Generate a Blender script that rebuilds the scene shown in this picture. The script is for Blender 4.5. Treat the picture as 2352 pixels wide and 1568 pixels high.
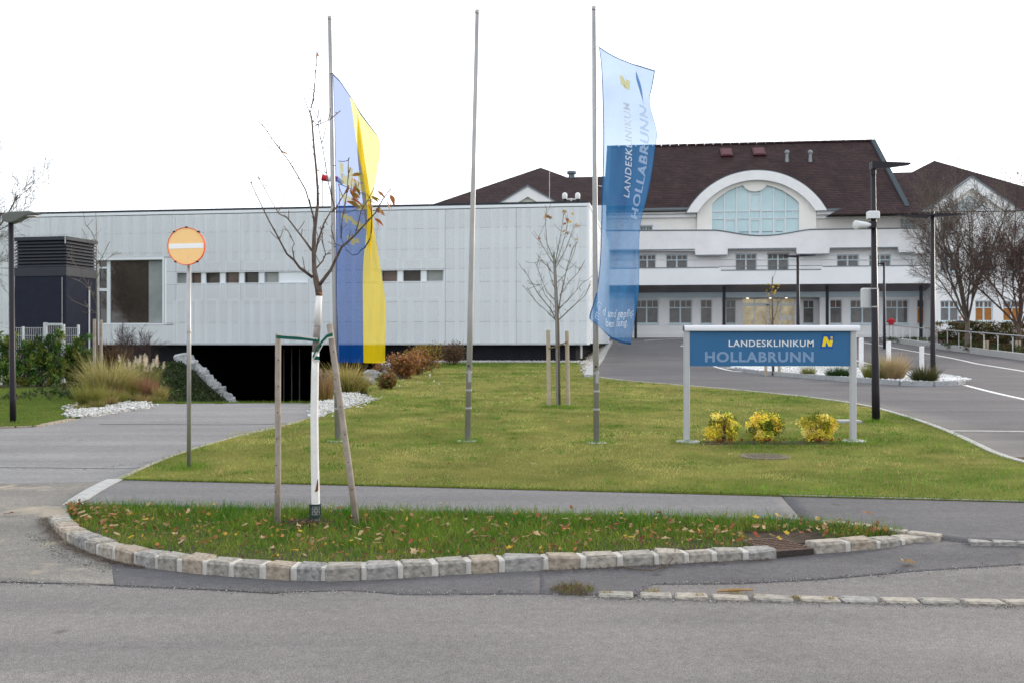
import bpy, bmesh, math, random
import numpy as np
from mathutils import Vector, Matrix, geometry

# ------------------------------------------------------------------ camera, sky, sun, exposure
scene = bpy.context.scene
for o in list(bpy.data.objects): bpy.data.objects.remove(o)
COL = scene.collection
EYE = 1.6
F, CX, HY = 2290.0, 1176.0, 790.0          # focal length and principal point on a 2352 px wide picture
cam_d = bpy.data.cameras.new('camera'); cam = bpy.data.objects.new('camera', cam_d); COL.objects.link(cam)
cam.location = (0, 0, EYE); cam.rotation_euler = (math.radians(90), 0, 0)
cam_d.sensor_width = 36; cam_d.lens = 36 * F / 2352; cam_d.shift_y = 6 / 2352
cam_d.clip_start = 0.1; cam_d.clip_end = 2000
cam_d.dof.use_dof = True; cam_d.dof.focus_distance = 9.0; cam_d.dof.aperture_fstop = 5.6
scene.camera = cam

SUN_EL, SUN_AZ = math.radians(16), math.radians(52)     # azimuth measured from +Y (view direction) towards +X
world = bpy.data.worlds.new('World'); scene.world = world; world.use_nodes = True
wn = world.node_tree; wn.nodes.clear()
w_out = wn.nodes.new('ShaderNodeOutputWorld'); w_bg = wn.nodes.new('ShaderNodeBackground')
w_sky = wn.nodes.new('ShaderNodeTexSky'); w_sky.sky_type = 'NISHITA'; w_sky.sun_disc = False
w_sky.sun_elevation = SUN_EL; w_sky.sun_rotation = SUN_AZ
w_sky.air_density = 1.0; w_sky.dust_density = 3.0; w_sky.ozone_density = 1.0
w_tc = wn.nodes.new('ShaderNodeTexCoord'); w_map = wn.nodes.new('ShaderNodeMapping'); w_map.inputs['Scale'].default_value = (1, 1, 3.2)
w_no = wn.nodes.new('ShaderNodeTexNoise'); w_no.inputs['Scale'].default_value = 1.7; w_no.inputs['Detail'].default_value = 7; w_no.inputs['Roughness'].default_value = .55
w_rp = wn.nodes.new('ShaderNodeValToRGB')
w_rp.color_ramp.elements[0].position = .33; w_rp.color_ramp.elements[0].color = (5.3, 5.5, 5.8, 1)
w_rp.color_ramp.elements[1].position = .63; w_rp.color_ramp.elements[1].color = (14.8, 15.4, 16.3, 1)
w_mx = wn.nodes.new('ShaderNodeMix'); w_mx.data_type = 'RGBA'; w_mx.inputs[0].default_value = .80
wn.links.new(w_tc.outputs['Generated'], w_map.inputs[0]); wn.links.new(w_map.outputs[0], w_no.inputs['Vector'])
wn.links.new(w_no.outputs['Fac'], w_rp.inputs[0])
wn.links.new(w_sky.outputs[0], w_mx.inputs[6]); wn.links.new(w_rp.outputs[0], w_mx.inputs[7])
wn.links.new(w_mx.outputs[2], w_bg.inputs['Color']); w_bg.inputs['Strength'].default_value = .10
wn.links.new(w_bg.outputs[0], w_out.inputs[0])

sun_d = bpy.data.lights.new('sun', 'SUN'); sun = bpy.data.objects.new('sun', sun_d); COL.objects.link(sun)
sun_d.energy = 2.0; sun_d.angle = math.radians(13); sun_d.color = (1, .90, .76)
_sd = Vector((math.sin(SUN_AZ) * math.cos(SUN_EL), math.cos(SUN_AZ) * math.cos(SUN_EL), math.sin(SUN_EL)))
sun.rotation_euler = _sd.to_track_quat('Z', 'Y').to_euler(); sun.location = (30, 10, 30)
vs = scene.view_settings; vs.view_transform = 'Standard'; vs.look = 'None'; vs.gamma = 1; vs.exposure = 0.62; vs.use_curve_mapping = False

# ------------------------------------------------------------------ helpers
def smooth(a, b, x):
    t = np.clip((x - a) / (b - a), 0, 1); return t * t * (3 - 2 * t)

RAMP_Y0 = 21.9
def h(X, Y):
    """height of the ground"""
    X = np.asarray(X, float); Y = np.asarray(Y, float)
    q = Y + .146 * X
    z = np.interp(q, [-1e4, 6.9, 9.0, 45.5, 78, 90, 1e4], [0, 0, .105, .762, 2.1, 2.3, 2.3])
    xl = np.interp(Y, [21.2, 47.5], [-8.2, -12.4]); xr = np.interp(Y, [21.2, 46.5], [-4.0, -8.9])
    zf = .25 - 2.35 * smooth(RAMP_Y0, 42, Y)
    d = np.maximum(0, np.maximum(xl - X, X - xr))
    zr = zf + np.where(q > 46.3, np.maximum(0, d - 3.4) * 3, d * .95)
    m = (Y > RAMP_Y0 - .2) & (Y < 64)
    z = np.where(m, np.minimum(z, zr), z)
    return z
def hz(X, Y): return float(h(X, Y))
def P(x, y, Y): return Vector(((x - CX) / F * Y, Y, EYE - (y - HY) / F * Y))
def G(x, y, base=True):
    """where the sight line through a picture point meets the ground"""
    a = (x - CX) / F; b = (y - HY) / F
    Y = np.arange(3, 120, .05); q = Y + .146 * a * Y
    zz = np.interp(q, [-1e4, 6.9, 9.0, 45.5, 78, 90, 1e4], [0, 0, .105, .762, 2.1, 2.3, 2.3])
    f = EYE - b * Y - zz
    i = int(np.argmax(f < 0))
    if f[i] >= 0: i = len(Y) - 1
    y1 = Y[i - 1] + .05 * f[i - 1] / (f[i - 1] - f[i]) if i else Y[0]
    return (a * y1, y1)

MATS = {}
def nt(m): return m.node_tree.nodes, m.node_tree.links
def mat(name, col, rough=.7, metal=0., spec=.2, noise=None, bump=None, col2=None, attr=False, trans=0., alpha=None, emit=None, coat=0.):
    """procedural principled material. noise=(scale, amount, detail); bump=(scale, strength, distance)"""
    if name in MATS: return MATS[name]
    m = bpy.data.materials.new(name); m.use_nodes = True; N, L = nt(m)
    b = N['Principled BSDF']; out = N['Material Output']
    b.inputs['Base Color'].default_value = (*col, 1); b.inputs['Roughness'].default_value = rough
    b.inputs['Metallic'].default_value = metal; b.inputs['Specular IOR Level'].default_value = spec
    b.inputs['Coat Weight'].default_value = coat
    tc = N.new('ShaderNodeTexCoord'); src = None
    if attr:
        a = N.new('ShaderNodeAttribute'); a.attribute_name = 'col'; src = a.outputs['Color']
    if noise:
        n = N.new('ShaderNodeTexNoise'); n.inputs['Scale'].default_value = noise[0]; n.inputs['Detail'].default_value = noise[2] if len(noise) > 2 else 4
        n.inputs['Roughness'].default_value = .62
        L.new(tc.outputs['Object'], n.inputs['Vector'])
        if col2 is not None and src is None:
            r = N.new('ShaderNodeValToRGB'); r.color_ramp.elements[0].position = .5 - noise[1] / 2; r.color_ramp.elements[1].position = .5 + noise[1] / 2
            r.color_ramp.elements[0].color = (*col, 1); r.color_ramp.elements[1].color = (*col2, 1)
            L.new(n.outputs['Fac'], r.inputs[0]); src = r.outputs[0]
        else:
            mr = N.new('ShaderNodeMapRange'); mr.inputs[1].default_value = .25; mr.inputs[2].default_value = .75
            mr.inputs[3].default_value = 1 - noise[1]; mr.inputs[4].default_value = 1 + noise[1]
            L.new(n.outputs['Fac'], mr.inputs[0])
            mx = N.new('ShaderNodeMix'); mx.data_type = 'RGBA'; mx.blend_type = 'MULTIPLY'; mx.inputs[0].default_value = 1
            if src is not None: L.new(src, mx.inputs[6])
            else: mx.inputs[6].default_value = (*col, 1)
            L.new(mr.outputs[0], mx.inputs[7]); src = mx.outputs[2]
    if src is not None: L.new(src, b.inputs['Base Color'])
    if bump:
        n2 = N.new('ShaderNodeTexNoise'); n2.inputs['Scale'].default_value = bump[0]; n2.inputs['Detail'].default_value = 4
        L.new(tc.outputs['Object'], n2.inputs['Vector'])
        bp = N.new('ShaderNodeBump'); bp.inputs['Strength'].default_value = bump[1]; bp.inputs['Distance'].default_value = bump[2]
        L.new(n2.outputs['Fac'], bp.inputs['Height']); L.new(bp.outputs[0], b.inputs['Normal'])
    if emit: b.inputs['Emission Color'].default_value = (*emit[0], 1); b.inputs['Emission Strength'].default_value = emit[1]
    sh = b.outputs[0]
    if trans:
        t = N.new('ShaderNodeBsdfTranslucent'); mxs = N.new('ShaderNodeMixShader'); mxs.inputs[0].default_value = trans
        if src is not None: L.new(src, t.inputs[0])
        else: t.inputs[0].default_value = (*col, 1)
        L.new(sh, mxs.inputs[1]); L.new(t.outputs[0], mxs.inputs[2]); sh = mxs.outputs[0]
    if alpha is not None:
        t = N.new('ShaderNodeBsdfTransparent'); t.inputs[0].default_value = (*alpha[1], 1); mxs = N.new('ShaderNodeMixShader'); mxs.inputs[0].default_value = alpha[0]
        L.new(sh, mxs.inputs[1]); L.new(t.outputs[0], mxs.inputs[2]); sh = mxs.outputs[0]
    L.new(sh, out.inputs['Surface'])
    MATS[name] = m; return m

def tag(o, label=None, cat=None, group=None, kind=None):
    if label: o['label'] = label
    if cat: o['category'] = cat
    if group: o['group'] = group
    if kind: o['kind'] = kind
    return o
WL = {}
def thing(name, loc, label, cat, group=None, rz=0):
    o = bpy.data.objects.new(name, None); COL.objects.link(o); o.empty_display_size = .2
    o.location = loc; o.rotation_euler = (0, 0, rz); WL[o] = Vector(loc); return tag(o, label, cat, group)
def link(name, me, m, parent=None, loc=None):
    o = bpy.data.objects.new(name, me); COL.objects.link(o)
    if m is not None and not me.materials: me.materials.append(m)
    if parent is not None: o.parent = parent; WL[o] = WL[parent]
    else:
        WL[o] = Vector(loc) if loc is not None else Vector((0, 0, 0)); o.location = WL[o]
    return o

class MB:
    """collects shapes for one mesh"""
    def __init__(s): s.v = []; s.f = []
    def add(s, vs, fs):
        n = len(s.v); s.v.extend(Vector(p) for p in vs); s.f.extend([tuple(i + n for i in f) for f in fs]); return s
    def box(s, x0, x1, y0, y1, z0, z1):
        return s.add([(x0,y0,z0),(x1,y0,z0),(x1,y1,z0),(x0,y1,z0),(x0,y0,z1),(x1,y0,z1),(x1,y1,z1),(x0,y1,z1)],
                     [(0,3,2,1),(4,5,6,7),(0,1,5,4),(1,2,6,5),(2,3,7,6),(3,0,4,7)])
    def bbox(s, x0, x1, y0, y1, z0, z1, b=.01):
        """box with chamfered vertical and top edges"""
        def ring(z, i): return [(x0+i,y0,z),(x1-i,y0,z),(x1,y0+i,z),(x1,y1-i,z),(x1-i,y1,z),(x0+i,y1,z),(x0,y1-i,z),(x0,y0+i,z)]
        def ring2(z, i): return [(x0+2*i,y0+i,z),(x1-2*i,y0+i,z),(x1-i,y0+2*i,z),(x1-i,y1-2*i,z),(x1-2*i,y1-i,z),(x0+2*i,y1-i,z),(x0+i,y1-2*i,z),(x0+i,y0+2*i,z)]
        vs = ring(z0, b) + ring(z1 - b, b) + ring2(z1, b)
        fs = [tuple(range(7,-1,-1)), tuple(range(16,24))]
        for k in range(2):
            for i in range(8): fs.append((k*8+i, k*8+(i+1)%8, k*8+8+(i+1)%8, k*8+8+i))
        return s.add(vs, fs)
    def tube(s, path, rad, n=6, cap=True):
        path = [Vector(p) for p in path]
        if not hasattr(rad, '__len__'): rad = [rad] * len(path)
        base = len(s.v); up = None
        for i, p in enumerate(path):
            d = (path[min(i+1, len(path)-1)] - path[max(i-1, 0)])
            d = d.normalized() if d.length > 1e-9 else Vector((0,0,1))
            if up is None:
                up = d.orthogonal().normalized()
                if abs(d.z) > .9: up = (Vector((1,0,0)) - d * d.x).normalized()
            else:
                up = up - d * up.dot(d); up = up.normalized() if up.length > 1e-6 else d.orthogonal().normalized()
            w = d.cross(up)
            for k in range(n):
                a = 2 * math.pi * k / n; s.v.append(p + (up * math.cos(a) + w * math.sin(a)) * rad[i])
        for i in range(len(path) - 1):
            for k in range(n): s.f.append((base+i*n+k, base+i*n+(k+1)%n, base+(i+1)*n+(k+1)%n, base+(i+1)*n+k))
        if cap:
            s.f.append(tuple(base + k for k in range(n - 1, -1, -1))); s.f.append(tuple(base + (len(path)-1)*n + k for k in range(n)))
        return s
    def lathe(s, prof, c=(0,0,0), n=24):
        """prof: (r, z) pairs turned round the vertical through c"""
        base = len(s.v)
        for r, z in prof:
            for k in range(n):
                a = 2*math.pi*k/n; s.v.append(Vector((c[0]+r*math.cos(a), c[1]+r*math.sin(a), c[2]+z)))
        for i in range(len(prof)-1):
            for k in range(n): s.f.append((base+i*n+k, base+i*n+(k+1)%n, base+(i+1)*n+(k+1)%n, base+(i+1)*n+k))
        s.f.append(tuple(base+k for k in range(n-1,-1,-1))); s.f.append(tuple(base+(len(prof)-1)*n+k for k in range(n)))
        return s
    def prism(s, outer, y0, y1, holes=(), top=True):
        """polygon in the x-z plane pushed from y0 (front) to y1 (back), with holes and their reveals"""
        loops = [[Vector((p[0], p[1], 0)) for p in outer]] + [[Vector((p[0], p[1], 0)) for p in hl] for hl in holes]
        tri = geometry.tessellate_polygon(loops)
        flat = [p for l in loops for p in l]; n = len(flat); base = len(s.v)
        for p in flat: s.v.append(Vector((p.x, y0, p.y)))
        for p in flat: s.v.append(Vector((p.x, y1, p.y)))
        for t in tri:
            a, b, c = [flat[i] for i in t]
            ccw = (b.x-a.x)*(c.y-a.y)-(b.y-a.y)*(c.x-a.x) > 0
            t = tuple(t) if ccw else tuple(reversed(t))
            s.f.append(tuple(base+i for i in t)); s.f.append(tuple(base+n+i for i in reversed(t)))
        k = 0
        for li, l in enumerate(loops):
            area = sum(l[i].x*l[(i+1)%len(l)].y - l[(i+1)%len(l)].x*l[i].y for i in range(len(l)))
            for i in range(len(l)):
                i2 = (i+1) % len(l)
                f = (base+k+i, base+n+k+i, base+n+k+i2, base+k+i2)
                if (area > 0) == (li > 0): f = f[::-1]
                s.f.append(f)
            k += len(l)
        return s
    def mesh(s, name, off=(0,0,0), sm=False):
        me = bpy.data.meshes.new(name); o = Vector(off)
        me.from_pydata([tuple(p - o) for p in s.v], [], s.f); me.update()
        if sm:
            me.polygons.foreach_set('use_smooth', [True]*len(me.polygons))
        return me
    def build(s, name, m, parent=None, loc=None, sm=False, local=False):
        """parent: subtract its place unless the shape is already local; loc: origin of a top-level mesh"""
        off = (0,0,0)
        if parent is not None and not local: off = WL[parent]
        elif loc is not None: off = loc
        return link(name, s.mesh(name, off, sm), m, parent, loc)
def shade_auto(o, ang=40):
    me = o.data; me.polygons.foreach_set('use_smooth', [True]*len(me.polygons))
    try: me.set_sharp_from_angle(angle=math.radians(ang))
    except Exception: pass
    return o
def rect(u0, u1, z0, z1): return [(u0,z0),(u1,z0),(u1,z1),(u0,z1)]

def np_mesh(name, V, Q, C=None):
    """mesh from arrays: V (n,3), Q (m,k) faces, C (n,3) colours"""
    me = bpy.data.meshes.new(name); n, k = Q.shape
    me.vertices.add(len(V)); me.vertices.foreach_set('co', np.ascontiguousarray(V, np.float32).ravel())
    me.loops.add(n * k); me.loops.foreach_set('vertex_index', np.ascontiguousarray(Q, np.int32).ravel())
    me.polygons.add(n); me.polygons.foreach_set('loop_start', np.arange(0, n * k, k, dtype=np.int32))
    me.update(calc_edges=True)
    if C is not None:
        a = me.color_attributes.new('col', 'FLOAT_COLOR', 'POINT')
        a.data.foreach_set('color', np.hstack([C, np.ones((len(C), 1))]).astype(np.float32).ravel())
    return me
def blades(rng, base, lean, length, width, droop, color, seg=2, tipcol=None):
    """curved tapering blades. base (n,3); lean (n,3) start direction; droop (n,) fall of the tip"""
    n = len(base); t = np.linspace(0, 1, seg + 1)
    az = rng.uniform(0, 2*np.pi, n); side = np.stack([np.cos(az), np.sin(az), np.zeros(n)], 1)
    pts = base[:,None,:] + lean[:,None,:] * (length[:,None] * t)[:,:,None]
    hor = lean.copy(); hor[:,2] = 0
    pts[:,:,2] -= (droop * length)[:,None] * (t**2)[None,:]
    pts += hor[:,None,:] * ((droop * length * .5)[:,None] * (t**2)[None,:])[:,:,None]
    w = width[:,None] * (1 - t**1.6 * .92)[None,:] * .5
    A = pts - side[:,None,:] * w[:,:,None]; B = pts + side[:,None,:] * w[:,:,None]
    V = np.stack([A, B], 2).reshape(-1, 3)
    o = (np.arange(n) * (seg+1) * 2)[:,None] + (np.arange(seg) * 2)[None,:]
    Q = np.stack([o, o+1, o+3, o+2], 2).reshape(-1, 4)
    tc = color if tipcol is None else tipcol
    Cc = color[:,None,:] * (1 - t)[None,:,None] + tc[:,None,:] * t[None,:,None]
    C = np.repeat(Cc, 2, axis=1).reshape(-1, 3)
    return V, Q, C
def leafcloud(rng, pos, size, color, aspect=.5, up=.3):
    """small folded leaves (two faces along the midrib) at pos (n,3)"""
    n = len(pos); d = rng.normal(size=(n,3)); d[:,2] += up; d /= np.linalg.norm(d, axis=1)[:,None]
    r = rng.normal(size=(n,3)); s = np.cross(d, r); s /= np.linalg.norm(s, axis=1)[:,None]; nn = np.cross(d, s)
    L = size[:,None]
    a = pos; tip = pos + d*L; mid = pos + d*L*.45 - nn*L*.06
    l = mid + s*L*aspect*.5 + nn*L*.1; rr = mid - s*L*aspect*.5 + nn*L*.1
    V = np.stack([a, l, tip, rr], 1).reshape(-1,3)
    o = np.arange(n)*4
    Q = np.concatenate([np.stack([o, o+1, o+2], 1), np.stack([o, o+2, o+3], 1)])
    return V, Q, np.repeat(color, 4, axis=0)
def pick(rng, cols, n, var=.15):
    cols = np.array(cols); c = cols[rng.integers(0, len(cols), n)]
    return np.clip(c * rng.uniform(1-var, 1+var, (n,1)) * rng.uniform(1-var*.4, 1+var*.4, (n,3)), 0, 1)
def merge(parts):
    V, Q, C = [], [], []; k = 0
    for v, q, c in parts: V.append(v); Q.append(q + k); C.append(c); k += len(v)
    return np.concatenate(V), np.concatenate(Q), np.concatenate(C)

def resample(pts, n):
    p = np.array(pts, float); d = np.concatenate([[0], np.cumsum(np.linalg.norm(np.diff(p, axis=0), axis=1))])
    t = np.linspace(0, d[-1], n); return np.stack([np.interp(t, d, p[:,k]) for k in range(p.shape[1])], 1)
def smoothline(pts, n, it=3):
    """Chaikin-rounded polyline, resampled"""
    p = np.array(pts, float)
    for _ in range(it):
        a = p[:-1]*.75 + p[1:]*.25; b = p[:-1]*.25 + p[1:]*.75
        p = np.concatenate([p[:1], np.stack([a,b],1).reshape(-1,p.shape[1]), p[-1:]])
    return resample(p, n)
def ribbon(name, A, B, nu, nv, off, m, kind='structure', zfun=None, sm=False, skirt=.07):
    """sheet between two ground lines, following the ground"""
    A = resample(A, nu); B = resample(B, nu); t = np.linspace(0, 1, nv)
    X = A[:,None,0]*(1-t) + B[:,None,0]*t; Y = A[:,None,1]*(1-t) + B[:,None,1]*t
    Z = (h(X, Y) if zfun is None else zfun(X, Y, t)) + off
    V = np.stack([X, Y, Z], 2).reshape(-1, 3)
    i = np.arange(nu-1)[:,None]*nv + np.arange(nv-1)[None,:]; i = i.ravel()
    Q = np.stack([i, i+1, i+nv+1, i+nv], 1)
    a, b = V[Q[len(Q)//2][1]] - V[Q[len(Q)//2][0]], V[Q[len(Q)//2][3]] - V[Q[len(Q)//2][0]]
    if np.cross(a, b)[2] < 0: Q = Q[:, ::-1]
    # skirt down into the ground all round, so that no gap shows under the edge
    bi = np.concatenate([np.arange(nv), np.arange(1,nu)*nv+nv-1, (nu-1)*nv+np.arange(nv-2,-1,-1), np.arange(nu-2,0,-1)*nv])
    n0 = len(V); Vs = V[bi].copy(); Vs[:,2] -= skirt; k = np.arange(len(bi)); k2 = (k+1) % len(bi)
    Qs = np.stack([bi[k], bi[k2], n0+k2, n0+k], 1); V = np.concatenate([V, Vs]); Q = np.concatenate([Q, Qs])
    me = np_mesh(name, V, Q)
    if sm: me.polygons.foreach_set('use_smooth', [True]*len(me.polygons))
    o = link(name, me, m); tag(o, kind=kind); return o
def gpts(pix): return [G(*p) for p in pix]
# ------------------------------------------------------------------ ground materials
def asphalt(name, dark, light, patch, speck=260., stain=None):
    m = bpy.data.materials.new(name); m.use_nodes = True; N, L = nt(m); b = N['Principled BSDF']
    tc = N.new('ShaderNodeTexCoord')
    def noise(sc, det, rough=.6):
        n = N.new('ShaderNodeTexNoise'); n.inputs['Scale'].default_value = sc; n.inputs['Detail'].default_value = det; n.inputs['Roughness'].default_value = rough
        L.new(tc.outputs['Object'], n.inputs['Vector']); return n.outputs['Fac']
    def ramp(fac, p0, c0, p1, c1):
        r = N.new('ShaderNodeValToRGB'); e = r.color_ramp.elements
        e[0].position = p0; e[0].color = (*c0, 1); e[1].position = p1; e[1].color = (*c1, 1); L.new(fac, r.inputs[0]); return r.outputs[0]
    def mul(a, c, f=1., bt='MULTIPLY'):
        x = N.new('ShaderNodeMix'); x.data_type = 'RGBA'; x.blend_type = bt; x.inputs[0].default_value = f
        L.new(a, x.inputs[6]); L.new(c, x.inputs[7]); return x.outputs[2]
    v = N.new('ShaderNodeTexVoronoi'); v.inputs['Scale'].default_value = speck; L.new(tc.outputs['Object'], v.inputs['Vector'])
    base = ramp(v.outputs['Color'], .15, dark, .95, light)                       # the single chips of stone
    grime = ramp(noise(.55, 5), .3, (1-patch,)*3, .72, (1+patch,)*3)
    fine = ramp(noise(14, 4), .3, (.88,.88,.88), .7, (1.1,1.1,1.1))
    mp = N.new('ShaderNodeMapping'); mp.inputs['Scale'].default_value = (.10, 1.1, 1); mp.inputs['Rotation'].default_value = (0, 0, .12); L.new(tc.outputs['Object'], mp.inputs[0])
    tn = N.new('ShaderNodeTexNoise'); tn.inputs['Scale'].default_value = 1.6; tn.inputs['Detail'].default_value = 5; L.new(mp.outputs[0], tn.inputs['Vector'])
    tyre = ramp(tn.outputs['Fac'], .36, (.86,.86,.87), .62, (1.06,1.055,1.05))       # worn wheel lanes along the street
    sv = N.new('ShaderNodeTexVoronoi'); sv.inputs['Scale'].default_value = 1.35; sv.inputs['Randomness'].default_value = 1; L.new(tc.outputs['Object'], sv.inputs['Vector'])
    spots = ramp(sv.outputs['Distance'], .02, (.62,.61,.60), .075, (1,1,1))                # small oil and gum spots
    c = mul(mul(mul(mul(base, grime), fine), tyre), spots)
    if stain:
        s = ramp(noise(stain[1], 6), stain[2], (0,0,0), stain[2]+.12, (1,1,1))
        x = N.new('ShaderNodeMix'); x.data_type = 'RGBA'; L.new(s, x.inputs[0]); L.new(c, x.inputs[6]); x.inputs[7].default_value = (*stain[0], 1); c = x.outputs[2]
    L.new(c, b.inputs['Base Color']); b.inputs['Roughness'].default_value = .9; b.inputs['Specular IOR Level'].default_value = .12
    bp = N.new('ShaderNodeBump'); bp.inputs['Strength'].default_value = .55; bp.inputs['Distance'].default_value = .004
    L.new(v.outputs['Distance'], bp.inputs['Height']); L.new(bp.outputs[0], b.inputs['Normal'])
    return m
M_street = asphalt('street_asphalt', (.122,.114,.111), (.285,.266,.259), .12, 230)
M_drive = asphalt('driveway_asphalt', (.18,.176,.176), (.29,.285,.286), .08, 120)
M_apron = asphalt('apron_asphalt', (.145,.137,.125), (.30,.28,.25), .18, 140, ((.36,.31,.24), 1.6, .56))
M_walk = asphalt('sidewalk_asphalt', (.138,.134,.136), (.235,.229,.231), .07, 150)
M_patch = asphalt('dark_asphalt', (.085,.082,.086), (.155,.15,.155), .14, 170)
M_walkd = asphalt('newer_sidewalk_asphalt', (.10,.097,.10), (.17,.165,.17), .12, 150)
M_access = asphalt('access_asphalt', (.097,.093,.097), (.168,.162,.168), .10, 130)
M_earth = mat('earth', (.06,.045,.032), .95, noise=(9, .5, 6), bump=(30, .8, .03))
M_turf = mat('turf', (.085,.115,.02), .95, spec=.02, noise=(1.1, .42, 6), col2=(.24,.225,.06), bump=(60, 1., .03))
M_turf2 = mat('lush_turf', (.05,.08,.015), .95, spec=.02, noise=(3., .5, 6), col2=(.12,.135,.03), bump=(60, 1., .03))
M_paint = mat('road_paint', (.72,.72,.70), .7, noise=(25, .18, 5))
M_conc = mat('concrete', (.38,.38,.37), .85, noise=(7, .14, 5), bump=(60, .3, .004))
M_concd = mat('kerb_concrete', (.34,.35,.36), .85, noise=(9, .2, 5), bump=(60, .3, .004))

# ------------------------------------------------------------------ the ground and the paved surfaces
xs = np.unique(np.round(np.concatenate([[-900,-400,-200,-100,-70], np.arange(-50,-20,2.), np.arange(-20,0,.4), np.arange(0,12,.8), np.arange(12,62,2.5), [80,120,200,400,900]]), 3))
ys = np.unique(np.round(np.concatenate([[-300,-100,-50,-25,-12], np.arange(-10,6,2.), np.arange(6,20,.7), np.arange(20,64.5,.45), np.arange(65,112,3.), [150,250,500,1200]]), 3))
Xg, Yg = np.meshgrid(xs, ys, indexing='ij')
Zg = h(Xg, Yg) - .07
V = np.stack([Xg, Yg, Zg], 2).reshape(-1, 3); nyv = len(ys)
ii = (np.arange(len(xs)-1)[:,None]*nyv + np.arange(nyv-1)[None,:]).ravel()
gm = np_mesh('ground', V, np.stack([ii, ii+nyv, ii+nyv+1, ii+1], 1)); gm.polygons.foreach_set('use_smooth', [True]*len(gm.polygons))
tag(link('ground', gm, M_turf2), kind='structure')

# lines on the ground, read off the picture
LAWN_L = smoothline(gpts([(278,1106),(392,1052),(560,1001),(712,966),(742,948),(800,935),(862,918)]) + [(-4.6,30),(-4.75,38),(-5.2,44.9)], 120, 3)
LAWN_R = smoothline([(7.2,8.75)] + gpts([(2352,1080),(2205,1005),(2100,964),(1960,925),(1660,894),(1355,870)]) + [(2.85,38),(3.5,44.4)], 120, 3)
def LX(Y): return np.interp(Y, LAWN_L[:,1], LAWN_L[:,0])
def RX(Y): return np.interp(Y, LAWN_R[:,1], LAWN_R[:,0])
FL = [G(278,1106), G(700,1116), G(1176,1127), G(1790,1142), G(2352,1157), (7.2,8.75)]          # lawn front edge
ISB = [G(165,1163), G(700,1176), G(1290,1186), G(1840,1200)]                                   # back of the planted island

ribbon('street', [(-45,-12),(45,-12)], [(-45,14),(45,14)], 60, 300, 0, M_street)
DRV_L = [(-9.5,10.5)] + gpts([(0,1003),(110,975),(180,960),(250,948),(345,937)])
DRV_L = [(-12.5,9.6),(-10.2,12.2),(-8.45,16.4)] + gpts([(80,981),(180,961),(255,949)]) + [(-8.0,21.7)]
DRV_R = LAWN_L[LAWN_L[:,1] < 20.6].tolist() + [(-4.15,21.7)]
ribbon('driveway', DRV_L, [(p[0]+.03, p[1]) for p in DRV_R], 60, 24, .006, M_drive)
# older, gritty asphalt at the mouth of the driveway
ribbon('driveway_apron', [(-14,7.6)] + [(-9,6.75), G(0,1332), G(120,1340), G(262,1346)] + [G(256,1300)], [(-14,12.6), (-9.5,11.9)] + [G(0,1074), G(180,1077), G(262,1074), G(200,1140)], 40, 40, .005, M_apron)
# tar joint across the drive
def strip(name, pix, w, off, m, kind='structure', n=40, pts=None, sm=True):
    p = smoothline(gpts(pix) if pts is None else pts, n, 2); d = np.gradient(p, axis=0); d /= np.linalg.norm(d, axis=1)[:,None]
    nrm = np.stack([-d[:,1], d[:,0]], 1)
    return ribbon(name, p - nrm*w/2, p + nrm*w/2, n, 2, off, m, kind)
M_tar = mat('tar', (.07,.07,.072), .8, noise=(20,.3))
strip('tar_joint', [(0,1074),(150,1075),(330,1078),(392,1055)], .025, .009, M_tar)
strip('tar_joint', [(230,974),(400,975),(560,976),(690,972)], .05, .009, M_tar)
strip('tar_joint', [(0,1336),(200,1341),(420,1350),(640,1362)], .022, .006, M_tar)

ribbon('access_road', [(8.2,8.2)] + LAWN_R[LAWN_R[:,1] > 9.3].tolist() + [(3.9,46),(5.9,62),(7.4,76)],
       [(40,6.5),(40,12),(40,20),(40,30),(40,45),(40,62),(40,76)], 110, 40, .004, M_access)
def walk_z(X, Y, t): return h(X, Y) + .03
# sidewalk, worn grey, then newer darker asphalt
sp = [(-4.35,10.15)]
ISBX = ISB + [G(1905,1207)]
WB = [G(172,1140)] + ISB
ribbon('sidewalk', WB, [G(278,1106), G(700,1116), G(1176,1127), G(1792,1142)], 60, 16, .024, M_walk)
ribbon('sidewalk_newer', [G(1840,1200), G(1900,1206), G(2060,1226), G(2220,1247), G(2352,1252), (8.5,7.2)], [G(1795,1142.5), G(1950,1146), G(2100,1150), G(2250,1154), G(2352,1157), (8.5,8.6)], 40, 14, .024, M_walkd)
# dark repair strip along the kerb
KERB = [(112,1190),(120,1213),(145,1240),(185,1262),(240,1284),(330,1303),(440,1318),(560,1328),(700,1335),(800,1335),(940,1328),(1100,1317),(1300,1308),(1500,1298),(1640,1291),(1772,1283)]
KERB2 = [(1872,1273),(1950,1267),(2030,1260),(2106,1247)]
kp = smoothline(gpts(KERB), 140, 2)
ribbon('kerb_repair_strip', gpts([(56,1195),(66,1225),(100,1262),(170,1290),(255,1312),(262,1346),(420,1352),(640,1360),(800,1356),(860,1360),(930,1366),(1240,1364)]),
       gpts([(120,1190),(130,1215),(155,1240),(195,1262),(250,1280),(340,1298),(450,1312),(570,1322),(700,1328),(800,1328),(940,1322),(1240,1304)]), 90, 16, .004, M_patch)
ribbon('kerb_repair_strip', gpts([(1240,1364),(1340,1366),(1465,1368),(1497,1342),(1700,1341),(1900,1330),(2100,1312),(2352,1296)]), gpts([(1240,1304),(1340,1300),(1450,1296),(1540,1292),(1700,1285),(1900,1264),(2100,1246),(2352,1254)]), 90, 16, .004, M_patch)

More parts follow.
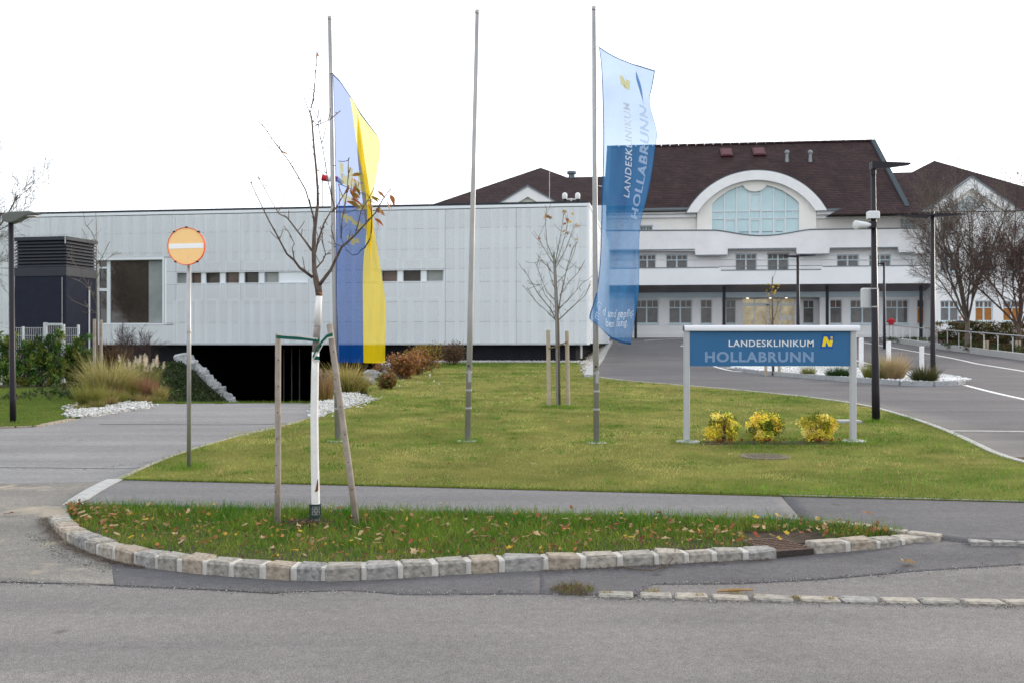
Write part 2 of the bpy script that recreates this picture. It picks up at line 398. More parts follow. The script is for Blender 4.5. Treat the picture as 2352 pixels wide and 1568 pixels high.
# planted island
IS_F = smoothline(gpts([(150,1178),(165,1200),(205,1226),(270,1252),(380,1272),(560,1288),(760,1296),(960,1288),(1200,1275),(1500,1262),(1745,1250),(1850,1240),(1990,1236),(2070,1229)]), 120, 2)
IS_B = smoothline(gpts([(155,1168),(300,1168),(700,1177),(1290,1188),(1700,1198),(1840,1202),(1900,1208),(1990,1222),(2072,1228)]), 120, 2)
# heights: top of the kerb in front, level with the sidewalk at the back
def isl_front_z(X, Y): return np.maximum(h(X, Y) + .03, .115)
IS_F[:,1] += .0
def isl_z(X, Y, t): return (1-t)*np.maximum(h(X,Y)+.02, .082) + t*(h(X,Y)+.03)
A_ = np.array(IS_F); 
# the picture line of the kerb top lies ~0.12 above the street: pull it to that height
def at_height(pix, z):
    out = []
    for x, y in pix:
        b = (y-HY)/F; Yv = (EYE - z)/b; out.append(((x-CX)/F*Yv, Yv))
    return out
IS_F = smoothline(at_height([(160,1178),(170,1200),(205,1226),(270,1252),(380,1272),(560,1288),(760,1296),(960,1288),(1200,1275),(1500,1262),(1745,1250),(1850,1240),(1990,1236),(2070,1229)], .085), 120, 2)
ribbon('island_earth', IS_F, IS_B, 120, 14, -.012, M_earth, zfun=isl_z)
ribbon('lawn', LAWN_L, LAWN_R, 130, 50, .03, M_turf, zfun=lambda X, Y, t: h(X, Y))
# grass strip on the far side of the crest
ribbon('grass_verge', [(-8.3,21.6),(-4.1,21.6)], [(-8.6,22.6),(-4.2,22.6)], 16, 6, .015, M_turf2)
# the lawn left of the driveway
ribbon('lawn', [(p[0]-.02, p[1]) for p in DRV_L[2:6]] + [(-8.35,20.9),(-8.9,22.2),(-11.2,27.5)], [(-30,14),(-30,17),(-30,19),(-30,20),(-30,22),(-30,25),(-30,30)], 60, 40, .03, M_turf2)

# ------------------------------------------------------------------ concrete edgings
def edging(name, line, w, hgt, m, seglen=1.0, gap=.008, parent=None, up=0.0):
    """row of separate edging stones along a ground line"""
    L_ = np.concatenate([[0], np.cumsum(np.linalg.norm(np.diff(line, axis=0), axis=1))]); root = parent; a = 0
    while a < L_[-1] - .15:
        b = min(a + seglen, L_[-1]); tt = np.array([a+gap, (a+b)/2, b-gap])
        p = np.stack([np.interp(tt, L_, line[:,0]), np.interp(tt, L_, line[:,1])], 1)
        d = p[-1]-p[0]; d /= np.linalg.norm(d); n_ = np.array([-d[1], d[0]])*w/2
        mb = MB(); vs = []
        for q in p:
            z = hz(*q)
            for sgn, dz in ((-1,-.12),(1,-.12),(1,up+hgt),(-1,up+hgt)): vs.append((q[0]+n_[0]*sgn, q[1]+n_[1]*sgn, z+dz))
        fs = [(0,1,2,3),(8,11,10,9)]
        for k in (0,4): fs += [(k,k+4,k+5,k+1),(k+1,k+5,k+6,k+2),(k+2,k+6,k+7,k+3),(k+3,k+7,k+4,k)]
        mb.add(vs, fs).build(name, m, root); a = b
kr = thing('lawn_edging', (0,0,0), None, None); tag(kr, kind='structure')
edging('edging_stone', LAWN_R[(LAWN_R[:,1] > 9.0) & (LAWN_R[:,1] < 33)], .09, .045, M_conc, 1.0, .003, kr)
edging('edging_stone', resample(FL[3:], 30), .05, .032, M_concd, 1.0, .003, kr)
kr2 = thing('driveway_edging', (0,0,0), None, None); tag(kr2, kind='structure')
M_sett = [mat('sett_%d' % i, c, .9, spec=.2, noise=(26, .40, 8), bump=(30, .7, .012), col2=c2) for i, (c, c2) in enumerate([((.20,.175,.145),(.46,.42,.365)), ((.15,.143,.135),(.40,.385,.36)), ((.19,.15,.11),(.42,.365,.30)), ((.15,.14,.12),(.40,.375,.335)), ((.10,.098,.095),(.36,.35,.335))])]
edging('edging_sett', LAWN_L[LAWN_L[:,1] < 22], .14, .03, M_sett[0], .24, .012, kr2)
edging('edging_sett', resample([(-8.45,16.4)] + gpts([(80,981),(165,964)]), 10), .14, .03, M_sett[2], .26, .015, kr2)
# pale smooth concrete edge at the dropped kerb
dk = smoothline([G(165,1166), G(200,1140), G(240,1117), G(276,1101)], 20, 2)
edging('dropped_kerb', dk, .17, .034, M_conc, .5, .003, kr2)

# ------------------------------------------------------------------ granite kerb round the island
rnd = random.Random(5)
def stone_mesh(seed, L, D, H, b=.014, j=.009):
    r = random.Random(seed); bm = bmesh.new(); bmesh.ops.create_cube(bm, size=1)
    for v in bm.verts: v.co = Vector((v.co.x*L, v.co.y*D, v.co.z*H))
    bmesh.ops.bevel(bm, geom=bm.edges[:], offset=b, segments=1, affect='EDGES')
    for v in bm.verts: v.co += Vector((r.uniform(-j,j), r.uniform(-j,j), r.uniform(-j,j)))
    me = bpy.data.meshes.new('kerb_stone'); bm.to_mesh(me); bm.free()
    me.polygons.foreach_set('use_smooth', [False]*len(me.polygons)); return me
M_mort = mat('mortar', (.46,.44,.405), .9, noise=(18,.28,6), bump=(70,.4,.006))
STM = [[stone_mesh(i*7+k, .185, .165, .24) for k in range(3)] for i in range(5)]
for i in range(5):
    for me in STM[i]: me.materials.append(M_sett[i])
MOM = [stone_mesh(90+k, .058, .158, .232, .008, .004) for k in range(4)]
for me in MOM: me.materials.append(M_mort)
kerb = thing('granite_kerb', (0,0,0), None, None); tag(kerb, kind='structure')
def kerb_run(pix, parent, pattern=None, toph=None):
    line = smoothline(gpts(pix), 300, 2)
    L_ = np.concatenate([[0], np.cumsum(np.linalg.norm(np.diff(line, axis=0), axis=1))]); a = .0; k = 0
    while a < L_[-1] - .12:
        near = np.interp(a, L_, line[:,1])
        for typ in (0, 1):
            ln = rnd.uniform(.165,.235) if typ == 0 else rnd.uniform(.026,.046)
            if typ == 0 and rnd.random() < .12: ln *= 1.25
            c = a + ln/2; a += ln
            if c > L_[-1]: break
            x, y = np.interp(c, L_, line[:,0]), np.interp(c, L_, line[:,1])
            x2, y2 = np.interp(c+.02, L_, line[:,0]), np.interp(c+.02, L_, line[:,1])
            d = Vector((x2-x, y2-y, 0)).normalized(); nrm = Vector((-d.y, d.x, 0))
            z = hz(x, y); top = max(.102, z + .04) if toph is None else z + toph(c/L_[-1])
            me = STM[rnd.choice([0,0,1,2,2,3,3,4])][rnd.randrange(3)] if typ == 0 else MOM[rnd.randrange(4)]
            o = bpy.data.objects.new('stone' if typ == 0 else 'mortar_joint', me); COL.objects.link(o); o.parent = parent
            o.scale = ((ln+.004)/.185, rnd.uniform(.95,1.06), 1) if typ == 0 else ((ln+.012)/.058, 1.0, 1)
            o.location = (x + nrm.x*.085, y + nrm.y*.085, top - .12 + (rnd.uniform(-.006,.006) if typ == 0 else -.004))
            o.rotation_euler = (rnd.uniform(-.03,.03), rnd.uniform(-.02,.02), math.atan2(d.y, d.x) + rnd.uniform(-.03,.03))
kerb_run(KERB, kerb)
kerb_run(KERB2, kerb, toph=lambda t: .095 - .05*t)
# flush rows of setts
def flush_row(name, pix, w, lo, hi, gap, up, mats, label=None):
    root = thing(name, (0,0,0), None, None); tag(root, kind='structure')
    line = smoothline(gpts(pix), 100, 1); L_ = np.concatenate([[0], np.cumsum(np.linalg.norm(np.diff(line, axis=0), axis=1))]); a = 0
    while a < L_[-1] - lo:
        ln = rnd.uniform(lo, hi); c = a + ln/2; a += ln + rnd.uniform(*gap)
        x, y = np.interp(c, L_, line[:,0]), np.interp(c, L_, line[:,1]); x2, y2 = np.interp(c+.03, L_, line[:,0]), np.interp(c+.03, L_, line[:,1])
        i = rnd.choice(mats); o = bpy.data.objects.new('sett', STM[i][rnd.randrange(3)]); COL.objects.link(o); o.parent = root
        o.scale = (ln/.185, w/.165, .5); o.location = (x, y, hz(x, y) + up - .058); o.rotation_euler = (rnd.uniform(-.03,.03), rnd.uniform(-.03,.03), math.atan2(y2-y, x2-x)+rnd.uniform(-.06,.06))
    return root
flush_row('gutter_setts', [(1372,1367),(1560,1371),(1760,1376),(1980,1379),(2180,1383),(2400,1385)], .13, .19, .27, (.012,.04), .016, [0,0,1,3])
flush_row('sidewalk_setts', [(1885,1205),(1960,1214),(2050,1226),(2140,1238),(2225,1249)], .13, .2, .3, (.005,.02), .045, [0,0,1])
flush_row('sidewalk_setts', [(2225,1249),(2300,1250),(2420,1253)], .10, .16, .24, (.005,.02), .03, [0,1,1])

# cast-iron gully between the kerb stones
M_rust = mat('rusty_iron', (.085,.05,.035), .75, metal=.4, noise=(30,.5,5), bump=(60,.6,.006), col2=(.17,.115,.09))
M_rustd = mat('gully_steel', (.06,.05,.045), .55, metal=.6, noise=(14,.4,5))
a, b = Vector((*G(1772,1283),0)), Vector((*G(1871,1273),0)); dx = (b-a).normalized(); rz = math.atan2(dx.y, dx.x); ln = (b-a).length
gl = thing('gully', (*((a+b)/2)[:2], 0), 'rusty cast iron street gully with ribbed lid set between the granite kerb stones', 'gully', rz=rz)
MB().bbox(-ln/2+.01, ln/2-.01, 0, .44, -.05, .092, .01).build('frame', M_rust, gl, local=True)
MB().box(-ln/2+.012, ln/2-.012, -.006, .012, .015, .088).build('inlet_plate', M_rustd, gl, local=True)
lid = MB()
for i in range(7):
    for j in range(7):
        cx_, cy_ = -ln/2+.05+i*(ln-.1)/6, .05+j*.055; lid.box(cx_-.014, cx_+.014, cy_-.009, cy_+.009, .092, .099)
tag(lid.build('lid_studs', M_rust, gl, local=True), kind='stuff')
# road covers
def cover(name, px, py, r, label, m, up=.02):
    x, y = G(px, py); z = hz(x, y)+up
    t = thing(name, (x, y, z), label, 'manhole cover')
    MB().lathe([(r,-.08),(r,.0),(r*.985,.006),(r*.9,.006),(r*.89,.002)], n=36).build('rim', m, t, local=True)
    mb = MB().lathe([(r*.88,-.06),(r*.88,.003),(.0,.004)], n=36)
    mb.build('plate', m, t, local=True)
    st = MB()
    for i in range(-5,6):
        for j in range(-5,6):
            if i*i+j*j < 24: st.box(i*r*.16-.018, i*r*.16+.018, j*r*.16-.012, j*r*.16+.012, .003, .009)
    tag(st.build('studs', m, t, local=True), kind='stuff')
cover('manhole_cover', 1756, 1053, .31, 'round weathered concrete manhole cover in the lawn before the clinic sign', mat('old_concrete', (.17,.14,.115), .9, noise=(20,.35,5), bump=(70,.6,.008)), .034)
cover('manhole_cover', 2362, 1056, .27, 'round iron manhole cover in the access road asphalt', M_rust, .006)
x, y = G(1948, 973)
tag(MB().bbox(x-.19, x+.19, y-.15, y+.15, hz(x,y)-.05, hz(x,y)+.07, .008).build('paving_slab', M_conc, loc=(x,y,hz(x,y))), 'small pale concrete slab in the grass behind the clinic sign post', 'paving slab')
# ------------------------------------------------------------------ grass
M_blade = mat('grass_blade', (.1,.2,.03), .85, attr=True, trans=.35, spec=.06)
rng = np.random.default_rng(11)
def vnoise(X, Y, s, seed):
    """cheap smooth value noise for patches"""
    r = np.random.default_rng(seed); tab = r.random((64, 64)); x = X*s+31.7; y = Y*s+17.3
    xi = np.floor(x).astype(int); yi = np.floor(y).astype(int); fx = x-xi; fy = y-yi; fx = fx*fx*(3-2*fx); fy = fy*fy*(3-2*fy)
    g = lambda i, j: tab[i % 64, j % 64]
    return (g(xi,yi)*(1-fx)+g(xi+1,yi)*fx)*(1-fy) + (g(xi,yi+1)*(1-fx)+g(xi+1,yi+1)*fx)*fy
def blend(a, b, t): return np.array(a)[None,:]*(1-t[:,None]) + np.array(b)[None,:]*t[:,None]
def leanvec(n, s):
    d = np.stack([rng.normal(0, s, n), rng.normal(0, s, n), np.ones(n)], 1); return d/np.linalg.norm(d, axis=1)[:,None]
# main lawn, denser where it is near
LL, RR = resample(LAWN_L, 400), resample(LAWN_R, 400)
def lawn_points(n, y0, y1):
    t = rng.uniform(0, 1, n*6); s = rng.uniform(-.004, 1.003, n*6); i = t*399; i0 = np.minimum(i.astype(int), 398); f = i-i0
    l = LL[i0]*(1-f)[:,None]+LL[i0+1]*f[:,None]; r = RR[i0]*(1-f)[:,None]+RR[i0+1]*f[:,None]
    p = l*(1-s)[:,None]+r*s[:,None]
    w = np.linalg.norm(r-l, axis=1); keep = (p[:,1] > y0) & (p[:,1] < y1) & (rng.uniform(0, 1, len(w)) < w/w.max())
    return p[keep][:n]
parts = []
for y0, y1, n, ln, wd, seg in ((8.5,13,95000,.045,.0045,2),(13,19,75000,.05,.007,1),(19,30,52000,.055,.012,1),(30,46,26000,.06,.02,1)):
    p = lawn_points(n, y0, y1); n = len(p); Z = h(p[:,0], p[:,1]) + .028
    g1 = vnoise(p[:,0], p[:,1], .55, 1)*.6 + vnoise(p[:,0], p[:,1], 1.9, 2)*.4; g2 = vnoise(p[:,0], p[:,1], 5, 3)
    q = p[:,1] + .146*p[:,0]
    lush = np.clip(smooth(11.2, 9.9, q)*.55 + smooth(1.6,.2, np.abs(p[:,1]-RX(p[:,1])*0-13.9))*smooth(2.2,3.2,p[:,0])*.8 + smooth(34,44,p[:,1])*.9 + (g1-.45)*2.1, 0, 1)
    dry = np.clip(g2*.9 + (1-lush)*.55 + vnoise(p[:,0],p[:,1],.33,9)*.5 - .38, 0, 1)
    c = blend((.09,.175,.026), (.33,.315,.11), dry)*(1-lush[:,None]) + blend((.06,.16,.018), (.135,.22,.034), g2)*lush[:,None]
    c *= (rng.uniform(.7, 1.3, (n,1))*(.72+.62*vnoise(p[:,0],p[:,1],1.4,14)[:,None])*(.8+.4*vnoise(p[:,0],p[:,1],4.5,15)[:,None])*1.12); st = rng.uniform(0,1,n) < .09; c[st] = np.array((.36,.31,.16))*rng.uniform(.7,1.1,(st.sum(),1))
    L_ = rng.uniform(.5, 1.25, n)*ln*(1+.5*lush)
    parts.append(blades(rng, np.stack([p[:,0], p[:,1], Z], 1), leanvec(n, .55), L_, np.full(n, wd)*rng.uniform(.7,1.3,n), rng.uniform(.1,.5,n), c, seg))
# longer tussocks at the foot of poles and posts, and dotted over the lawn
tuss = [G(a_, b_) for a_, b_ in ((434,1080),(776,1017),(1074,1018),(1370,1021),(1577,1020),(1959,1022),(1283,938),(1260,938),(1305,940),(2012,973))]
for tx, ty in tuss:
    n = 420; a_ = rng.uniform(0,6.28,n); r_ = rng.uniform(.05,1,n)**.7*.26; bx_, by_ = tx+np.cos(a_)*r_, ty+np.sin(a_)*r_*1.2
    c = pick(rng, [(.10,.22,.025),(.14,.26,.03),(.22,.27,.05)], n, .3); parts.append(blades(rng, np.stack([bx_,by_,h(bx_,by_)+.028],1), leanvec(n,.4), rng.uniform(.04,.12,n)*(1.2-r_*2), rng.uniform(.004,.008,n), rng.uniform(.1,.5,n), c, 2))
n_t = 260; tp = lawn_points(n_t, 9, 30)
for tx, ty in tp:
    n = 34; sp_ = rng.uniform(.03,.12); bx_, by_ = tx+rng.normal(0,sp_,n), ty+rng.normal(0,sp_,n)
    cc = [(.08,.19,.02),(.11,.23,.03)] if rng.uniform() < .65 else [(.40,.34,.15),(.33,.29,.10)]
    parts.append(blades(rng, np.stack([bx_,by_,h(bx_,by_)+.028],1), leanvec(n,.6), rng.uniform(.04,.09,n), rng.uniform(.005,.009,n)*(1+ty/25), rng.uniform(.1,.6,n), pick(rng, cc, n, .3), 2))
# ragged front edge hanging over the sidewalk
fl_ = resample(FL, 400); n = 9000; i_ = rng.integers(0,400,n); p = fl_[i_] + np.stack([rng.normal(0,.01,n), rng.normal(.005,.018,n)],1)
parts.append(blades(rng, np.stack([p[:,0],p[:,1],h(p[:,0],p[:,1])+.026],1), leanvec(n,.7), rng.uniform(.03,.075,n), rng.uniform(.003,.006,n), rng.uniform(.2,.7,n), pick(rng, [(.09,.2,.022),(.13,.24,.03),(.3,.29,.09)], n, .3), 2))
parts = [(v_, q_, c_) for v_, q_, c_ in parts]
V, Q, C = merge(parts)
tag(link('lawn_grass', np_mesh('lawn_grass', V, Q, C), M_blade), 'short mown lawn grass, patchy green and straw yellow, round the flagpoles', 'grass', kind='stuff')
# tall rough grass of the island
n = 62000; i = rng.uniform(0, 119, n); s = rng.beta(1.15, 1.0, n); i0 = np.minimum(i.astype(int), 118); f = (i-i0)[:,None]
l = IS_F[i0]*(1-f)+IS_F[i0+1]*f; r = IS_B[i0]*(1-f)+IS_B[i0+1]*f; w = np.linalg.norm(r-l, axis=1)
keep = rng.uniform(0,1,n) < np.clip(w/w.max(), .2, 1); l, r, s = l[keep], r[keep], s[keep]; p = l*(1-s)[:,None]+r*s[:,None]
gx, gy = np.array(G(1815,1250)); tb = np.array(G(724,1208))
bare = (np.hypot(p[:,0]-tb[0]+.06, (p[:,1]-tb[1])*1.3+.03) < rng.uniform(.1,.3,len(p)))
onlid = (np.abs(p[:,0]-gx) < .3) & (p[:,1] < gy+.34) & (p[:,1] > gy-.4)
k = ~(bare | onlid); p, s = p[k], s[k]; n = len(p); Z = isl_z(p[:,0], p[:,1], s) - .01
g = vnoise(p[:,0], p[:,1], 2.6, 7); g2 = vnoise(p[:,0], p[:,1], 6, 8)
c = blend((.06,.175,.015), (.20,.265,.04), np.clip(g2*.9+(1-s)*.35-.15, 0, 1))*rng.uniform(.65,1.35,(n,1))
st = rng.uniform(0,1,n) < .055; c[st] = np.array((.40,.33,.15))*rng.uniform(.6,1.1,(st.sum(),1))
L_ = rng.uniform(.45,1.2,n)*(.05 + .11*np.clip(s*.9+g*.5-.25,0,1))
V, Q, C = blades(rng, np.stack([p[:,0], p[:,1], Z], 1), leanvec(n, .42), L_, rng.uniform(.0028,.0058,n), rng.uniform(.1,.55,n), c, 3)
tag(link('island_grass', np_mesh('island_grass', V, Q, C), M_blade), 'long rough grass growing on the kerbed island round the young tree', 'grass', kind='stuff')
# grass left of the driveway and on the banks of the ramp
pp = []
n = 60000; Yv = rng.uniform(13, 27.5, n); dl = np.array(DRV_L[2:6] + [(-8.35,20.9),(-8.9,22.2),(-11.2,27.5),(-12,28)]); dl = dl[np.argsort(dl[:,1])]
X1 = np.interp(Yv, dl[:,1], dl[:,0]) - .02; Xv = X1 - rng.uniform(0,1,n)*9; k = rng.uniform(0,1,n) < 1; Xv, Yv = Xv[k], Yv[k]
g2 = vnoise(Xv, Yv, 1.5, 4); c = blend((.08,.195,.022), (.20,.27,.05), g2)*rng.uniform(.7,1.3,(len(Xv),1)); n = len(Xv)
pp.append(blades(rng, np.stack([Xv, Yv, h(Xv, Yv)+.02], 1), leanvec(n,.5), rng.uniform(.03,.075,n), rng.uniform(.006,.013,n), rng.uniform(.1,.4,n), c, 1))
n = 9000; Xv = rng.uniform(-8.4,-4.0,n); Yv = rng.uniform(21.62,22.3,n); c = pick(rng, [(.12,.2,.03),(.18,.24,.05)], n)
pp.append(blades(rng, np.stack([Xv, Yv, h(Xv, Yv)+.01], 1), leanvec(n,.5), rng.uniform(.05,.10,n), rng.uniform(.006,.012,n), rng.uniform(.1,.4,n), c, 1))
# bank: dark ground cover with sparse grass
n = 26000; Yv = rng.uniform(22.5, 47, n); xl = np.interp(Yv, [21.2,47.5], [-8.2,-12.4]); Xv = xl - rng.uniform(-.3,1,n)**1*3.6
g2 = vnoise(Xv, Yv, 1.1, 5); k = g2 > .42; Xv, Yv, g2 = Xv[k], Yv[k], g2[k]; n = len(Xv)
c = blend((.02,.04,.012), (.07,.12,.022), np.clip((30-Yv)/8, 0, 1)*.8+.2*g2)*rng.uniform(.7,1.3,(n,1))
pp.append(blades(rng, np.stack([Xv, Yv, h(Xv, Yv)-.06], 1), leanvec(n,.6), rng.uniform(.08,.3,n), rng.uniform(.012,.03,n), rng.uniform(.2,.6,n), c, 2) if False else blades(rng, np.stack([Xv, Yv, h(Xv, Yv)-.06], 1), leanvec(n,.6), rng.uniform(.08,.3,n), rng.uniform(.012,.03,n), rng.uniform(.2,.6,n), c, 1))
V, Q, C = merge(pp)
tag(link('verge_grass', np_mesh('verge_grass', V, Q, C), M_blade), 'green grass beside the driveway and on the bank of the ramp', 'grass', kind='stuff')
# dark soil on the bank of the ramp
Yb = np.linspace(23, 46.9, 40)
bl = [(np.interp(y, [21.2,47.5], [-8.2,-12.4])-3.4, y) for y in Yb]; br = [(np.interp(y, [21.2,47.5], [-8.2,-12.4])+.2, y) for y in Yb]
ribbon('bank_soil', bl, br, 60, 16, -.05, mat('bank_soil', (.022,.02,.02), .95, noise=(3,.5,6), bump=(12,.9,.05), col2=(.04,.045,.022)))
Xr = np.linspace(21.9, 62, 60)
ribbon('ramp_floor', [(np.interp(y, [21.2,47.5], [-8.2,-12.4])+.2, y) for y in Xr if y > 22.6], [(np.interp(y, [21.2,46.5], [-4.0,-8.9])-.2, y) for y in Xr if y > 22.6], 60, 8, -.05, mat('ramp_asphalt', (.05,.05,.052), .9, noise=(8,.3)))

# ------------------------------------------------------------------ fallen leaves on the island, each its own thing
def leaf_mesh(seed, maple=False):
    r = random.Random(seed); n = 10 if maple else 8; pts = []
    for k in range(n):
        a = 2*math.pi*k/n
        rad = (1 if k % 2 == 0 else .55) if maple else (.5 + .5*abs(math.cos(a))**.8)
        pts.append((math.cos(a)*rad*.5, math.sin(a)*rad*(.5 if maple else .33), 0))
    vs = [(0,0,.02)] + [(x, y, .10*(abs(y)*3)**1.3 + r.uniform(-.05,.07) + .12*x*x) for x, y, _ in pts]
    fs = [(0, 1+k, 1+(k+1) % n) for k in range(n)]
    st = len(vs); vs += [(-.5,0,vs[1+n//2][2]), (-.85,.03,.02), (-.85,.05,.02)]; fs.append((st, st+1, st+2))
    me = bpy.data.meshes.new('fallen_leaf'); me.from_pydata(vs, [], fs); return me
LEAFC = [('orange', (.34,.15,.055), 'bright orange'), ('tan', (.42,.30,.17), 'pale tan'), ('yellow', (.52,.34,.03), 'yellow'), ('russet', (.24,.07,.03), 'dark russet'), ('brown', (.25,.15,.07), 'dull brown')]
LM = {}
for k, (nm, c, w_) in enumerate(LEAFC):
    m = mat('leaf_' + nm, c, .6, noise=(6,.35,4), trans=.25)
    LM[nm] = []
    for s_ in range(4):
        me = leaf_mesh(k*10+s_, s_ == 3); me.materials.append(m); LM[nm].append(me)
def drop(nm, x, y, z, size, label, group, tilt=.5, rr=random.Random(3)):
    o = bpy.data.objects.new('fallen_leaf', LM[nm][rr.randrange(4)]); COL.objects.link(o); o.location = (x, y, z)
    o.scale = (size,)*3; o.rotation_euler = (rr.uniform(-tilt,tilt), rr.uniform(-tilt,tilt), rr.uniform(0,6.28)); tag(o, label, 'leaf', group)
rl = random.Random(21)
for k in range(285):
    i = rl.uniform(2,112); s = rl.betavariate(1.2,1.5); a, b = IS_F[int(i)], IS_B[int(i)]; x, y = a*(1-s)+b*s
    j = rl.choices(range(5), [3,6,2,3,6])[0]; nm, _, w_ = LEAFC[j]
    drop(nm, x, y, float(isl_z(x, y, s)) + rl.uniform(.025,.07), rl.uniform(.045,.085), w_ + ' fallen leaf lying in the long grass of the island', w_ + ' leaves fallen on the island')
n = 1000; i = rng.uniform(0,118,n); s = rng.beta(1.2,1.3,n); i0 = i.astype(int); p = IS_F[i0]*(1-s)[:,None]+IS_B[i0]*s[:,None]; ok = ~((np.abs(p[:,0]-gx) < .3) & (p[:,1] < gy+.3)); p, s = p[ok], s[ok]; n = len(p)
V, Q, C = leafcloud(rng, np.stack([p[:,0],p[:,1],isl_z(p[:,0],p[:,1],s)+rng.uniform(.01,.06,n)],1), rng.uniform(.018,.045,n), pick(rng, [(.32,.15,.055),(.34,.24,.13),(.24,.14,.07),(.38,.24,.05),(.20,.08,.045)], n, .3), .75, -.2)
tag(link('leaf_fragments', np_mesh('leaf_fragments', V, Q, C), mat('leaf_fragment', (.3,.2,.1), .8, attr=True, trans=.2, spec=.05)), 'small broken autumn leaves strewn through the island grass', 'leaves', kind='stuff')
for px, py, nm in ((2085,1300,'tan'),(2062,1247,'brown'),(1995,1090,'brown'),(20,1186,'russet'),(1020,1170,'tan'),(505,1085,'orange'),(1990,1210,'orange')):
    x, y = G(px, py); w_ = {l[0]: l[2] for l in LEAFC}[nm]
    where = {2085:'on the street beside the kerb tip',2062:'at the tip of the granite kerb',1995:'on the lawn before the clinic sign',20:'on the driveway apron',1020:'on the grey sidewalk',505:'on the lawn by the no entry sign',1990:'on the narrow end of the island'}[px]
    drop(nm, x, y, hz(x, y)+(.03 if px in (2085,2062,20) else .06 if px != 1990 else .12), .14 if px == 2085 else .10, w_ + ' dry leaf ' + where, 'single leaves', .2)
for k in range(60):                                            # leaves thinly scattered on the lawn
    y = rl.uniform(9.5, 19); x = float(LX(y)) + rl.random()*float(RX(y)-LX(y)); j = rl.choices(range(5), [4,4,2,3,5])[0]; nm, _, w_ = LEAFC[j]
    drop(nm, x, y, hz(x, y) + .06, rl.uniform(.05,.085), w_ + ' fallen leaf lying on the mown lawn', w_ + ' leaves fallen on the lawn', .35)
# litter of needles and bits swept against the kerb
n = 2600; i = rng.uniform(0, 139, n); i = np.where(rng.uniform(0,1,n) < .8, i*.33, 105+i*.25); i0 = np.minimum(i.astype(int), 138)
dk_ = kp[np.minimum(i0+1,139)]-kp[i0]; dk_ /= np.linalg.norm(dk_, axis=1)[:,None]; off = np.abs(rng.normal(0,.045,n))
p = kp[i0] + np.stack([dk_[:,1], -dk_[:,0]], 1)*(off+.01)[:,None]; c = pick(rng, [(.09,.05,.03),(.14,.08,.05),(.2,.14,.08),(.06,.04,.03)], n)
d = np.stack([rng.normal(size=n), rng.normal(size=n), rng.uniform(0,.15,n)], 1); d /= np.linalg.norm(d, axis=1)[:,None]
V, Q, C = blades(rng, np.stack([p[:,0], p[:,1], h(p[:,0],p[:,1])+.014], 1), d, rng.uniform(.015,.05,n), rng.uniform(.003,.009,n), np.zeros(n), c, 1)
tag(link('kerb_litter', np_mesh('kerb_litter', V, Q, C), M_blade), 'brown leaf litter and grit swept against the granite kerb', 'litter', kind='stuff')
# loose grit on the tar seams and in the gutter
gl_ = np.concatenate([resample(gpts([(0,1338),(262,1347),(640,1361),(860,1361),(1240,1365),(1465,1368),(1497,1343),(1900,1331),(2352,1297)]), 900), resample(gpts([(1360,1374),(1760,1384),(2352,1393)]), 500), resample(gpts([(60,1225),(170,1290),(255,1312)]), 300), resample(gpts([(0,1076),(200,1078),(390,1056)]), 250)])
n = 2600; i = rng.integers(0,len(gl_),n); p = gl_[i] + rng.normal(0,.03,(n,2))*np.array([1,1.4])
g_n, g_p = n, p
# weeds between the gutter setts
def tuft(name, px, py, n, ln, cols, label, group=None, spread=.06, wd=.004, zoff=0, leansd=.8, seg=2, cat='weed', droop=(.1,.6)):
    x, y = G(px, py); z = hz(x, y)+zoff; a = rng.uniform(0,6.28,n); r = np.sqrt(rng.uniform(0,1,n))*spread
    b = np.stack([r*np.cos(a), r*np.sin(a), np.zeros(n)], 1)
    V, Q, C = blades(rng, b, leanvec(n, leansd), rng.uniform(.4,1,n)*ln, np.full(n, wd)*rng.uniform(.6,1.3,n), rng.uniform(*droop,n), pick(rng, cols, n, .3), seg)
    o = link(name, np_mesh(name, V, Q, C), M_blade, loc=(x, y, z)); return tag(o, label, cat, group)
tuft('weed', 1315, 1357, 500, .09, [(.10,.06,.035),(.16,.10,.05),(.17,.2,.05)], 'clump of brown weeds growing in the asphalt at the end of the gutter setts', spread=.14, zoff=.01)
for px, py in ((1395,1366),(1500,1362),(1605,1372),(1690,1365),(1745,1374),(1830,1377),(1905,1379)):
    tuft('weed', px, py, 70, .045, [(.24,.24,.06),(.3,.2,.08)], 'tiny dry weed growing in a joint of the gutter setts', 'weeds in the gutter setts', spread=.04, zoff=.012)
tw = MB(); pts = [(1412,1308),(1430,1306),(1460,1312),(1500,1314),(1530,1306),(1548,1294),(1552,1270),(1546,1258)]
pl = []
for k, (px, py) in enumerate(pts):
    g = G(px, py if k < 6 else 1290); pl.append(Vector((g[0], g[1], hz(*g)+.018 + (0 if k < 5 else (.03,.10,.15)[k-5]))))
tw.tube(pl, [.006,.006,.005,.005,.004,.003,.003,.002], 5).tube([pl[3], pl[3]+Vector((.05,.04,.01)), pl[3]+Vector((.09,.05,.012))], [.003,.002,.001], 4)
tag(tw.build('fallen_twig', mat('twig_bark', (.11,.085,.06), .9, noise=(30,.4)), loc=tuple(pl[0])), 'thin bent dead twig lying against the granite kerb', 'twig')
x, y = G(1690, 1363)
tag(MB().tube([(x-.12,y,.02),(x,y+.01,.026),(x+.12,y+.03,.02)], [.008,.012,.006], 5).build('bark_strip', mat('bark_strip', (.36,.22,.10), .8, noise=(20,.3)), loc=(x,y,.02)), 'strip of tan bark lying along the gutter setts', 'bark')
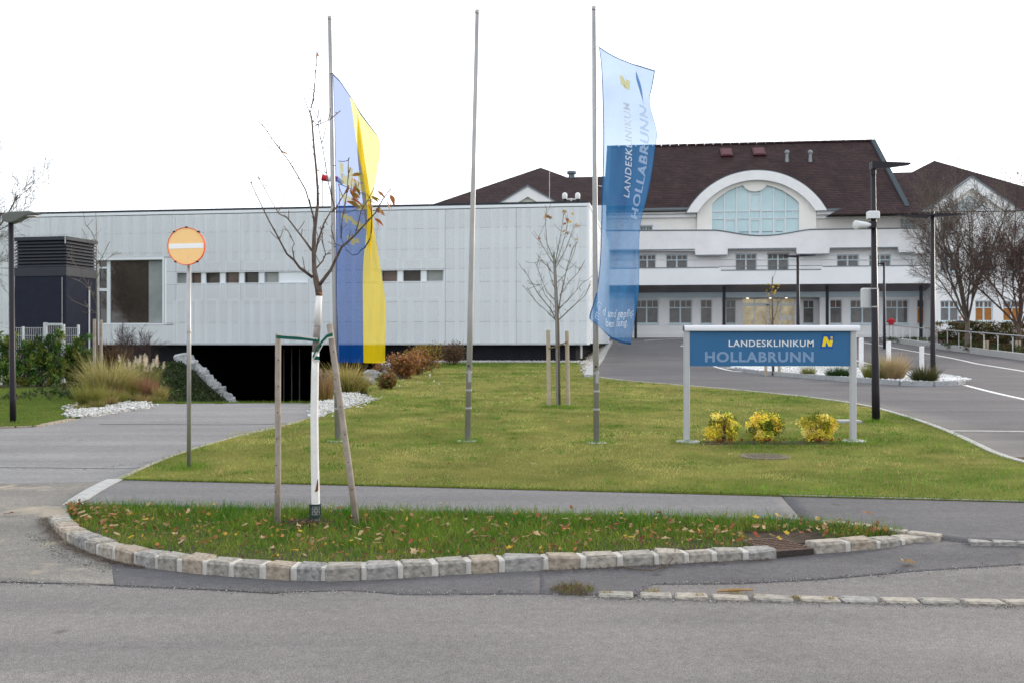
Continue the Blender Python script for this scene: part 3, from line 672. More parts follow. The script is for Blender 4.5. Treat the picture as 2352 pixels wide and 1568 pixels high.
# ------------------------------------------------------------------ facade frames
class Frame:
    """upright plane of a building: u along the front, y into the building"""
    def __init__(s, px, Y, th, zb):
        s.O = Vector(((px-CX)/F*Y, Y)); s.c, s.s = math.cos(th), math.sin(th); s.th = th; s.zb = zb
    def loc(s, px, py, off=0.):
        d = Vector(((px-CX)/F, 1.)); on = s.O.x*s.s + s.O.y*s.c; t = (off+on)/(d.x*s.s + s.c); p = d*t - s.O
        return (p.x*s.c - p.y*s.s, EYE - (py-HY)/F*t)
    def u(s, px, off=0.): return s.loc(px, HY, off)[0]
    def z(s, px, py, off=0.): return s.loc(px, py, off)[1]
    def root(s, name, label, cat):
        o = thing(name, (s.O.x, s.O.y, s.zb), label, cat, rz=-s.th); WL[o] = Vector((0,0,s.zb)); return o
    def world(s, u, y, z): return Vector((s.O.x + u*s.c + y*s.s, s.O.y - u*s.s + y*s.c, z))

M_white = mat('white_sheet', (.76,.80,.84), .45, spec=.4, noise=(.6,.05,3))
M_black = mat('passage_shade_black', (.006,.006,.007), .95, spec=.02)  # darkness inside the passage, painted into its walls, ceiling and floor
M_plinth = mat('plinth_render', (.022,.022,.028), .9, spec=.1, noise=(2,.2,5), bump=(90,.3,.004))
M_coping = mat('coping', (.035,.04,.045), .7, spec=.15)
M_frame = mat('window_frame', (.68,.73,.76), .5)
def glassm(name, col, rough=.03, n=None, col2=None, spec=.35):
    return mat(name, col, rough, spec=spec, noise=n, col2=col2)
M_gl_dark = glassm('dark_glass', (.035,.032,.03), .03, (.9,.6,4), (.10,.085,.07))
M_gl_grey = glassm('curtained_glass', (.10,.095,.095), .05, (3.,.5,3), (.18,.17,.165))
M_gl_brown = glassm('brown_glass', (.07,.05,.04), .05, (2.,.5,4), (.20,.14,.11))
M_gl_pale = glassm('pale_glass', (.28,.30,.29), .05, (1.2,.4,4), (.42,.44,.42))
# perforated sheet: staggered round holes, real see-through holes
def perforated(name, pitch, row, r):
    m = bpy.data.materials.new(name); m.use_nodes = True; N, L = nt(m); b = N['Principled BSDF']
    b.inputs['Base Color'].default_value = (.80,.84,.875,1); b.inputs['Roughness'].default_value = .45
    tc = N.new('ShaderNodeTexCoord'); sx = N.new('ShaderNodeSeparateXYZ'); L.new(tc.outputs['Object'], sx.inputs[0])
    def math_(op, a, c=None, d=None):
        n = N.new('ShaderNodeMath'); n.operation = op
        for i, v in enumerate((a, c, d)):
            if v is None: continue
            if isinstance(v, (int, float)): n.inputs[i].default_value = v
            else: L.new(v, n.inputs[i])
        return n.outputs[0]
    along = math_('ADD', sx.outputs[0], sx.outputs[1])
    zr = math_('DIVIDE', sx.outputs[2], row); iz = math_('FLOOR', zr); fz = math_('SUBTRACT', math_('SUBTRACT', zr, iz), .5)
    odd = math_('MULTIPLY', math_('FLOORED_MODULO', iz, 2.), .5)
    xr = math_('ADD', math_('DIVIDE', along, pitch), odd); fx = math_('SUBTRACT', math_('FRACT', xr), .5)
    dx_ = math_('MULTIPLY', fx, pitch); dz_ = math_('MULTIPLY', fz, row)
    d2 = math_('ADD', math_('MULTIPLY', dx_, dx_), math_('MULTIPLY', dz_, dz_))
    hole = math_('LESS_THAN', d2, r*r)
    oi = N.new('ShaderNodeObjectInfo'); mr = N.new('ShaderNodeMapRange'); mr.inputs[3].default_value = .965; mr.inputs[4].default_value = 1.02; L.new(oi.outputs['Random'], mr.inputs[0])
    mm = N.new('ShaderNodeMix'); mm.data_type = 'RGBA'; mm.blend_type = 'MULTIPLY'; mm.inputs[0].default_value = 1; mm.inputs[6].default_value = b.inputs['Base Color'].default_value[:]; L.new(mr.outputs[0], mm.inputs[7]); L.new(mm.outputs[2], b.inputs['Base Color'])
    t = N.new('ShaderNodeBsdfTransparent'); mx = N.new('ShaderNodeMixShader')
    L.new(hole, mx.inputs[0]); L.new(b.outputs[0], mx.inputs[1]); L.new(t.outputs[0], mx.inputs[2]); L.new(mx.outputs[0], N['Material Output'].inputs['Surface'])
    return m
M_perf = perforated('perforated_sheet', .085, .0425, .0175)

# ------------------------------------------------------------------ perforated clinic wing
W = Frame(1352, 45.0, math.atan(.146), .5)
wb = W.root('clinic_wing', 'long white flat roofed clinic wing clad in perforated metal panels', 'building')
colpx = [1348,1186,1023,866,709,552.6,402.6,257,115,-25,-165]; cu = [W.u(p) for p in colpx]
rowpy = [475,519,567.6,614,645,691,738,788.5]; rz_ = [W.z(1350, y) for y in rowpy]
GAP = .006
def wpart(mb, name, m, parent=None): return mb.build(name, m, parent or wb)
def panel(u0, u1, z0, z1): return wpart(MB().box(min(u0,u1)+GAP, max(u0,u1)-GAP, -.006, .006, min(z0,z1)+GAP, max(z0,z1)-GAP), 'panel', M_perf)
bw = [W.u(376), W.u(219), W.z(376,592), W.z(376,745)]       # big window: right, left, top, bottom
for i in range(len(cu)-1):
    uR, uL = cu[i], cu[i+1]
    for j in range(7):
        zt, zbm = rz_[j], rz_[j+1]
        if j == 3 and i in (2,4,5): continue                  # the ribbon windows
        if i in (6,7) and zt > bw[3] and zbm < bw[2]:          # round the big window
            if j < 6 and zbm < bw[3]-.01 and zt > bw[3]: pass
            if zt > bw[2]+.05 : panel(uL, uR, zt, bw[2]+.02) if i == 6 or True else None
            if zbm < bw[3]-.05: panel(uL, uR, bw[3]-.03, zbm)
            za, zc = min(zt, bw[2]+.0), max(zbm, bw[3]-.0)
            if i == 6: panel(bw[0]+.03, uR, za, zc)
            else: panel(uL, bw[1]-.03, za, zc)
            continue
        panel(uL, uR, zt, zbm)
# side of the wing
SIDE = 19.0; ns = 6
for k in range(ns):
    y0, y1 = .02 + k*SIDE/ns, .02 + (k+1)*SIDE/ns
    for j in range(7): wpart(MB().box(cu[0]+.10, cu[0]+.112, y0+GAP, y1-GAP, rz_[j+1]+GAP, rz_[j]-GAP), 'panel', M_perf)
wpart(MB().box(cu[0]-.005, cu[0]+.115, -.012, .018, rz_[7]-.02, rz_[0]+.02), 'corner_trim', M_white)
wpart(MB().box(cu[-1], cu[0]+.13, -.02, .30, rz_[0]+.03, rz_[0]+.16), 'fascia', M_white)
wpart(MB().box(cu[0]+.02, cu[0]+.13, .303, SIDE, rz_[0]+.03, rz_[0]+.16), 'fascia', M_white)
wpart(MB().box(cu[-1], cu[0]+.08, .05, SIDE, rz_[0]+.163, rz_[0]+.27), 'roof_coping', M_coping)
wpart(MB().box(cu[-1], cu[0]+.11, -.02, .35, rz_[7]-.055, rz_[7]-.02), 'bottom_edge', M_white)
# wall behind the screen, with its window openings and upright ribs
panes_px = [(408,430),(440,464),(473.5,507),(518.5,551),(562,596),(608,642),(846,868),(877,914),(926,968),(980,1019)]
BY = .26; zw = [W.z(1350, 590), W.z(1350, 682)]
holes = []
for a, b in panes_px: holes.append(rect(W.u(a,BY), W.u(b,BY), zw[1], zw[0]))
holes.append(rect(bw[1], bw[0], bw[3], bw[2]))
M_back = mat('backing_wall', (.22,.24,.26), .8, noise=(.5,.1,3))
wpart(MB().prism(rect(cu[-1], cu[0]-.02, rz_[7]-.01, rz_[0]+.02), BY, BY+.2, holes), 'backing_wall', M_back)
wpart(MB().box(cu[0]-.17, cu[0]-.02, BY+.21, SIDE, rz_[7]-.01, rz_[0]+.02), 'backing_wall', M_back)
rr = random.Random(4); M_rib = mat('rib_metal', (.80,.83,.86), .6)
uu = cu[-1]+.3
while uu < cu[0]-.2:
    w_ = rr.uniform(.14,.3)
    inw = any(min(p[0] for p in hl)-.05 < uu+w_ and uu < max(p[0] for p in hl)+.05 for hl in holes)
    spans = [(rz_[7]+.02, rz_[0]-.01)]
    if bw[1]-.1 < uu+w_ and uu < bw[0]+.1: spans = [(bw[2]+.1, rz_[0]-.01)]
    elif inw: spans = [(zw[0]+.05, rz_[0]-.01), (rz_[7]+.02, zw[1]-.05)]
    for za_, zb_ in spans: wpart(MB().box(uu, uu+w_, BY-.16, BY-.002, za_, zb_), 'rib', M_rib)
    uu += w_ + rr.uniform(.22,.55)
# ribbon windows
for k, (a, b) in enumerate(panes_px):
    u0, u1 = W.u(a,BY), W.u(b,BY)
    f = MB().prism(rect(u0-.02, u1+.02, zw[1]-.02, zw[0]+.02), BY-.03, BY-.004, [rect(u0+.04, u1-.04, zw[1]+.04, zw[0]-.04)])
    fo = wpart(f, 'window', M_frame)
    MB().box(u0+.04, u1-.04, BY-.012, BY-.008, zw[1]+.04, zw[0]-.04).build('pane', (M_gl_dark, M_gl_brown, M_gl_dark, M_gl_brown)[k % 4] if k not in (0,5,9) else M_gl_pale, fo)
for (i0, i1) in ((3,2),(6,4)):                                # white surround and blank infill of the ribbon
    u0, u1 = cu[i0], cu[i1]; zt, zbm = rz_[3], rz_[4]
    wpart(MB().prism(rect(u0+.01, u1-.01, zbm+.01, zt-.01), -.012, .05, [rect(u0+.06, u1-.06, zbm+.05, zt-.05)]), 'ribbon_frame', M_white)
    last = None
    inside = sorted([(W.u(a,.1), W.u(b,.1)) for a, b in panes_px if u0 < W.u((a+b)/2,.1) < u1])
    x_ = u0+.065
    for a, b in inside + [(u1-.065, None)]:
        if a - x_ > .03: wpart(MB().box(x_, a, .06, .09, zbm+.055, zt-.055), 'infill_panel', M_white)
        if b is not None: x_ = b
# the big window
u1, u0, zt, zbm = bw
wpart(MB().prism(rect(u0-.02, u1+.02, zbm-.02, zt+.02), -.02, .02, [rect(u0+.04, u1-.05, zbm+.05, zt-.09)]), 'window_surround', M_white)
um = [W.u(255,.2), W.u(247.5,.2), W.u(229,.2)]; zz_ = [W.z(300,y,.2) for y in (593.5, 609, 613.5, 662, 668.5, 742.5)]
uR = min(W.u(374.5,.2), u1-.08); zz_[0] = min(zz_[0], zt-.10); zz_[5] = max(zz_[5], zbm+.07); zz_[1] = zz_[0]-.30; zz_[2] = zz_[1]-.09
panes = [(um[0], uR, zz_[5], zz_[0]), (um[2], um[1], zz_[1], zz_[0]), (um[2], um[1], zz_[3], zz_[2]), (um[2], um[1], zz_[5], zz_[4])]
fo = wpart(MB().prism(rect(u0+.02, u1-.02, zbm+.02, zt-.02), .12, .22, [rect(p[0], p[1], p[2], p[3]) for p in panes]), 'window', M_frame)
for p in panes: MB().box(p[0]-.005, p[1]+.005, .195, .2, p[2]-.005, p[3]+.005).build('pane', glassm('picture_window_glass', (.022,.018,.016), .01, (.5,.5,4), (.06,.05,.042), 1.), fo)
uc = um[0] + (uR-um[0])*.73
MB().box(uc, uR-.01, .188, .193, zz_[5]+.02, zz_[0]-.02).build('blind', glassm('blind_glass', (.22,.25,.25), .05, (.8,.4,4), (.34,.37,.36)), fo)
# underside, plinth and the drive-through opening
ou0, ou1 = W.u(428,.6), W.u(872,.6)
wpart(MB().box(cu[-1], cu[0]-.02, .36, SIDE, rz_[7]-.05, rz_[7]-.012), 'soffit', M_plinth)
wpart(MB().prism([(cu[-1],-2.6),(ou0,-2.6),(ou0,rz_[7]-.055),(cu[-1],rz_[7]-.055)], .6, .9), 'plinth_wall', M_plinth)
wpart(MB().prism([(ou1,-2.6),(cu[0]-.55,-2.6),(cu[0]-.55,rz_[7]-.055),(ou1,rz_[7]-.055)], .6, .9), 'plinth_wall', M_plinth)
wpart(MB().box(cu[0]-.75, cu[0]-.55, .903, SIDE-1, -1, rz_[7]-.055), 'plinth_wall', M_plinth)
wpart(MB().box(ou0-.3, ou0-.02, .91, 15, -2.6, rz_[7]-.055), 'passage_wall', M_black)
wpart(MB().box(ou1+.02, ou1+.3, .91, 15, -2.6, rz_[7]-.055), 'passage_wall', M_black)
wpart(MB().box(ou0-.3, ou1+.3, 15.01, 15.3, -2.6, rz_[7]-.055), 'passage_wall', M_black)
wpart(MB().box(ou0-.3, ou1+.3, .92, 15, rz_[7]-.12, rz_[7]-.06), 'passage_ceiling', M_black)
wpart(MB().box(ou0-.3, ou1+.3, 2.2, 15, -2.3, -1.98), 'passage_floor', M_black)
M_alu = mat('aluminium', (.50,.50,.50), .42, metal=.75, noise=(6,.12,4))
for px in (652,670,688):
    u_ = W.u(px, 4); wpart(MB().tube([(u_,4,-2.3),(u_,4,1.4)], .03, 8), 'gate_bar', mat('gate_bar_grey', (.16,.16,.16), .5))
# roof furniture
rt = rz_[0]+.27
for px in (880,928):
    u_ = W.u(px, 3.); zq = rt
    wpart(MB().lathe([(.16,0),(.16,.16),(.10,.2),(.10,.26),(.17,.28),(.17,.36),(.05,.42)], (u_,3.,zq), 16), 'roof_vent', mat('zinc', (.28,.31,.33), .45, metal=.6))
for px, top in ((1262,388),(112,392),(368,468),(790,455)):
    u_ = W.u(px, 2.); wpart(MB().tube([(u_,2.,rt),(u_,2.,W.z(px,top,2.))], .012, 5), 'lightning_rod', M_alu)
wpart(MB().lathe([(.055,-.62),(.055,0)], (cu[0]-.28,.3,rz_[7]-.05), 12), 'downpipe', M_alu)
p = W.world(W.u(1312,1.2), 1.2, rt)
fl = thing('roof_floodlight', tuple(p), 'pair of white ball shaped camera heads on a bracket on the clinic wing roof', 'camera')
MB().tube([p, p+Vector((0,0,.3))], .03, 8).tube([p+Vector((-.33,0,.25)), p+Vector((.33,0,.25))], .03, 8).build('bracket', mat('white_plastic', (.75,.75,.74), .4), fl)
for sx in (-.3,.3):
    q = p+Vector((sx,0,.27)); MB().lathe([(.06,-.07),(.11,0),(.12,.08),(.12,.18),(.1,.25),(.04,.29)], tuple(q), 14).build('camera_head', MATS['white_plastic'], fl)
    MB().lathe([(.075,-.09),(.085,0)], tuple(q+Vector((0,-.03,-.02))), 12).build('lens', mat('lens_black', (.02,.02,.02), .1), fl)

# ------------------------------------------------------------------ gravel and stones
def pebbles(r, P_, size, cols):
    n = len(P_); base = np.array([[1,0,0],[0,1,0],[-1,0,0],[0,-1,0],[0,0,1],[0,0,-.6]], float)
    sc = r.uniform(.6,1.3,(n,1,3)); jit = r.uniform(-.25,.25,(n,6,3)); a = r.uniform(0,6.28,n); ca, sa = np.cos(a), np.sin(a)
    v = (base[None]+jit)*sc; x = v[:,:,0]*ca[:,None]-v[:,:,1]*sa[:,None]; y = v[:,:,0]*sa[:,None]+v[:,:,1]*ca[:,None]
    v = np.stack([x,y,v[:,:,2]*.7],2)*size[:,None,None]*.5 + P_[:,None,:]
    f = np.array([[0,1,4],[1,2,4],[2,3,4],[3,0,4],[1,0,5],[2,1,5],[3,2,5],[0,3,5]])
    Q = (np.arange(n)[:,None,None]*6 + f[None]).reshape(-1,3)
    return v.reshape(-1,3), Q, np.repeat(cols, 6, axis=0)
M_peb = mat('pebble', (.6,.6,.58), .85, attr=True)
V, Q, C = pebbles(rng, np.stack([g_p[:,0],g_p[:,1],h(g_p[:,0],g_p[:,1])+.007],1), rng.uniform(.004,.014,g_n), pick(rng, [(.30,.28,.26),(.42,.40,.37),(.16,.13,.10),(.10,.08,.06)], g_n, .25))
tag(link('road_grit', np_mesh('road_grit', V, Q, C), M_peb), 'loose grit gathered along the seams of the street asphalt', 'grit', kind='stuff')
M_gravel = mat('gravel_bed', (.42,.41,.39), .9, noise=(40,.5,3), bump=(50,1,.02), col2=(.62,.61,.59))
M_wgravel = mat('white_gravel_bed', (.30,.29,.27), .9, noise=(40,.4,3), bump=(50,1,.02), col2=(.62,.62,.61))
def gravel_strip(name, A, B, n, size, cols, m, label, off=.02):
    ribbon(name, A, B, 40, 6, off, m)
    A = resample(A, 200); B = resample(B, 200); i = rng.integers(0,200,n); s = rng.uniform(0,1,n)[:,None]; p = A[i]*(1-s)+B[i]*s + rng.normal(0,.09,(n,2))
    V, Q, C = pebbles(rng, np.stack([p[:,0],p[:,1],h(p[:,0],p[:,1])+off+size*.12],1), rng.uniform(.6,1.3,n)*size, pick(rng, cols, n, .2))
    tag(link('loose_' + name, np_mesh(name, V, Q, C), M_peb), label, 'gravel', kind='stuff')
wp = lambda u_, y_: tuple(W.world(u_, y_, 0)[:2])
gravel_strip('plinth_gravel', [wp(W.u(895)+.3,-.7), wp(cu[0]+.1,-.7)], [wp(W.u(895)+.3,.58), wp(cu[0]+.1,.58)], 2500, .09, [(.45,.44,.42),(.6,.59,.57),(.3,.29,.28)], M_gravel, 'grey gravel strip along the dark plinth of the clinic wing', .04)
kl = [tuple(G(1352,868)), (3.05,38), (3.9,45), (5.75,60), (6.6,67)]
gravel_strip('side_gravel', kl, [wp(cu[0]-.3,-.3), wp(cu[0]-.1,.2), wp(cu[0]-.1,1), wp(cu[0]-.1,16), wp(cu[0]-.1,22)], 5000, .10, [(.45,.44,.42),(.6,.59,.57),(.3,.28,.26),(.38,.3,.22)], M_gravel, 'grey brown gravel between the clinic wing and the access road kerb', .05)
krs = thing('access_kerb', (0,0,0), None, None); tag(krs, kind='structure')
edging('kerb_block', resample(kl, 60), .30, .12, M_conc, 1.5, .006, krs)
# gravel beds beside the driveway
gravel_strip('driveway_gravel_bed', gpts([(165,962),(230,955),(290,945),(345,938)]), [(-8.95,20.3),(-9.3,21.8),(-9.0,23.0),(-8.5,22.9)], 2600, .06, [(.58,.58,.57),(.46,.46,.45),(.36,.35,.32)], M_wgravel, 'white gravel under the ornamental grasses left of the driveway', .035)
gravel_strip('driveway_gravel_bed', gpts([(724,968),(745,955),(800,938),(862,921)]), [(-4.15,21.4),(-4.0,22.2),(-4.2,23.8),(-4.5,26)], 2300, .06, [(.58,.58,.57),(.46,.46,.45),(.36,.35,.32)], M_wgravel, 'white gravel under the grasses right of the driveway', .05)
# blocks stepping down the bank on both sides of the passage
M_boul = mat('boulder_stone', (.17,.175,.18), .9, noise=(3,.4,6), bump=(9,.9,.08), col2=(.42,.43,.44))
def boulder_mesh(seed, flat=.75):
    bm = bmesh.new(); bmesh.ops.create_icosphere(bm, subdivisions=2, radius=.5); r = random.Random(seed)
    ph = [r.uniform(0,6.28) for _ in range(6)]
    for v in bm.verts:
        c = v.co; k = 1 + .13*math.sin(3*c.x*2+ph[0]) + .12*math.sin(3.4*c.y*2+ph[1]) + .10*math.sin(4*c.z*2+ph[2]) + r.uniform(-.03,.03)
        v.co = Vector((c.x*k, c.y*k, c.z*k*flat))
    me = bpy.data.meshes.new('boulder'); bm.to_mesh(me); bm.free(); me.materials.append(M_boul); return me
def GR(px, py, y0=22.6):
    a = (px-CX)/F; b = (py-HY)/F; Y = np.arange(y0, 70, .05); f = EYE - b*Y - h(a*Y, Y); i = int(np.argmax(f < 0)) if (f < 0).any() else 480
    return Vector((a*Y[i], Y[i], hz(a*Y[i], Y[i])))
BM_ = [boulder_mesh(i) for i in range(6)]; rb = random.Random(9)
M_block = mat('block_stone', (.34,.35,.355), .9, noise=(5,.4,6), bump=(12,.8,.05), col2=(.60,.61,.62))
BK_ = [stone_mesh(300+i, 1, 1, .8, .12, .09) for i in range(5)]
for me in BK_: me.materials.append(M_block)
def boulder(px, py, Y, sz, label, group):
    p = block_at if 'block' in label else GR(px, py); blk = 'block' in label; o = bpy.data.objects.new('stone_block' if blk else 'boulder', BK_[rb.randrange(5)] if blk else BM_[rb.randrange(6)]); COL.objects.link(o); o.location = p + Vector((0,0,.14*sz/.5))
    o.scale = (sz*rb.uniform(.9,1.2), sz, sz*rb.uniform(.85,1.1)); o.rotation_euler = (rb.uniform(-.3,.3), rb.uniform(-.3,.3), rb.uniform(0,6.28)); tag(o, label, 'stone', group)
for k in range(15):
    t = k/16; px, py = 413+120*t + rb.uniform(-2,2), 823+112*t**.97; Y = 47.0 - 1.0*t
    xb = float(np.interp(46.9, [21.2,47.5], [-8.2,-12.4])) - 3.15 + 3.0*t; block_at = Vector((xb + rb.uniform(-.05,.05), 46.9 + rb.uniform(-.1,.1), hz(xb,46.9)))
    boulder(px+2, py+2, Y, .46 if k else .6, 'pale block of the stone steps edging the left bank of the ramp', 'blocks edging the left bank')
for px, py, s_ in ((822,893,.5),(840,886,.55),(858,876,.62),(870,874,.5),(885,861,.85),(900,852,.9),(905,868,.6),(922,846,.85)):
    boulder(px, py, 36 if px < 880 else 38, s_*.9, 'rounded grey boulder heaped on the right bank of the ramp', 'boulders on the right bank')
# ------------------------------------------------------------------ the old clinic building
H = Frame(1738, 75.0, math.radians(7.0), 1.9)
hb = H.root('clinic_main_building', 'white three storey clinic with dark tiled roof, arched dormer window and entrance canopy', 'building')
M_wall = mat('white_render', (.83,.83,.83), .85, noise=(.5,.06,5), bump=(40,.15,.01))
M_wall2 = mat('grey_white_render', (.79,.78,.785), .85, noise=(.7,.09,5), bump=(40,.15,.01))
M_cream = mat('cream_render', (.82,.795,.755), .85, noise=(.6,.07,5), bump=(40,.15,.01))
M_trim = mat('trim_white', (.81,.81,.815), .7, noise=(1.5,.07,5))
M_zinc = mat('zinc_sheet', (.16,.19,.215), .6, spec=.2, noise=(1.5,.15,4))
M_fr = mat('blue_white_frame', (.56,.66,.71), .5)
M_canopy = mat('canopy_underside', (.16,.125,.14), .35, noise=(.4,.12,3))
M_steel = mat('dark_steel', (.02,.022,.028), .5, spec=.2)
def tiles(name, c1, c2, mort):
    m = bpy.data.materials.new(name); m.use_nodes = True; N, L = nt(m); b = N['Principled BSDF']
    tc = N.new('ShaderNodeTexCoord'); sx = N.new('ShaderNodeSeparateXYZ'); L.new(tc.outputs['Object'], sx.inputs[0])
    ad = N.new('ShaderNodeMath'); ad.operation = 'ADD'; L.new(sx.outputs[0], ad.inputs[0]); L.new(sx.outputs[1], ad.inputs[1])
    mu = N.new('ShaderNodeMath'); mu.operation = 'MULTIPLY'; L.new(sx.outputs[2], mu.inputs[0]); mu.inputs[1].default_value = 1.0
    cb = N.new('ShaderNodeCombineXYZ'); L.new(ad.outputs[0], cb.inputs[0]); L.new(mu.outputs[0], cb.inputs[1])
    bt = N.new('ShaderNodeTexBrick'); bt.inputs['Scale'].default_value = 1; bt.inputs['Brick Width'].default_value = .24; bt.inputs['Row Height'].default_value = .17
    bt.inputs['Mortar Size'].default_value = .03; bt.inputs['Mortar Smooth'].default_value = .4; bt.inputs['Bias'].default_value = -.1
    bt.inputs['Color1'].default_value = (*c1,1); bt.inputs['Color2'].default_value = (*c2,1); bt.inputs['Mortar'].default_value = (*mort,1)
    L.new(cb.outputs[0], bt.inputs['Vector'])
    n = N.new('ShaderNodeTexNoise'); n.inputs['Scale'].default_value = .8; n.inputs['Detail'].default_value = 8; L.new(tc.outputs['Object'], n.inputs['Vector'])
    r = N.new('ShaderNodeValToRGB'); r.color_ramp.elements[0].position = .35; r.color_ramp.elements[1].position = .68; r.color_ramp.elements[0].color = (.75,.72,.72,1); r.color_ramp.elements[1].color = (1.3,1.3,1.32,1)
    L.new(n.outputs['Fac'], r.inputs[0]); mx = N.new('ShaderNodeMix'); mx.data_type = 'RGBA'; mx.blend_type = 'MULTIPLY'; mx.inputs[0].default_value = 1
    L.new(bt.outputs['Color'], mx.inputs[6]); L.new(r.outputs[0], mx.inputs[7]); L.new(mx.outputs[2], b.inputs['Base Color'])
    b.inputs['Roughness'].default_value = .75; b.inputs['Specular IOR Level'].default_value = .18; bp = N.new('ShaderNodeBump'); bp.inputs['Strength'].default_value = 1; bp.inputs['Distance'].default_value = .05; bp.invert = True
    L.new(bt.outputs['Fac'], bp.inputs['Height']); L.new(bp.outputs[0], b.inputs['Normal']); return m
M_tile = tiles('roof_tiles', (.034,.014,.0155), (.062,.030,.030), (.009,.005,.006))
def hp(mb, name, m, parent=None): return mb.build(name, m, parent or hb)
gz = H.zb - .5
def window(px0, px1, py0, py1, off, style='double', glass=(None,None), parent=None, sill=True, rec=.12):
    """mullioned window with small upper lights; off = wall plane"""
    u0, u1 = H.u(px0,off), H.u(px1,off); zt = H.z((px0+px1)/2,py0,off); zb_ = H.z((px0+px1)/2,py1,off); w = u1-u0; hh = zt-zb_
    fr = .075*min(1, w/1.2); panes = []; up = zb_ + hh*.67
    cols = 2 if style == 'double' else 1
    gap = fr*1.5
    cw = (w - 2*fr - (cols-1)*gap)/cols
    for c in range(cols):
        a = u0+fr+c*(cw+gap); b = a+cw
        panes.append((a, b, zb_+fr, up-fr*.5, 0))
        panes.append((a, (a+b)/2-.022, up+fr*.5, zt-fr, 1)); panes.append(((a+b)/2+.022, b, up+fr*.5, zt-fr, 1))
    y = off + rec
    fo = hp(MB().prism(rect(u0, u1, zb_, zt), y, y+.09, [rect(*p[:4]) for p in panes]), 'window', M_fr, parent)
    for p in panes: MB().box(p[0]-.004, p[1]+.004, y+.05, y+.06, p[2]-.004, p[3]+.004).build('pane', glass[p[4]], fo)
    if sill: MB().box(u0-.04, u1+.04, off-.05, y-.002, zb_-.09, zb_-.004).build('sill', M_fr, fo)
    return rect(u0, u1, zb_, zt)
GA = (M_gl_grey, M_gl_brown); GB = (M_gl_grey, M_gl_grey)
# warm rooms behind lit panes
M_lit = mat('lit_curtain', (.20,.07,.02), .4, noise=(3,.6,3), col2=(.42,.19,.04), emit=((.5,.17,.02), .06))
GLIT = (M_lit, M_gl_brown)
UL = H.u(1385); UR = H.u(2146)
# ground floor front wall, with windows and the recessed entrance
gw = [(1458,1512.5,'double'),(1536,1589.6,'double'),(1609,1635.5,'single'),(1906.6,1934,'single'),(1953,2010,'double'),(2035,2087,'double'),(2106.7,2133,'single')]
holes = [window(a, b, 688.6, 743.4, 0, s_, GLIT if a == 2106.7 else GA) for a, b, s_ in gw]
rec = rect(H.u(1658), H.u(1883), gz, H.z(1770,684)); zfl1 = H.z(1738, 655)
outer = [(UL,gz),(rec[0][0],gz),(rec[3][0],rec[3][1]),(rec[2][0],rec[2][1]),(rec[1][0],gz),(UR,gz),(UR,zfl1),(UL,zfl1)]
hp(MB().prism(outer, 0, .4, holes), 'ground_floor_wall', M_wall)
hp(MB().box(UL, rec[0][0]-.3, -.03, -.002, H.z(1500,770), H.z(1500,766)), 'base_moulding', M_trim)
hp(MB().box(rec[1][0]+.3, UR, -.03, -.002, H.z(2000,770), H.z(2000,766)), 'base_moulding', M_trim)
# blocks of the moulding between the window heads
for a, b in ((1390,1456),(1514.5,1534),(1591.5,1607),(1637.5,1656),(1885,1904.6),(1936,1951),(2012,2033),(2089,2104)):
    hp(MB().box(H.u(a), H.u(b), -.06, -.002, H.z(a,700.5), H.z(a,684.5)), 'frieze_block', M_wall)
hp(MB().box(UL, UR, -.15, -.061, H.z(1738,683.5), H.z(1738,670)), 'frieze_beam', mat('pale_blue_beam', (.56,.66,.72), .6))
# entrance: recessed wall, side windows, glazed sliding door
RY = .9; dz0, dz1 = H.z(1765,776,RY), H.z(1765,686,RY)
sideh = [window(1667, 1689.5, 690, 743, RY, 'single', GA), window(1845, 1870, 690, 743, RY, 'single', GB)]
dh = rect(H.u(1705,RY), H.u(1825.5,RY), dz0, dz1)
hp(MB().prism([(H.u(1650,RY),gz),(dh[0][0],gz),(dh[0][0],dz1),(dh[1][0],dz1),(dh[1][0],gz),(H.u(1892,RY),gz),(H.u(1892,RY),H.z(1765,680,RY)),(H.u(1650,RY),H.z(1765,680,RY))], RY, RY+.3, sideh), 'entrance_wall', M_wall2)
hp(MB().box(rec[0][0]-.02, rec[1][0]+.02, .41, RY-.002, H.z(1765,683)-.02, H.z(1765,683)+.1), 'entrance_soffit', M_canopy)
def lobby(name):
    m = mat(name, (.16,.12,.06), .06, spec=.5, noise=(1.6,.45,6), col2=(.50,.42,.26))
    b = m.node_tree.nodes['Principled BSDF']; src = b.inputs['Base Color'].links[0].from_socket
    m.node_tree.links.new(src, b.inputs['Emission Color']); b.inputs['Emission Strength'].default_value = .32; return m
M_lobby = lobby('lit_lobby_glass')
dpx = [1705,1733.5,1763.5,1793,1825.5]; du = [H.u(p,RY) for p in dpx]; ztr = H.z(1765,702,RY); ztp = H.z(1765,699,RY)
panes = []
for k in range(4): panes.append((du[k]+.04, du[k+1]-.04, dz0+.05, H.z(1765,703,RY))); panes.append((du[k]+.03, du[k+1]-.03, H.z(1765,696,RY), dz1-.04))
do = hp(MB().prism(rect(dh[0][0]+.004, dh[1][0]-.004, dz0, dz1-.004), RY+.02, RY+.12, [rect(*p) for p in panes]), 'entrance_door', M_frame)
for k, p in enumerate(panes): MB().box(p[0]-.004, p[1]+.004, RY+.06, RY+.07, p[2]-.004, p[3]+.004).build('pane', M_lobby, do)
for k in range(2): MB().box(H.u(1797+k*12,RY), H.u(1806+k*12,RY), RY+.05, RY+.055, H.z(1765,735,RY), H.z(1765,724.5,RY)).build('notice', mat('paper', (.75,.75,.76), .8), do)
MB().box(H.u(1759,RY), H.u(1768,RY), RY-.06, RY+.015, H.z(1765,701.5,RY), H.z(1765,699.5,RY)).build('door_sensor', M_steel, do)
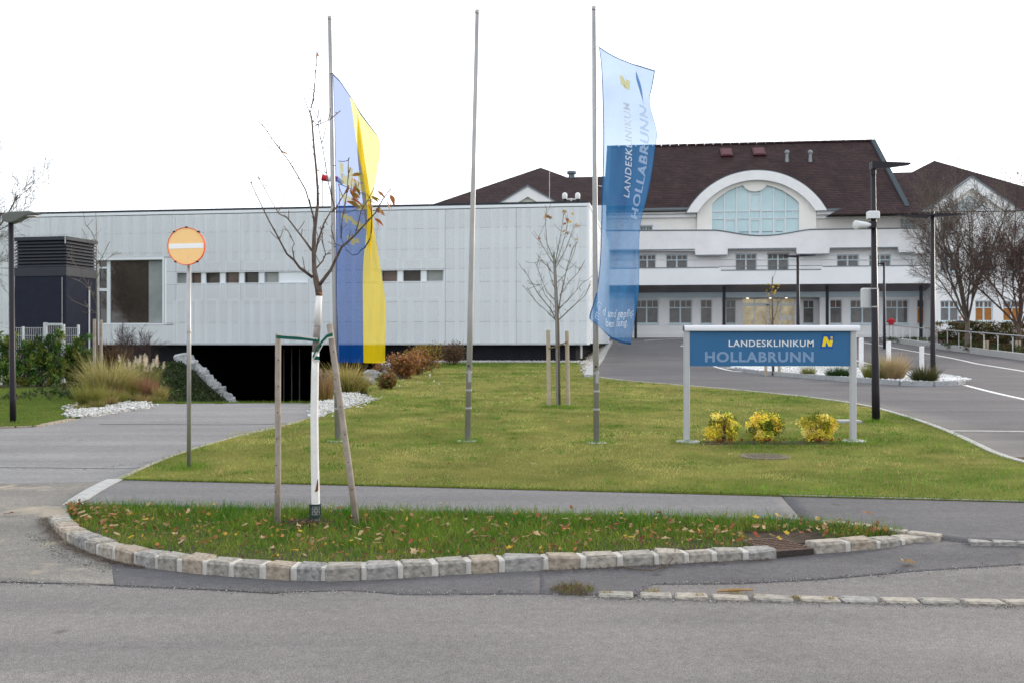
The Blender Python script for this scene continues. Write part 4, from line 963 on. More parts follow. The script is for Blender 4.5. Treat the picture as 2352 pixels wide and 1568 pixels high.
for px in (1717,1769,1806): hp(MB().lathe([(.10,-.03),(.10,0)], (H.u(px,.6),.6,H.z(1765,683)-.02), 12), 'downlight', mat('downlight', (1,1,1), .5, emit=((1,.85,.6), 3)))
# canopy over the drive, with its parapet; terrace above
CYF = -2.6; cz0 = H.z(1738,652.5,CYF); czb = H.z(1738,671,-.26); CU0, CU1 = H.u(1392,CYF), H.u(2147,CYF)
hp(MB().add([(CU0,CYF+.02,cz0),(CU1,CYF+.02,cz0),(CU1,-.26,czb),(CU0,-.26,czb),(CU0,CYF+.02,cz0+.28),(CU1,CYF+.02,cz0+.28),(CU1,-.26,czb+.4),(CU0,-.26,czb+.4)],[(3,2,1,0),(4,5,6,7),(0,1,5,4),(1,2,6,5),(2,3,7,6),(3,0,4,7)]), 'canopy_slab', M_canopy)
def pz(py, px=1738): return H.z(px, py, CYF)
ca, cbx = H.u(1652,CYF), H.u(1890,CYF); zt1, zt2 = pz(614.5), pz(621.5)
prof = [(CU0,cz0-.03),(CU1,cz0-.03),(CU1,zt1),(cbx,zt1),(cbx-.12,zt1-.05),(cbx-.12,zt2),(ca+.12,zt2),(ca+.12,zt1-.05),(ca,zt1),(CU0,zt1)]
M_par = mat('parapet_white', (.80,.81,.82), .7, noise=(.5,.05,4))
hp(MB().prism(prof, CYF-.02, CYF+.18), 'canopy_parapet', M_par)
hp(MB().box(CU1-.18, CU1, CYF+.182, -.3, cz0+.29, zt1-.004), 'canopy_parapet', M_par)
for a, b, z_ in ((CU0,ca-.02,zt1),(cbx+.02,CU1,zt1),(ca+.14,cbx-.14,zt2)): hp(MB().box(a, b, CYF-.05, CYF+.21, z_+.002, z_+.06), 'parapet_coping', M_zinc)
hp(MB().tube([(ca,CYF+.1,zt2+.32),(cbx,CYF+.1,zt2+.32)], .025, 6), 'handrail', M_zinc)
for px, off in ((1663,-1.9),(1900,-1.9),(2115.5,-1.9),(1460,-1.9)):
    u_ = H.u(px,off); wpt = H.world(u_, off, 0); hp(MB().bbox(u_-.10, u_+.10, off-.10, off+.10, hz(wpt.x,wpt.y)-.1, czb+(cz0-czb)*.68-.01, .02), 'canopy_column', M_steel)
# first floor
zf2 = H.z(1738,560)
fw = [(1466.6,1506.6),(1529.4,1579.8),(1688.8,1738.6),(1762.3,1812.4),(1922,1973),(1996,2047)]
holes = [window(a, b, 585 if k not in (2,3) else 582.5, 622, 0, 'double', GB if k != 3 else (M_gl_grey, M_gl_dark)) for k, (a, b) in enumerate(fw)]
hp(MB().prism(rect(UL, UR, zfl1+.004, zf2), 0, .4, holes), 'first_floor_wall', M_wall)
hp(MB().box(H.u(1762), H.u(1813), -.08, -.01, H.z(1788,585), H.z(1788,581)), 'shutter_box', mat('shutter', (.35,.33,.33), .6))
for a, b in ((1390,1464),(1509,1527),(1582,1686),(1741,1760),(1815,1920),(1975,1994),(2050,2100)):
    hp(MB().box(H.u(a), H.u(b), -.09, -.002, H.z(a,597.5), H.z(a,595)), 'string_course', M_trim)
# balcony parapet of the second floor, its stepped lower edge and the dip before the arch
BYF = -.7
def bl_(px, py): return H.loc(px, py, BYF)
top = [bl_(1388,531.5)]
top = [bl_(2101,526),(bl_(1861,529))]
n_ = 16
dip = [bl_(1861-(220*k/n_), 529 + 13.5*math.sin(math.pi*k/n_)**1.3 + 1.2*k/n_) for k in range(1,n_)]
top += dip + [bl_(1641,530.5), bl_(1388,531.5)]
bot = [bl_(1388,576.5), bl_(1596,576.5), bl_(1598,588), bl_(1670,588), bl_(1672,573.5), bl_(1829,573), bl_(1831,585.5), bl_(1904,585), bl_(1906,571.5), bl_(2062,569.5), bl_(2066,582), bl_(2101,582)]
hp(MB().prism(bot + top, BYF, BYF+.2), 'balcony_parapet', M_wall2)
edge = [Vector((p[0], BYF+.08, p[1]+.03)) for p in top]
for i in range(len(edge)-1):
    a, b = edge[i], edge[i+1]; hp(MB().add([a+Vector((0,-.14,0)), b+Vector((0,-.14,0)), b+Vector((0,.16,0)), a+Vector((0,.16,0)), a+Vector((0,-.14,.06)), b+Vector((0,-.14,.06)), b+Vector((0,.16,.06)), a+Vector((0,.16,.06))], [(0,1,2,3),(7,6,5,4),(4,5,1,0),(5,6,2,1),(6,7,3,2),(7,4,0,3)]), 'balcony_coping', M_zinc)
hp(MB().box(UL, H.u(2101), BYF+.22, -.002, zf2+.02, zf2+.25), 'balcony_slab', M_wall)
for i in range(len(bot)-1):
    a, b = bot[i], bot[i+1]
    if abs(b[0]-a[0]) > 1: hp(MB().box(a[0], b[0], BYF-.05, BYF-.002, a[1]+.0, a[1]+.07), 'balcony_moulding', M_zinc)
hp(MB().box(H.u(2101.5,BYF), H.u(2150,BYF), BYF+.06, BYF+.26, bl_(2120,582)[1], bl_(2120,527)[1]), 'balcony_parapet', M_wall)
hp(MB().tube([(H.u(1700,BYF),BYF+.5,H.z(1738,531,BYF)),(H.u(1800,BYF),BYF+.5,H.z(1738,531,BYF))], .025, 6), 'handrail', M_zinc)
# second floor wall up to the eaves
zev = H.z(1738,487); 
hol = [window(1470,1498,520,545,0,'double',GB), window(2068,2106,503,540,0,'double',(M_gl_pale,M_gl_pale))]
arch_gap0, arch_gap1 = H.u(1602), H.u(1871)
hp(MB().prism(rect(UL, arch_gap0, zf2+.01, zev), 0, .4, [hol[0]]), 'second_floor_wall', M_cream)
hp(MB().prism(rect(arch_gap1, UR, zf2+.01, zev), 0, .4, [hol[1]]), 'second_floor_wall', M_cream)
for a, b, t_, s_ in ((1452,1516,513.5,1),(2006,2036,511,0)):
    hp(MB().prism([(H.u(a),H.z(a,540)),(H.u(b),H.z(b,540)),(H.u(b),H.z(b,t_)),(H.u(a),H.z(a,t_))], -.09, -.003, [rect(H.u(a)+.12,H.u(b)-.12,H.z(a,541)+.05,H.z(a,t_)-.14)] if not s_ else [rect(H.u(1469),H.u(1499),H.z(a,541)+.05,H.z(a,519))]), 'window_surround', M_trim)
for a, b in ((1388,1599),(1874,2086)):
    hp(MB().box(H.u(a), H.u(b), -.40, -.003, H.z(a,495), H.z(a,486)), 'cornice', M_trim)
    hp(MB().box(H.u(a), H.u(b), -.2, -.003, H.z(a,503), H.z(a,496)), 'cornice', M_trim)
    hp(MB().box(H.u(a), H.u(b), -.57, -.41, H.z(a,487), H.z(a,482.5)), 'gutter', M_zinc)
# arched dormer
AY = -.75; ac = H.loc(1737,571,AY); k_ = (H.u(1837,AY)-H.u(1737,AY))/100
Ro, Ri = 184*k_, 162*k_; zsp = H.z(1737,486,AY)
def arc(R, zmin, n=36):
    a0 = math.asin((zmin-ac[1])/R); return [(ac[0]+R*math.cos(a), ac[1]+R*math.sin(a)) for a in np.linspace(a0, math.pi-a0, n)]
o_, i_ = arc(Ro, zsp), arc(Ri, zsp)
hp(MB().prism(o_ + i_[::-1], AY, 5.2), 'arch_ring', M_trim)
hp(MB().prism([(p[0]*1.0, p[1]) for p in arc(Ro+.07, zsp+.02)] + [(p[0], p[1]) for p in arc(Ro+.01, zsp+.02)][::-1], AY+.12, 6.0), 'arch_flashing', M_zinc)
wl = [(1635.5,546),(1635.5,469),(1648,456),(1660,447),(1673,438.5),(1688,431.5),(1706.6,425.8),(1712,433.5),(1722,439),(1735,440.5),(1747,438.5),(1756,432.5),(1761.4,425.5),(1778,430),(1797,437.5),(1815,449),(1826,457.5),(1835.5,466.5),(1835.5,546)]
IY = AY+.35; wpoly = [H.loc(x_, y_, IY) for x_, y_ in wl]
inner = arc(Ri+.02, zsp) ; zbot = zf2+.02
face = [(inner[-1][0], zbot)] + wpoly[:1]
outer = [(arch_gap0-.05, zbot), (wpoly[0][0], zbot)] + wpoly[1:-1] + [(wpoly[-1][0], zbot), (arch_gap1+.05, zbot), (arch_gap1+.05, zsp)] + inner + [(arch_gap0-.05, zsp)]
hp(MB().prism(outer, IY, IY+.35), 'dormer_wall', M_cream)
M_sky = glassm('sky_tinted_glass', (.40,.58,.62), .03, (.35,.25,4), (.50,.66,.69), 1.)  # pale cyan base colour stands in for the sky mirrored in the panes
gy = IY+.22; gp = [H.loc(x_, y_, IY) for x_, y_ in wl]
aw = hp(MB().prism(gp, gy, gy+.02), 'arched_window', M_sky)
def hbar(px0, px1, py0, py1, nm='mullion', d=.07): MB().box(H.u(px0,IY), H.u(px1,IY), gy-d, gy-.002, H.z(1737,py1,IY), H.z(1737,py0,IY)).build(nm, M_frame, aw)
vz = {1664.5:445,1692.5:430,1721.5:439,1748.5:438,1777.5:430.5,1805:444}
for px, ty in vz.items(): hbar(px-1.6, px+1.6, ty, 546)
for a, b in ((1635.5,1662.8),(1666.2,1690.8),(1694.2,1719.8),(1723.2,1746.8),(1750.2,1775.8),(1779.2,1803.3),(1806.7,1835.5)):
    hbar(a, b, 483.2, 485.2, 'transom', .06); hbar(a, b, 500.2, 502, 'transom', .06)
    m_ = (a+b)/2; hbar(m_-.7, m_+.7, 485.4, 500, 'glazing_bar', .05)
for a, b in ((1666.2,1690.8),(1723.2,1746.8),(1779.2,1803.3)):
    for py0, py1 in ((443 if a != 1723.2 else 444.5, 482.5),(503,540)):
        u0, u1, z0, z1 = H.u(a+.2,IY), H.u(b-.2,IY), H.z(1737,py1,IY), H.z(1737,py0,IY)
        if py0 < 480 and a != 1723.2: continue
        MB().prism(rect(u0,u1,z0,z1), gy-.05, gy-.003, [rect(u0+.07,u1-.07,z0+.07,z1-.07)]).build('casement', M_frame, aw)
# roofs
def roof_prism(u0, u1, ye, ze, yr, zr, yb, name='roof', ur0=None, ur1=None, t=.12):
    ur0 = u0 if ur0 is None else ur0; ur1 = u1 if ur1 is None else ur1
    return hp(MB().add([(u0,ye,ze),(u1,ye,ze),(ur1,yr,zr),(ur0,yr,zr),(u1,yb,ze),(u0,yb,ze),(u0,ye,ze-t),(u1,ye,ze-t),(u1,yb,ze-t),(u0,yb,ze-t)],
        [(0,1,2,3),(3,2,4,5),(0,3,5),(1,4,2),(0,6,7,1),(1,7,8,4),(4,8,9,5),(5,9,6,0),(6,9,8,7)]), name, M_tile)
ye = -.55; RU1 = H.u(2083,ye); RU0 = H.u(1394,ye); ze = H.z(1738,483.5,ye); yr = 10.2; zr = H.z(1738,331,yr)
ao = [p for p in arc(Ro+.03, zsp) if p[1] > ze]                  # the front slope is cut out round the arched dormer
fr_ = [(RU0,ze),(ao[-1][0],ze)] + ao[::-1] + [(ao[0][0],ze),(RU1,ze),(RU1,zr),(RU0,zr)]
tri_ = geometry.tessellate_polygon([[Vector((a_,b_,0)) for a_, b_ in fr_]]); yo = lambda z_: ye + (z_-ze)*(yr-ye)/(zr-ze)
rv = [(a_, yo(b_), b_) for a_, b_ in fr_]; rfc = []
for t_ in tri_:
    a_, b_, c_ = [fr_[i] for i in t_]; rfc.append(tuple(t_) if (b_[0]-a_[0])*(c_[1]-a_[1])-(b_[1]-a_[1])*(c_[0]-a_[0]) > 0 else tuple(reversed(t_)))
rf = hp(MB().add(rv, rfc).add([(RU0,21,ze),(RU1,21,ze),(RU1,yr,zr),(RU0,yr,zr)], [(1,0,3,2)]), 'roof', M_tile)
nn = 30
for k in range(nn):       # ridge tiles
    a, b = RU0+(RU1-RU0)*k/nn, RU0+(RU1-RU0)*(k+1)/nn; MB().tube([(a+.02,yr,zr),(b-.02,yr,zr)], [.15,.16], 8).build('ridge_tile', M_tile, rf)
sl = Vector((0, yr-ye, zr-ze)); nrm = Vector((0, -(zr-ze), yr-ye)).normalized()
def verge(u):
    a, b = Vector((u,ye,ze)), Vector((u,yr,zr)); e = Vector((.22,0,0)); w_ = nrm*.16
    MB().add([a-e*.6-nrm*.1,a+e-nrm*.3,a+e+w_,a-e*.6+w_,b-e*.6-nrm*.1,b+e-nrm*.3,b+e+w_,b-e*.6+w_], [(0,1,2,3),(7,6,5,4),(0,4,5,1),(1,5,6,2),(2,6,7,3),(3,7,4,0)]).build('verge_flashing', mat('verge_sheet', (.055,.07,.08), .7, spec=.1), rf)
verge(RU1); verge(RU0-.15)
def onroof(px, py):
    """point of the front slope seen through a picture point"""
    d = Vector(((px-CX)/F, 1., -(py-HY)/F)); cam_l = Vector((-(H.O.x*H.c - H.O.y*H.s), -(H.O.x*H.s + H.O.y*H.c), EYE))
    dl = Vector((d.x*H.c - d.y*H.s, d.x*H.s + d.y*H.c, d.z)); p0 = Vector((0,ye,ze)); t = (p0-cam_l).dot(nrm)/dl.dot(nrm); return cam_l + dl*t
sdir = sl.normalized()
for (x0,x1,y0,y1) in ((1656,1684,345,362),(1730.5,1760,343.5,360)):
    a, b, c_ = onroof(x0,y1), onroof(x1,y1), onroof(x0,y0); e1 = Vector((b.x-a.x,0,0)); e2 = sdir*(c_-a).length
    def slab(o_, a_, b_, h0, h1):
        v = [a+e1*o_[0]+e2*o_[1], a+e1*o_[2]+e2*o_[1], a+e1*o_[2]+e2*o_[3], a+e1*o_[0]+e2*o_[3]]
        return MB().add([p+nrm*h0 for p in v]+[p+nrm*h1 for p in v], [(3,2,1,0),(4,5,6,7),(0,1,5,4),(1,2,6,5),(2,3,7,6),(3,0,4,7)])
    sk = slab((0,0,1,1), 0, 0, -.1, .16).build('skylight', mat('maroon_sheet', (.055,.010,.015), .5), rf)
    slab((.12,.1,.88,.9), 0, 0, .162, .19).build('shutter', mat('maroon_shutter', (.085,.016,.023), .45), sk)
for px in (1807.5,1861):
    p = onroof(px, 371); MB().lathe([(.16,-.2),(.16,.15),(.13,.2),(.13,.62),(.2,.66),(.2,.8),(.06,.92)], tuple(p), 14).build('vent_pipe', mat('vent_zinc', (.22,.24,.25), .4, metal=.7), rf)
# gable walls of the middle roof
for u_ in (RU0+.25, RU1-.6):
    pts = [(ye+.8,ze-.13),(20,ze-.13),(yr,zr-.25)]
    hp(MB().add([(u_,a,b) for a, b in pts]+[(u_+.3,a,b) for a, b in pts], [(0,1,2),(5,4,3),(0,3,4,1),(1,4,5,2),(2,5,3,0)]), 'gable_wall', M_wall)
# linking wings with lower ridge, and the gabled pavilions
yk = 12.0
zkl, zkr = H.z(1330,407,yk), H.z(2070,396.5,yk)
PL = (H.loc(1213,430,-2.6), H.loc(2229,409,-2.6)); 
def pavilion(side, ucen, zap, hw, zbase, upk, zpk, ypk, wall_hw, hip_hw):
    y0 = -2.6
    # hipped roof behind the pediment
    b = [(ucen-hip_hw, y0+.9, zbase), (ucen+hip_hw, y0+.9, zbase), (ucen+hip_hw, 24, zbase), (ucen-hip_hw, 24, zbase)]
    r = hp(MB().add(b + [(upk, ypk, zpk), (upk, 20, zpk)], [(0,1,4),(1,2,5,4),(2,3,5),(3,0,4,5),(3,2,1,0)]), 'pavilion_roof', M_tile)
    # pediment: sloping cornices, wall and its own roof planes
    ga = Vector((ucen-hw, zbase-.05)); gb = Vector((ucen+hw, zbase-.05)); gc = Vector((ucen, zap)); ti = .62
    zi = zap - ti*1.25; wi = hw*(zi-zbase+.05)/(zap-zbase+.05)
    hp(MB().prism([(ga.x,ga.y),(ucen-wi,ga.y),(ucen,zi),(ucen+wi,gb.y),(gb.x,gb.y),(gc.x,gc.y)], y0-.35, y0+.3), 'pediment_cornice', M_trim)
    hp(MB().prism([(ga.x-.05,ga.y+.02),(gb.x+.05,gb.y+.02),(gc.x,gc.y+.06)], y0+.302, y0+8), 'pediment_roof', M_tile)
    hp(MB().prism([(ga.x-.06,ga.y+.0),(ga.x+.08,ga.y),(gc.x,gc.y-.02),(gb.x-.08,gb.y),(gb.x+.06,gb.y),(gc.x,gc.y+.09)], y0-.42, y0+.305), 'pediment_flashing', M_zinc)
    return r, wi, zi, y0
r1 = pavilion(1, PL[1][0], PL[1][1], H.u(2229,-2.6)-H.u(2119,-2.6), H.z(2119,486,-2.6), H.u(2146,7.5), H.z(2146,369.5,7.5), 7.5, 5, 9.5)
r0 = pavilion(0, PL[0][0], PL[0][1], (H.u(1262,-2.6)-H.u(1160,-2.6))/2+.9, H.z(1213,470,-2.6)-.1, H.u(1242,7.0), H.z(1242,385.5,7.0), 7.0, 5, 8.6)
ul0 = H.u(1242,7)
roof_prism(ul0+.3, RU0+.6, 1.2, H.z(1330,478,1.2)-.6, yk, zkl, 22, 'wing_roof')
ur0 = H.u(2146,7.5)
roof_prism(RU1-.6, ur0+.3, 1.2, H.z(2100,489,1.2), yk, zkr, 22, 'wing_roof')
hp(MB().lathe([(.28,-.6),(.28,.25),(.42,.28),(.42,.5),(.1,.55)], (H.u(1313,yk), yk, zkl), 16), 'roof_ventilator', M_zinc)
# pavilion walls
ucen = PL[1][0]; PY = -2.6; pu0, pu1 = H.u(2146,PY), H.u(2440,PY); zb2 = H.z(2229,486,PY)
pw = [(2160,2203,578,624,'double',GB),(2236,2279,578,624,'double',GB),(2310,2352,578,624,'double',GB),(2160,2203,691,738,'double',GA),(2240,2281,691,738,'double',GLIT),(2304,2345,691,738,'double',GLIT),(2166,2191,512,532,'double',GB)]
holes = [window(a,b,c_,d_,PY,s_,g_) for a,b,c_,d_,s_,g_ in pw]
hp(MB().prism(rect(pu0, pu1, gz-.4, zb2-.06), PY, PY+.4, holes), 'pavilion_wall', M_wall)
hp(MB().box(pu0+.01, pu0+.4, PY+.41, 8, gz-.4, zb2-.06), 'pavilion_wall', M_wall)
hw, wi, zi = H.u(2229,PY)-H.u(2119,PY), r1[1], r1[2]
tri = [H.loc(2177,486,PY), H.loc(2276,486,PY), H.loc(2226,450,PY)]
hp(MB().prism([(ucen-wi-.02,zb2-.055),(tri[0][0],tri[0][1]+.1),(tri[2][0],tri[2][1]),(tri[1][0],tri[1][1]+.1),(ucen+wi+.02,zb2-.055),(ucen,zi+.02)], PY-.05, PY+.2), 'pediment_wall', M_cream)
pwin = hp(MB().prism([(tri[0][0],tri[0][1]+.1),(tri[1][0],tri[1][1]+.1),(tri[2][0],tri[2][1])], PY+.1, PY+.12), 'pediment_window', glassm('pediment_glass', (.30,.40,.43), .03, (.5,.4,4), (.42,.50,.52), 1.))
c0 = H.loc(2224.5,486,PY); rk = (H.u(2245.5,PY)-H.u(2224.5,PY))
MB().tube([(c0[0]+rk*math.cos(a), PY+.06, c0[1]+.1+rk*math.sin(a)) for a in np.linspace(0,math.pi,17)], .07, 6).build('arch_bar', M_frame, pwin)
for a_ in (math.pi/4, math.pi/2, 3*math.pi/4): MB().tube([(c0[0]+rk*math.cos(a_), PY+.06, c0[1]+.1+rk*math.sin(a_)), (c0[0]+rk*1.75*math.cos(a_), PY+.06, c0[1]+.1+rk*1.75*math.sin(a_))], .045, 6).build('glazing_bar', M_frame, pwin)
MB().box(tri[0][0]-.2, tri[1][0]+.2, PY-.1, PY+.09, tri[0][1]-.02, tri[0][1]+.13).build('sill', M_frame, pwin)
# left pavilion front, mostly behind the clinic wing
uc0 = PL[0][0]
hp(MB().prism(rect(uc0-7, H.u(1392,PY), gz, H.z(1213,470,PY)-.16), PY, PY+.4), 'pavilion_wall', M_wall)
hp(MB().prism([(uc0-r0[1],H.z(1213,470,PY)-.15),(uc0+r0[1],H.z(1213,470,PY)-.15),(uc0,r0[2]+.02)], PY-.05, PY+.2), 'pediment_wall', M_cream)
# inner core so that no light leaks through the building
hp(MB().box(UL+.5, UR-.3, 1.3, 18, gz, zev-.4), 'inner_core', mat('core_dark', (.05,.05,.05), .9))
# red fire hydrant cabinet and wall lamp are things of their own, further down
# ------------------------------------------------------------------ poles, lamps, signs
M_pole = mat('flagpole_aluminium', (.36,.35,.345), .42, metal=.5, noise=(3,.14,5))
M_galv = mat('galvanised', (.38,.38,.38), .42, metal=.6, noise=(8,.15,4))
M_lamp = mat('anthracite_paint', (.018,.016,.022), .42, spec=.22)
M_lamph = mat('lamp_head_grey', (.13,.14,.13), .5)
M_rubber = mat('black_rubber', (.012,.012,.013), .6)
M_cdisc = mat('footing_concrete', (.42,.42,.41), .9, noise=(14,.25,5), bump=(60,.4,.006))
def flagpole(bpx, bpy_, tpx, tpy, label, extra=True):
    x, y = G(bpx, bpy_); z = hz(x, y)+.04; a = Vector((x, y, z)); b = P(tpx, tpy, y)
    t = thing('flagpole', tuple(a), label, 'flagpole', 'aluminium flagpoles on the lawn')
    MB().tube([a, a+(b-a)*.3, a+(b-a)*.6, b], [.042,.040,.035,.027], 16).build('pole', M_pole, t, sm=True)
    MB().lathe([(.028,0),(.031,.01),(.031,.05),(.01,.06)], tuple(b), 14).build('cap', M_pole, t, sm=True)
    MB().lathe([(.15,-.06),(.15,.012),(.14,.02),(.05,.02)], tuple(a+Vector((0,0,-.02))), 28).build('footing', M_cdisc, t)
    for f_, r_ in ((.076,.047),(.118,.046),(.16,.044)):
        c = a+(b-a)*f_; MB().lathe([(r_,-.012),(r_,.012)], tuple(c), 14).build('collar', M_galv, t)
    c = a+(b-a)*.15; MB().bbox(c.x-.012, c.x+.03, c.y-.055, c.y-.038, c.z-.08, c.z+.09, .004).build('hatch', M_galv, t)
    c = a+(b-a)*.175; MB().lathe([(.006,-.012),(.016,-.006),(.016,.006),(.006,.012)], tuple(c+Vector((-.006,-.05,0))), 10).build('knob', M_rubber, t)
    return t, a, b
fp1 = flagpole(776,1017,757,46,'aluminium flagpole flying the blue and yellow flag')
fp2 = flagpole(1074,1017,1096,32,'bare aluminium flagpole without a flag')
fp3 = flagpole(1370,1021,1364,24,'aluminium flagpole flying the pale blue clinic banner')

# no entry sign
x, y = G(434,1080); z = hz(x,y)+.02; a = Vector((x,y,z)); top = P(434,528,y)
ns_ = thing('no_entry_sign', tuple(a), 'round no entry sign painted in flash-lit orange with white bar on a tall grey pole', 'road sign')
MB().tube([a, P(434,530,y)], .0245, 14).build('pole', M_galv, ns_, sm=True)
MB().lathe([(.027,-.015),(.029,0),(.027,.015)], tuple(P(434,762,y)), 14).build('pole_joint', M_galv, ns_)
c = P(428.5,566,y-.04); R_ = 43.2*y/F
def disc(mb, c, r0, r1, y0, y1, n=48):
    prof = [(c.x+r1*math.cos(2*math.pi*k/n), c.z+r1*math.sin(2*math.pi*k/n)) for k in range(n)]
    hole = [[(c.x+r0*math.cos(2*math.pi*k/n), c.z+r0*math.sin(2*math.pi*k/n)) for k in range(n)]] if r0 else []
    return mb.prism(prof, y0, y1, hole)
disc(MB(), c, 0, R_-.008, c.y-.012, c.y+.004).build('sign_face', mat('flash_lit_orange', (1.,.64,.27), .35, spec=.4, noise=(30,.05)), ns_)  # pale orange: glare of the camera flash put into the face colour
disc(MB(), c, R_-.0078, R_, c.y-.018, c.y+.012).build('rim', mat('reflective_red', (.85,.10,.03), .35), ns_)
bb = [(-.93,-.13),(.93,-.09),(.93,.15),(-.93,.11)]
MB().prism([(c.x+u_*R_*.98, c.z+v_*R_*1.1) for u_, v_ in bb], c.y-.0145, c.y-.0125).build('white_bar', mat('reflective_white', (.93,.93,.92), .3), ns_)
for a_ in (50,90,130,235,305):
    q = Vector((c.x+R_*math.cos(math.radians(a_)), c.y, c.z+R_*math.sin(math.radians(a_)))); MB().box(q.x-.012,q.x+.012,q.y-.022,q.y+.02,q.z-.008,q.z+.008).build('clip', M_rubber, ns_)
MB().box(c.x-.05, c.x+.06, c.y+.0125, c.y+.07, c.z-.03, c.z+.03).build('bracket', M_galv, ns_)

# lettering
def text_mesh(body, bold=0., extrude=.0):
    cu_ = bpy.data.curves.new('t', 'FONT'); cu_.body = body; cu_.size = 1; cu_.offset = bold; cu_.resolution_u = 4; cu_.space_character = 1.12
    o = bpy.data.objects.new('t', cu_); COL.objects.link(o); dg = bpy.context.evaluated_depsgraph_get()
    me = bpy.data.meshes.new_from_object(o.evaluated_get(dg)); bpy.data.objects.remove(o); bpy.data.curves.remove(cu_)
    v = np.zeros(len(me.vertices)*3); me.vertices.foreach_get('co', v); v = v.reshape(-1,3)
    lo, hi = v.min(0), v.max(0); v[:,0] = (v[:,0]-lo[0])/(hi[0]-lo[0]); v[:,1] = (v[:,1]-lo[1])/(hi[1]-lo[1])
    f = [tuple(p.vertices) for p in me.polygons]; return v[:,:2], f
def letters(name, body, x0, x1, z0, z1, y, m, parent, bold=.0):
    v, f = text_mesh(body, bold); mb = MB(); mb.add([(x0+(x1-x0)*a, y, z0+(z1-z0)*b) for a, b in v], f); o = mb.build(name, m, parent)
    sol = o.modifiers.new('thick', 'SOLIDIFY'); sol.thickness = .002; return o

# clinic sign
bx, by = G(1577,1020); SY = by; k_ = SY/F
def sX(px): return (px-CX)*k_
def sZ(py): return EYE-(py-HY)*k_
cs = thing('clinic_sign', (sX(1766), SY, hz(sX(1766),SY)), 'blue clinic name board reading Landesklinikum Hollabrunn between two grey posts', 'sign')
M_post = mat('sign_post_grey', (.42,.425,.45), .4, spec=.5, noise=(4,.05))
for px in (1577,1959):
    xx = sX(px); zz0 = hz(xx,SY); MB().bbox(xx-.042, xx+.042, SY-.04, SY+.04, zz0, sZ(758), .014).build('post', M_post, cs)
    MB().lathe([(.17,-.05),(.17,.045),(.16,.055)], (xx+.02,SY,zz0), 30).build('footing', M_cdisc, cs)
M_bar = mat('sign_rail', (.62,.62,.65), .3, spec=.6)
n_ = 12; prof = [(SY-.075+.0, sZ(760))]
rail = MB(); x0, x1 = sX(1570.5), sX(1973); zr0, zr1 = sZ(760), sZ(747)
ring = [(SY-.07, zr0), (SY+.07, zr0)] + [(SY+.07*math.cos(a), zr0+.025+(zr1-zr0-.025)*math.sin(a)) for a in np.linspace(0,math.pi,9)]
rail.add([(x0,p[0],p[1]) for p in ring]+[(x1,p[0],p[1]) for p in ring], [tuple(range(len(ring)-1,-1,-1)), tuple(range(len(ring),2*len(ring)))]+[(i,(i+1)%len(ring),len(ring)+(i+1)%len(ring),len(ring)+i) for i in range(len(ring))])
shade_auto(rail.build('top_rail', M_bar, cs), 50)
for xx, d_ in ((x0,-1),(x1,1)): MB().add([(xx+d_*.004*s_,p[0],p[1]-.001) for s_ in (0.2,1) for p in ring], [tuple(range(len(ring)-1,-1,-1)), tuple(range(len(ring),2*len(ring)))]+[(i,(i+1)%len(ring),len(ring)+(i+1)%len(ring),len(ring)+i) for i in range(len(ring))]).build('rail_end_cap', mat('end_cap_grey', (.08,.085,.09), .5), cs)
M_blue = mat('sign_blue', (.03,.128,.285), .4, spec=.25, noise=(.8,.10,3))
MB().box(sX(1584), sX(1952), SY-.018, SY+.018, sZ(840), sZ(758.5)+.002).build('name_board', M_blue, cs)
sx_ = lambda z_: sX(z_*.24069+1524.4); sz_ = lambda z_: sZ(z_*.24069+711.4)
letters('lettering', 'LANDESKLINIKUM', sx_(618), sx_(1427), sz_(352), sz_(290), SY-.0195, mat('letter_white', (.74,.74,.75), .5), cs, .012)
letters('lettering', 'HOLLABRUNN', sx_(392), sx_(1427), sz_(498), sz_(397), SY-.0195, mat('letter_pale_blue', (.20,.30,.47), .5), cs, .032)
em = MB().prism([(sx_(1488),sz_(369)),(sx_(1610),sz_(368)),(sx_(1629),sz_(237)),(sx_(1508),sz_(239))], SY-.0205, SY-.0182).build('emblem', mat('emblem_blue', (.006,.09,.34), .4), cs)
NP = [(1506,349),(1524,258),(1553,258),(1578,307),(1586,284),(1612,290),(1599,348),(1569,348),(1546,302),(1537,349)]
def star(cx_, cz_, r): return [(cx_+(r if k%2==0 else r*.42)*math.sin(math.pi*k/5+.2), cz_+(r if k%2==0 else r*.42)*math.cos(math.pi*k/5+.2)) for k in range(10)]
M_yel = mat('emblem_yellow', (.85,.62,.02), .5)
MB().prism([(sx_(a_),sz_(b_)) for a_,b_ in NP][::-1], SY-.0225, SY-.0207).build('emblem_letter', M_yel, em)
MB().prism(star(sx_(1598),sz_(266),.0245)[::-1], SY-.0225, SY-.0207).build('emblem_star', M_yel, em)

# street lamps
def lamp_pole(t, a, b, r0, r1, n=14): MB().tube([a, a+(b-a)*.12, b], [r0,r0,r1], n).build('pole', M_lamp, t, sm=True)
x, y = G(30,971); a = Vector((x,y,hz(x,y))); b = P(25,506,y)
t = thing('street_lamp', tuple(a), 'single dark lamp post with grey luminaire standing in the grass beside the driveway', 'street lamp')
lamp_pole(t, a, b, .052, .043)
hd = [(8,496),(24,488),(73,486),(92,491.5),(66,497),(44,509),(26,514),(12,509)]
mb = MB().prism([tuple(P(px,py,y).xz) for px, py in hd], y-.10, y+.10); o = mb.build('lamp_head', M_lamph, t)
bv = o.modifiers.new('bevel','BEVEL'); bv.width = .02; bv.segments = 2
MB().box(P(60,0,y).x, P(84,0,y).x, y-.07, y+.07, P(0,497.4,y).z-.008, P(0,495.5,y).z).build('light_panel', mat('lamp_glass', (.5,.5,.48), .2), t)
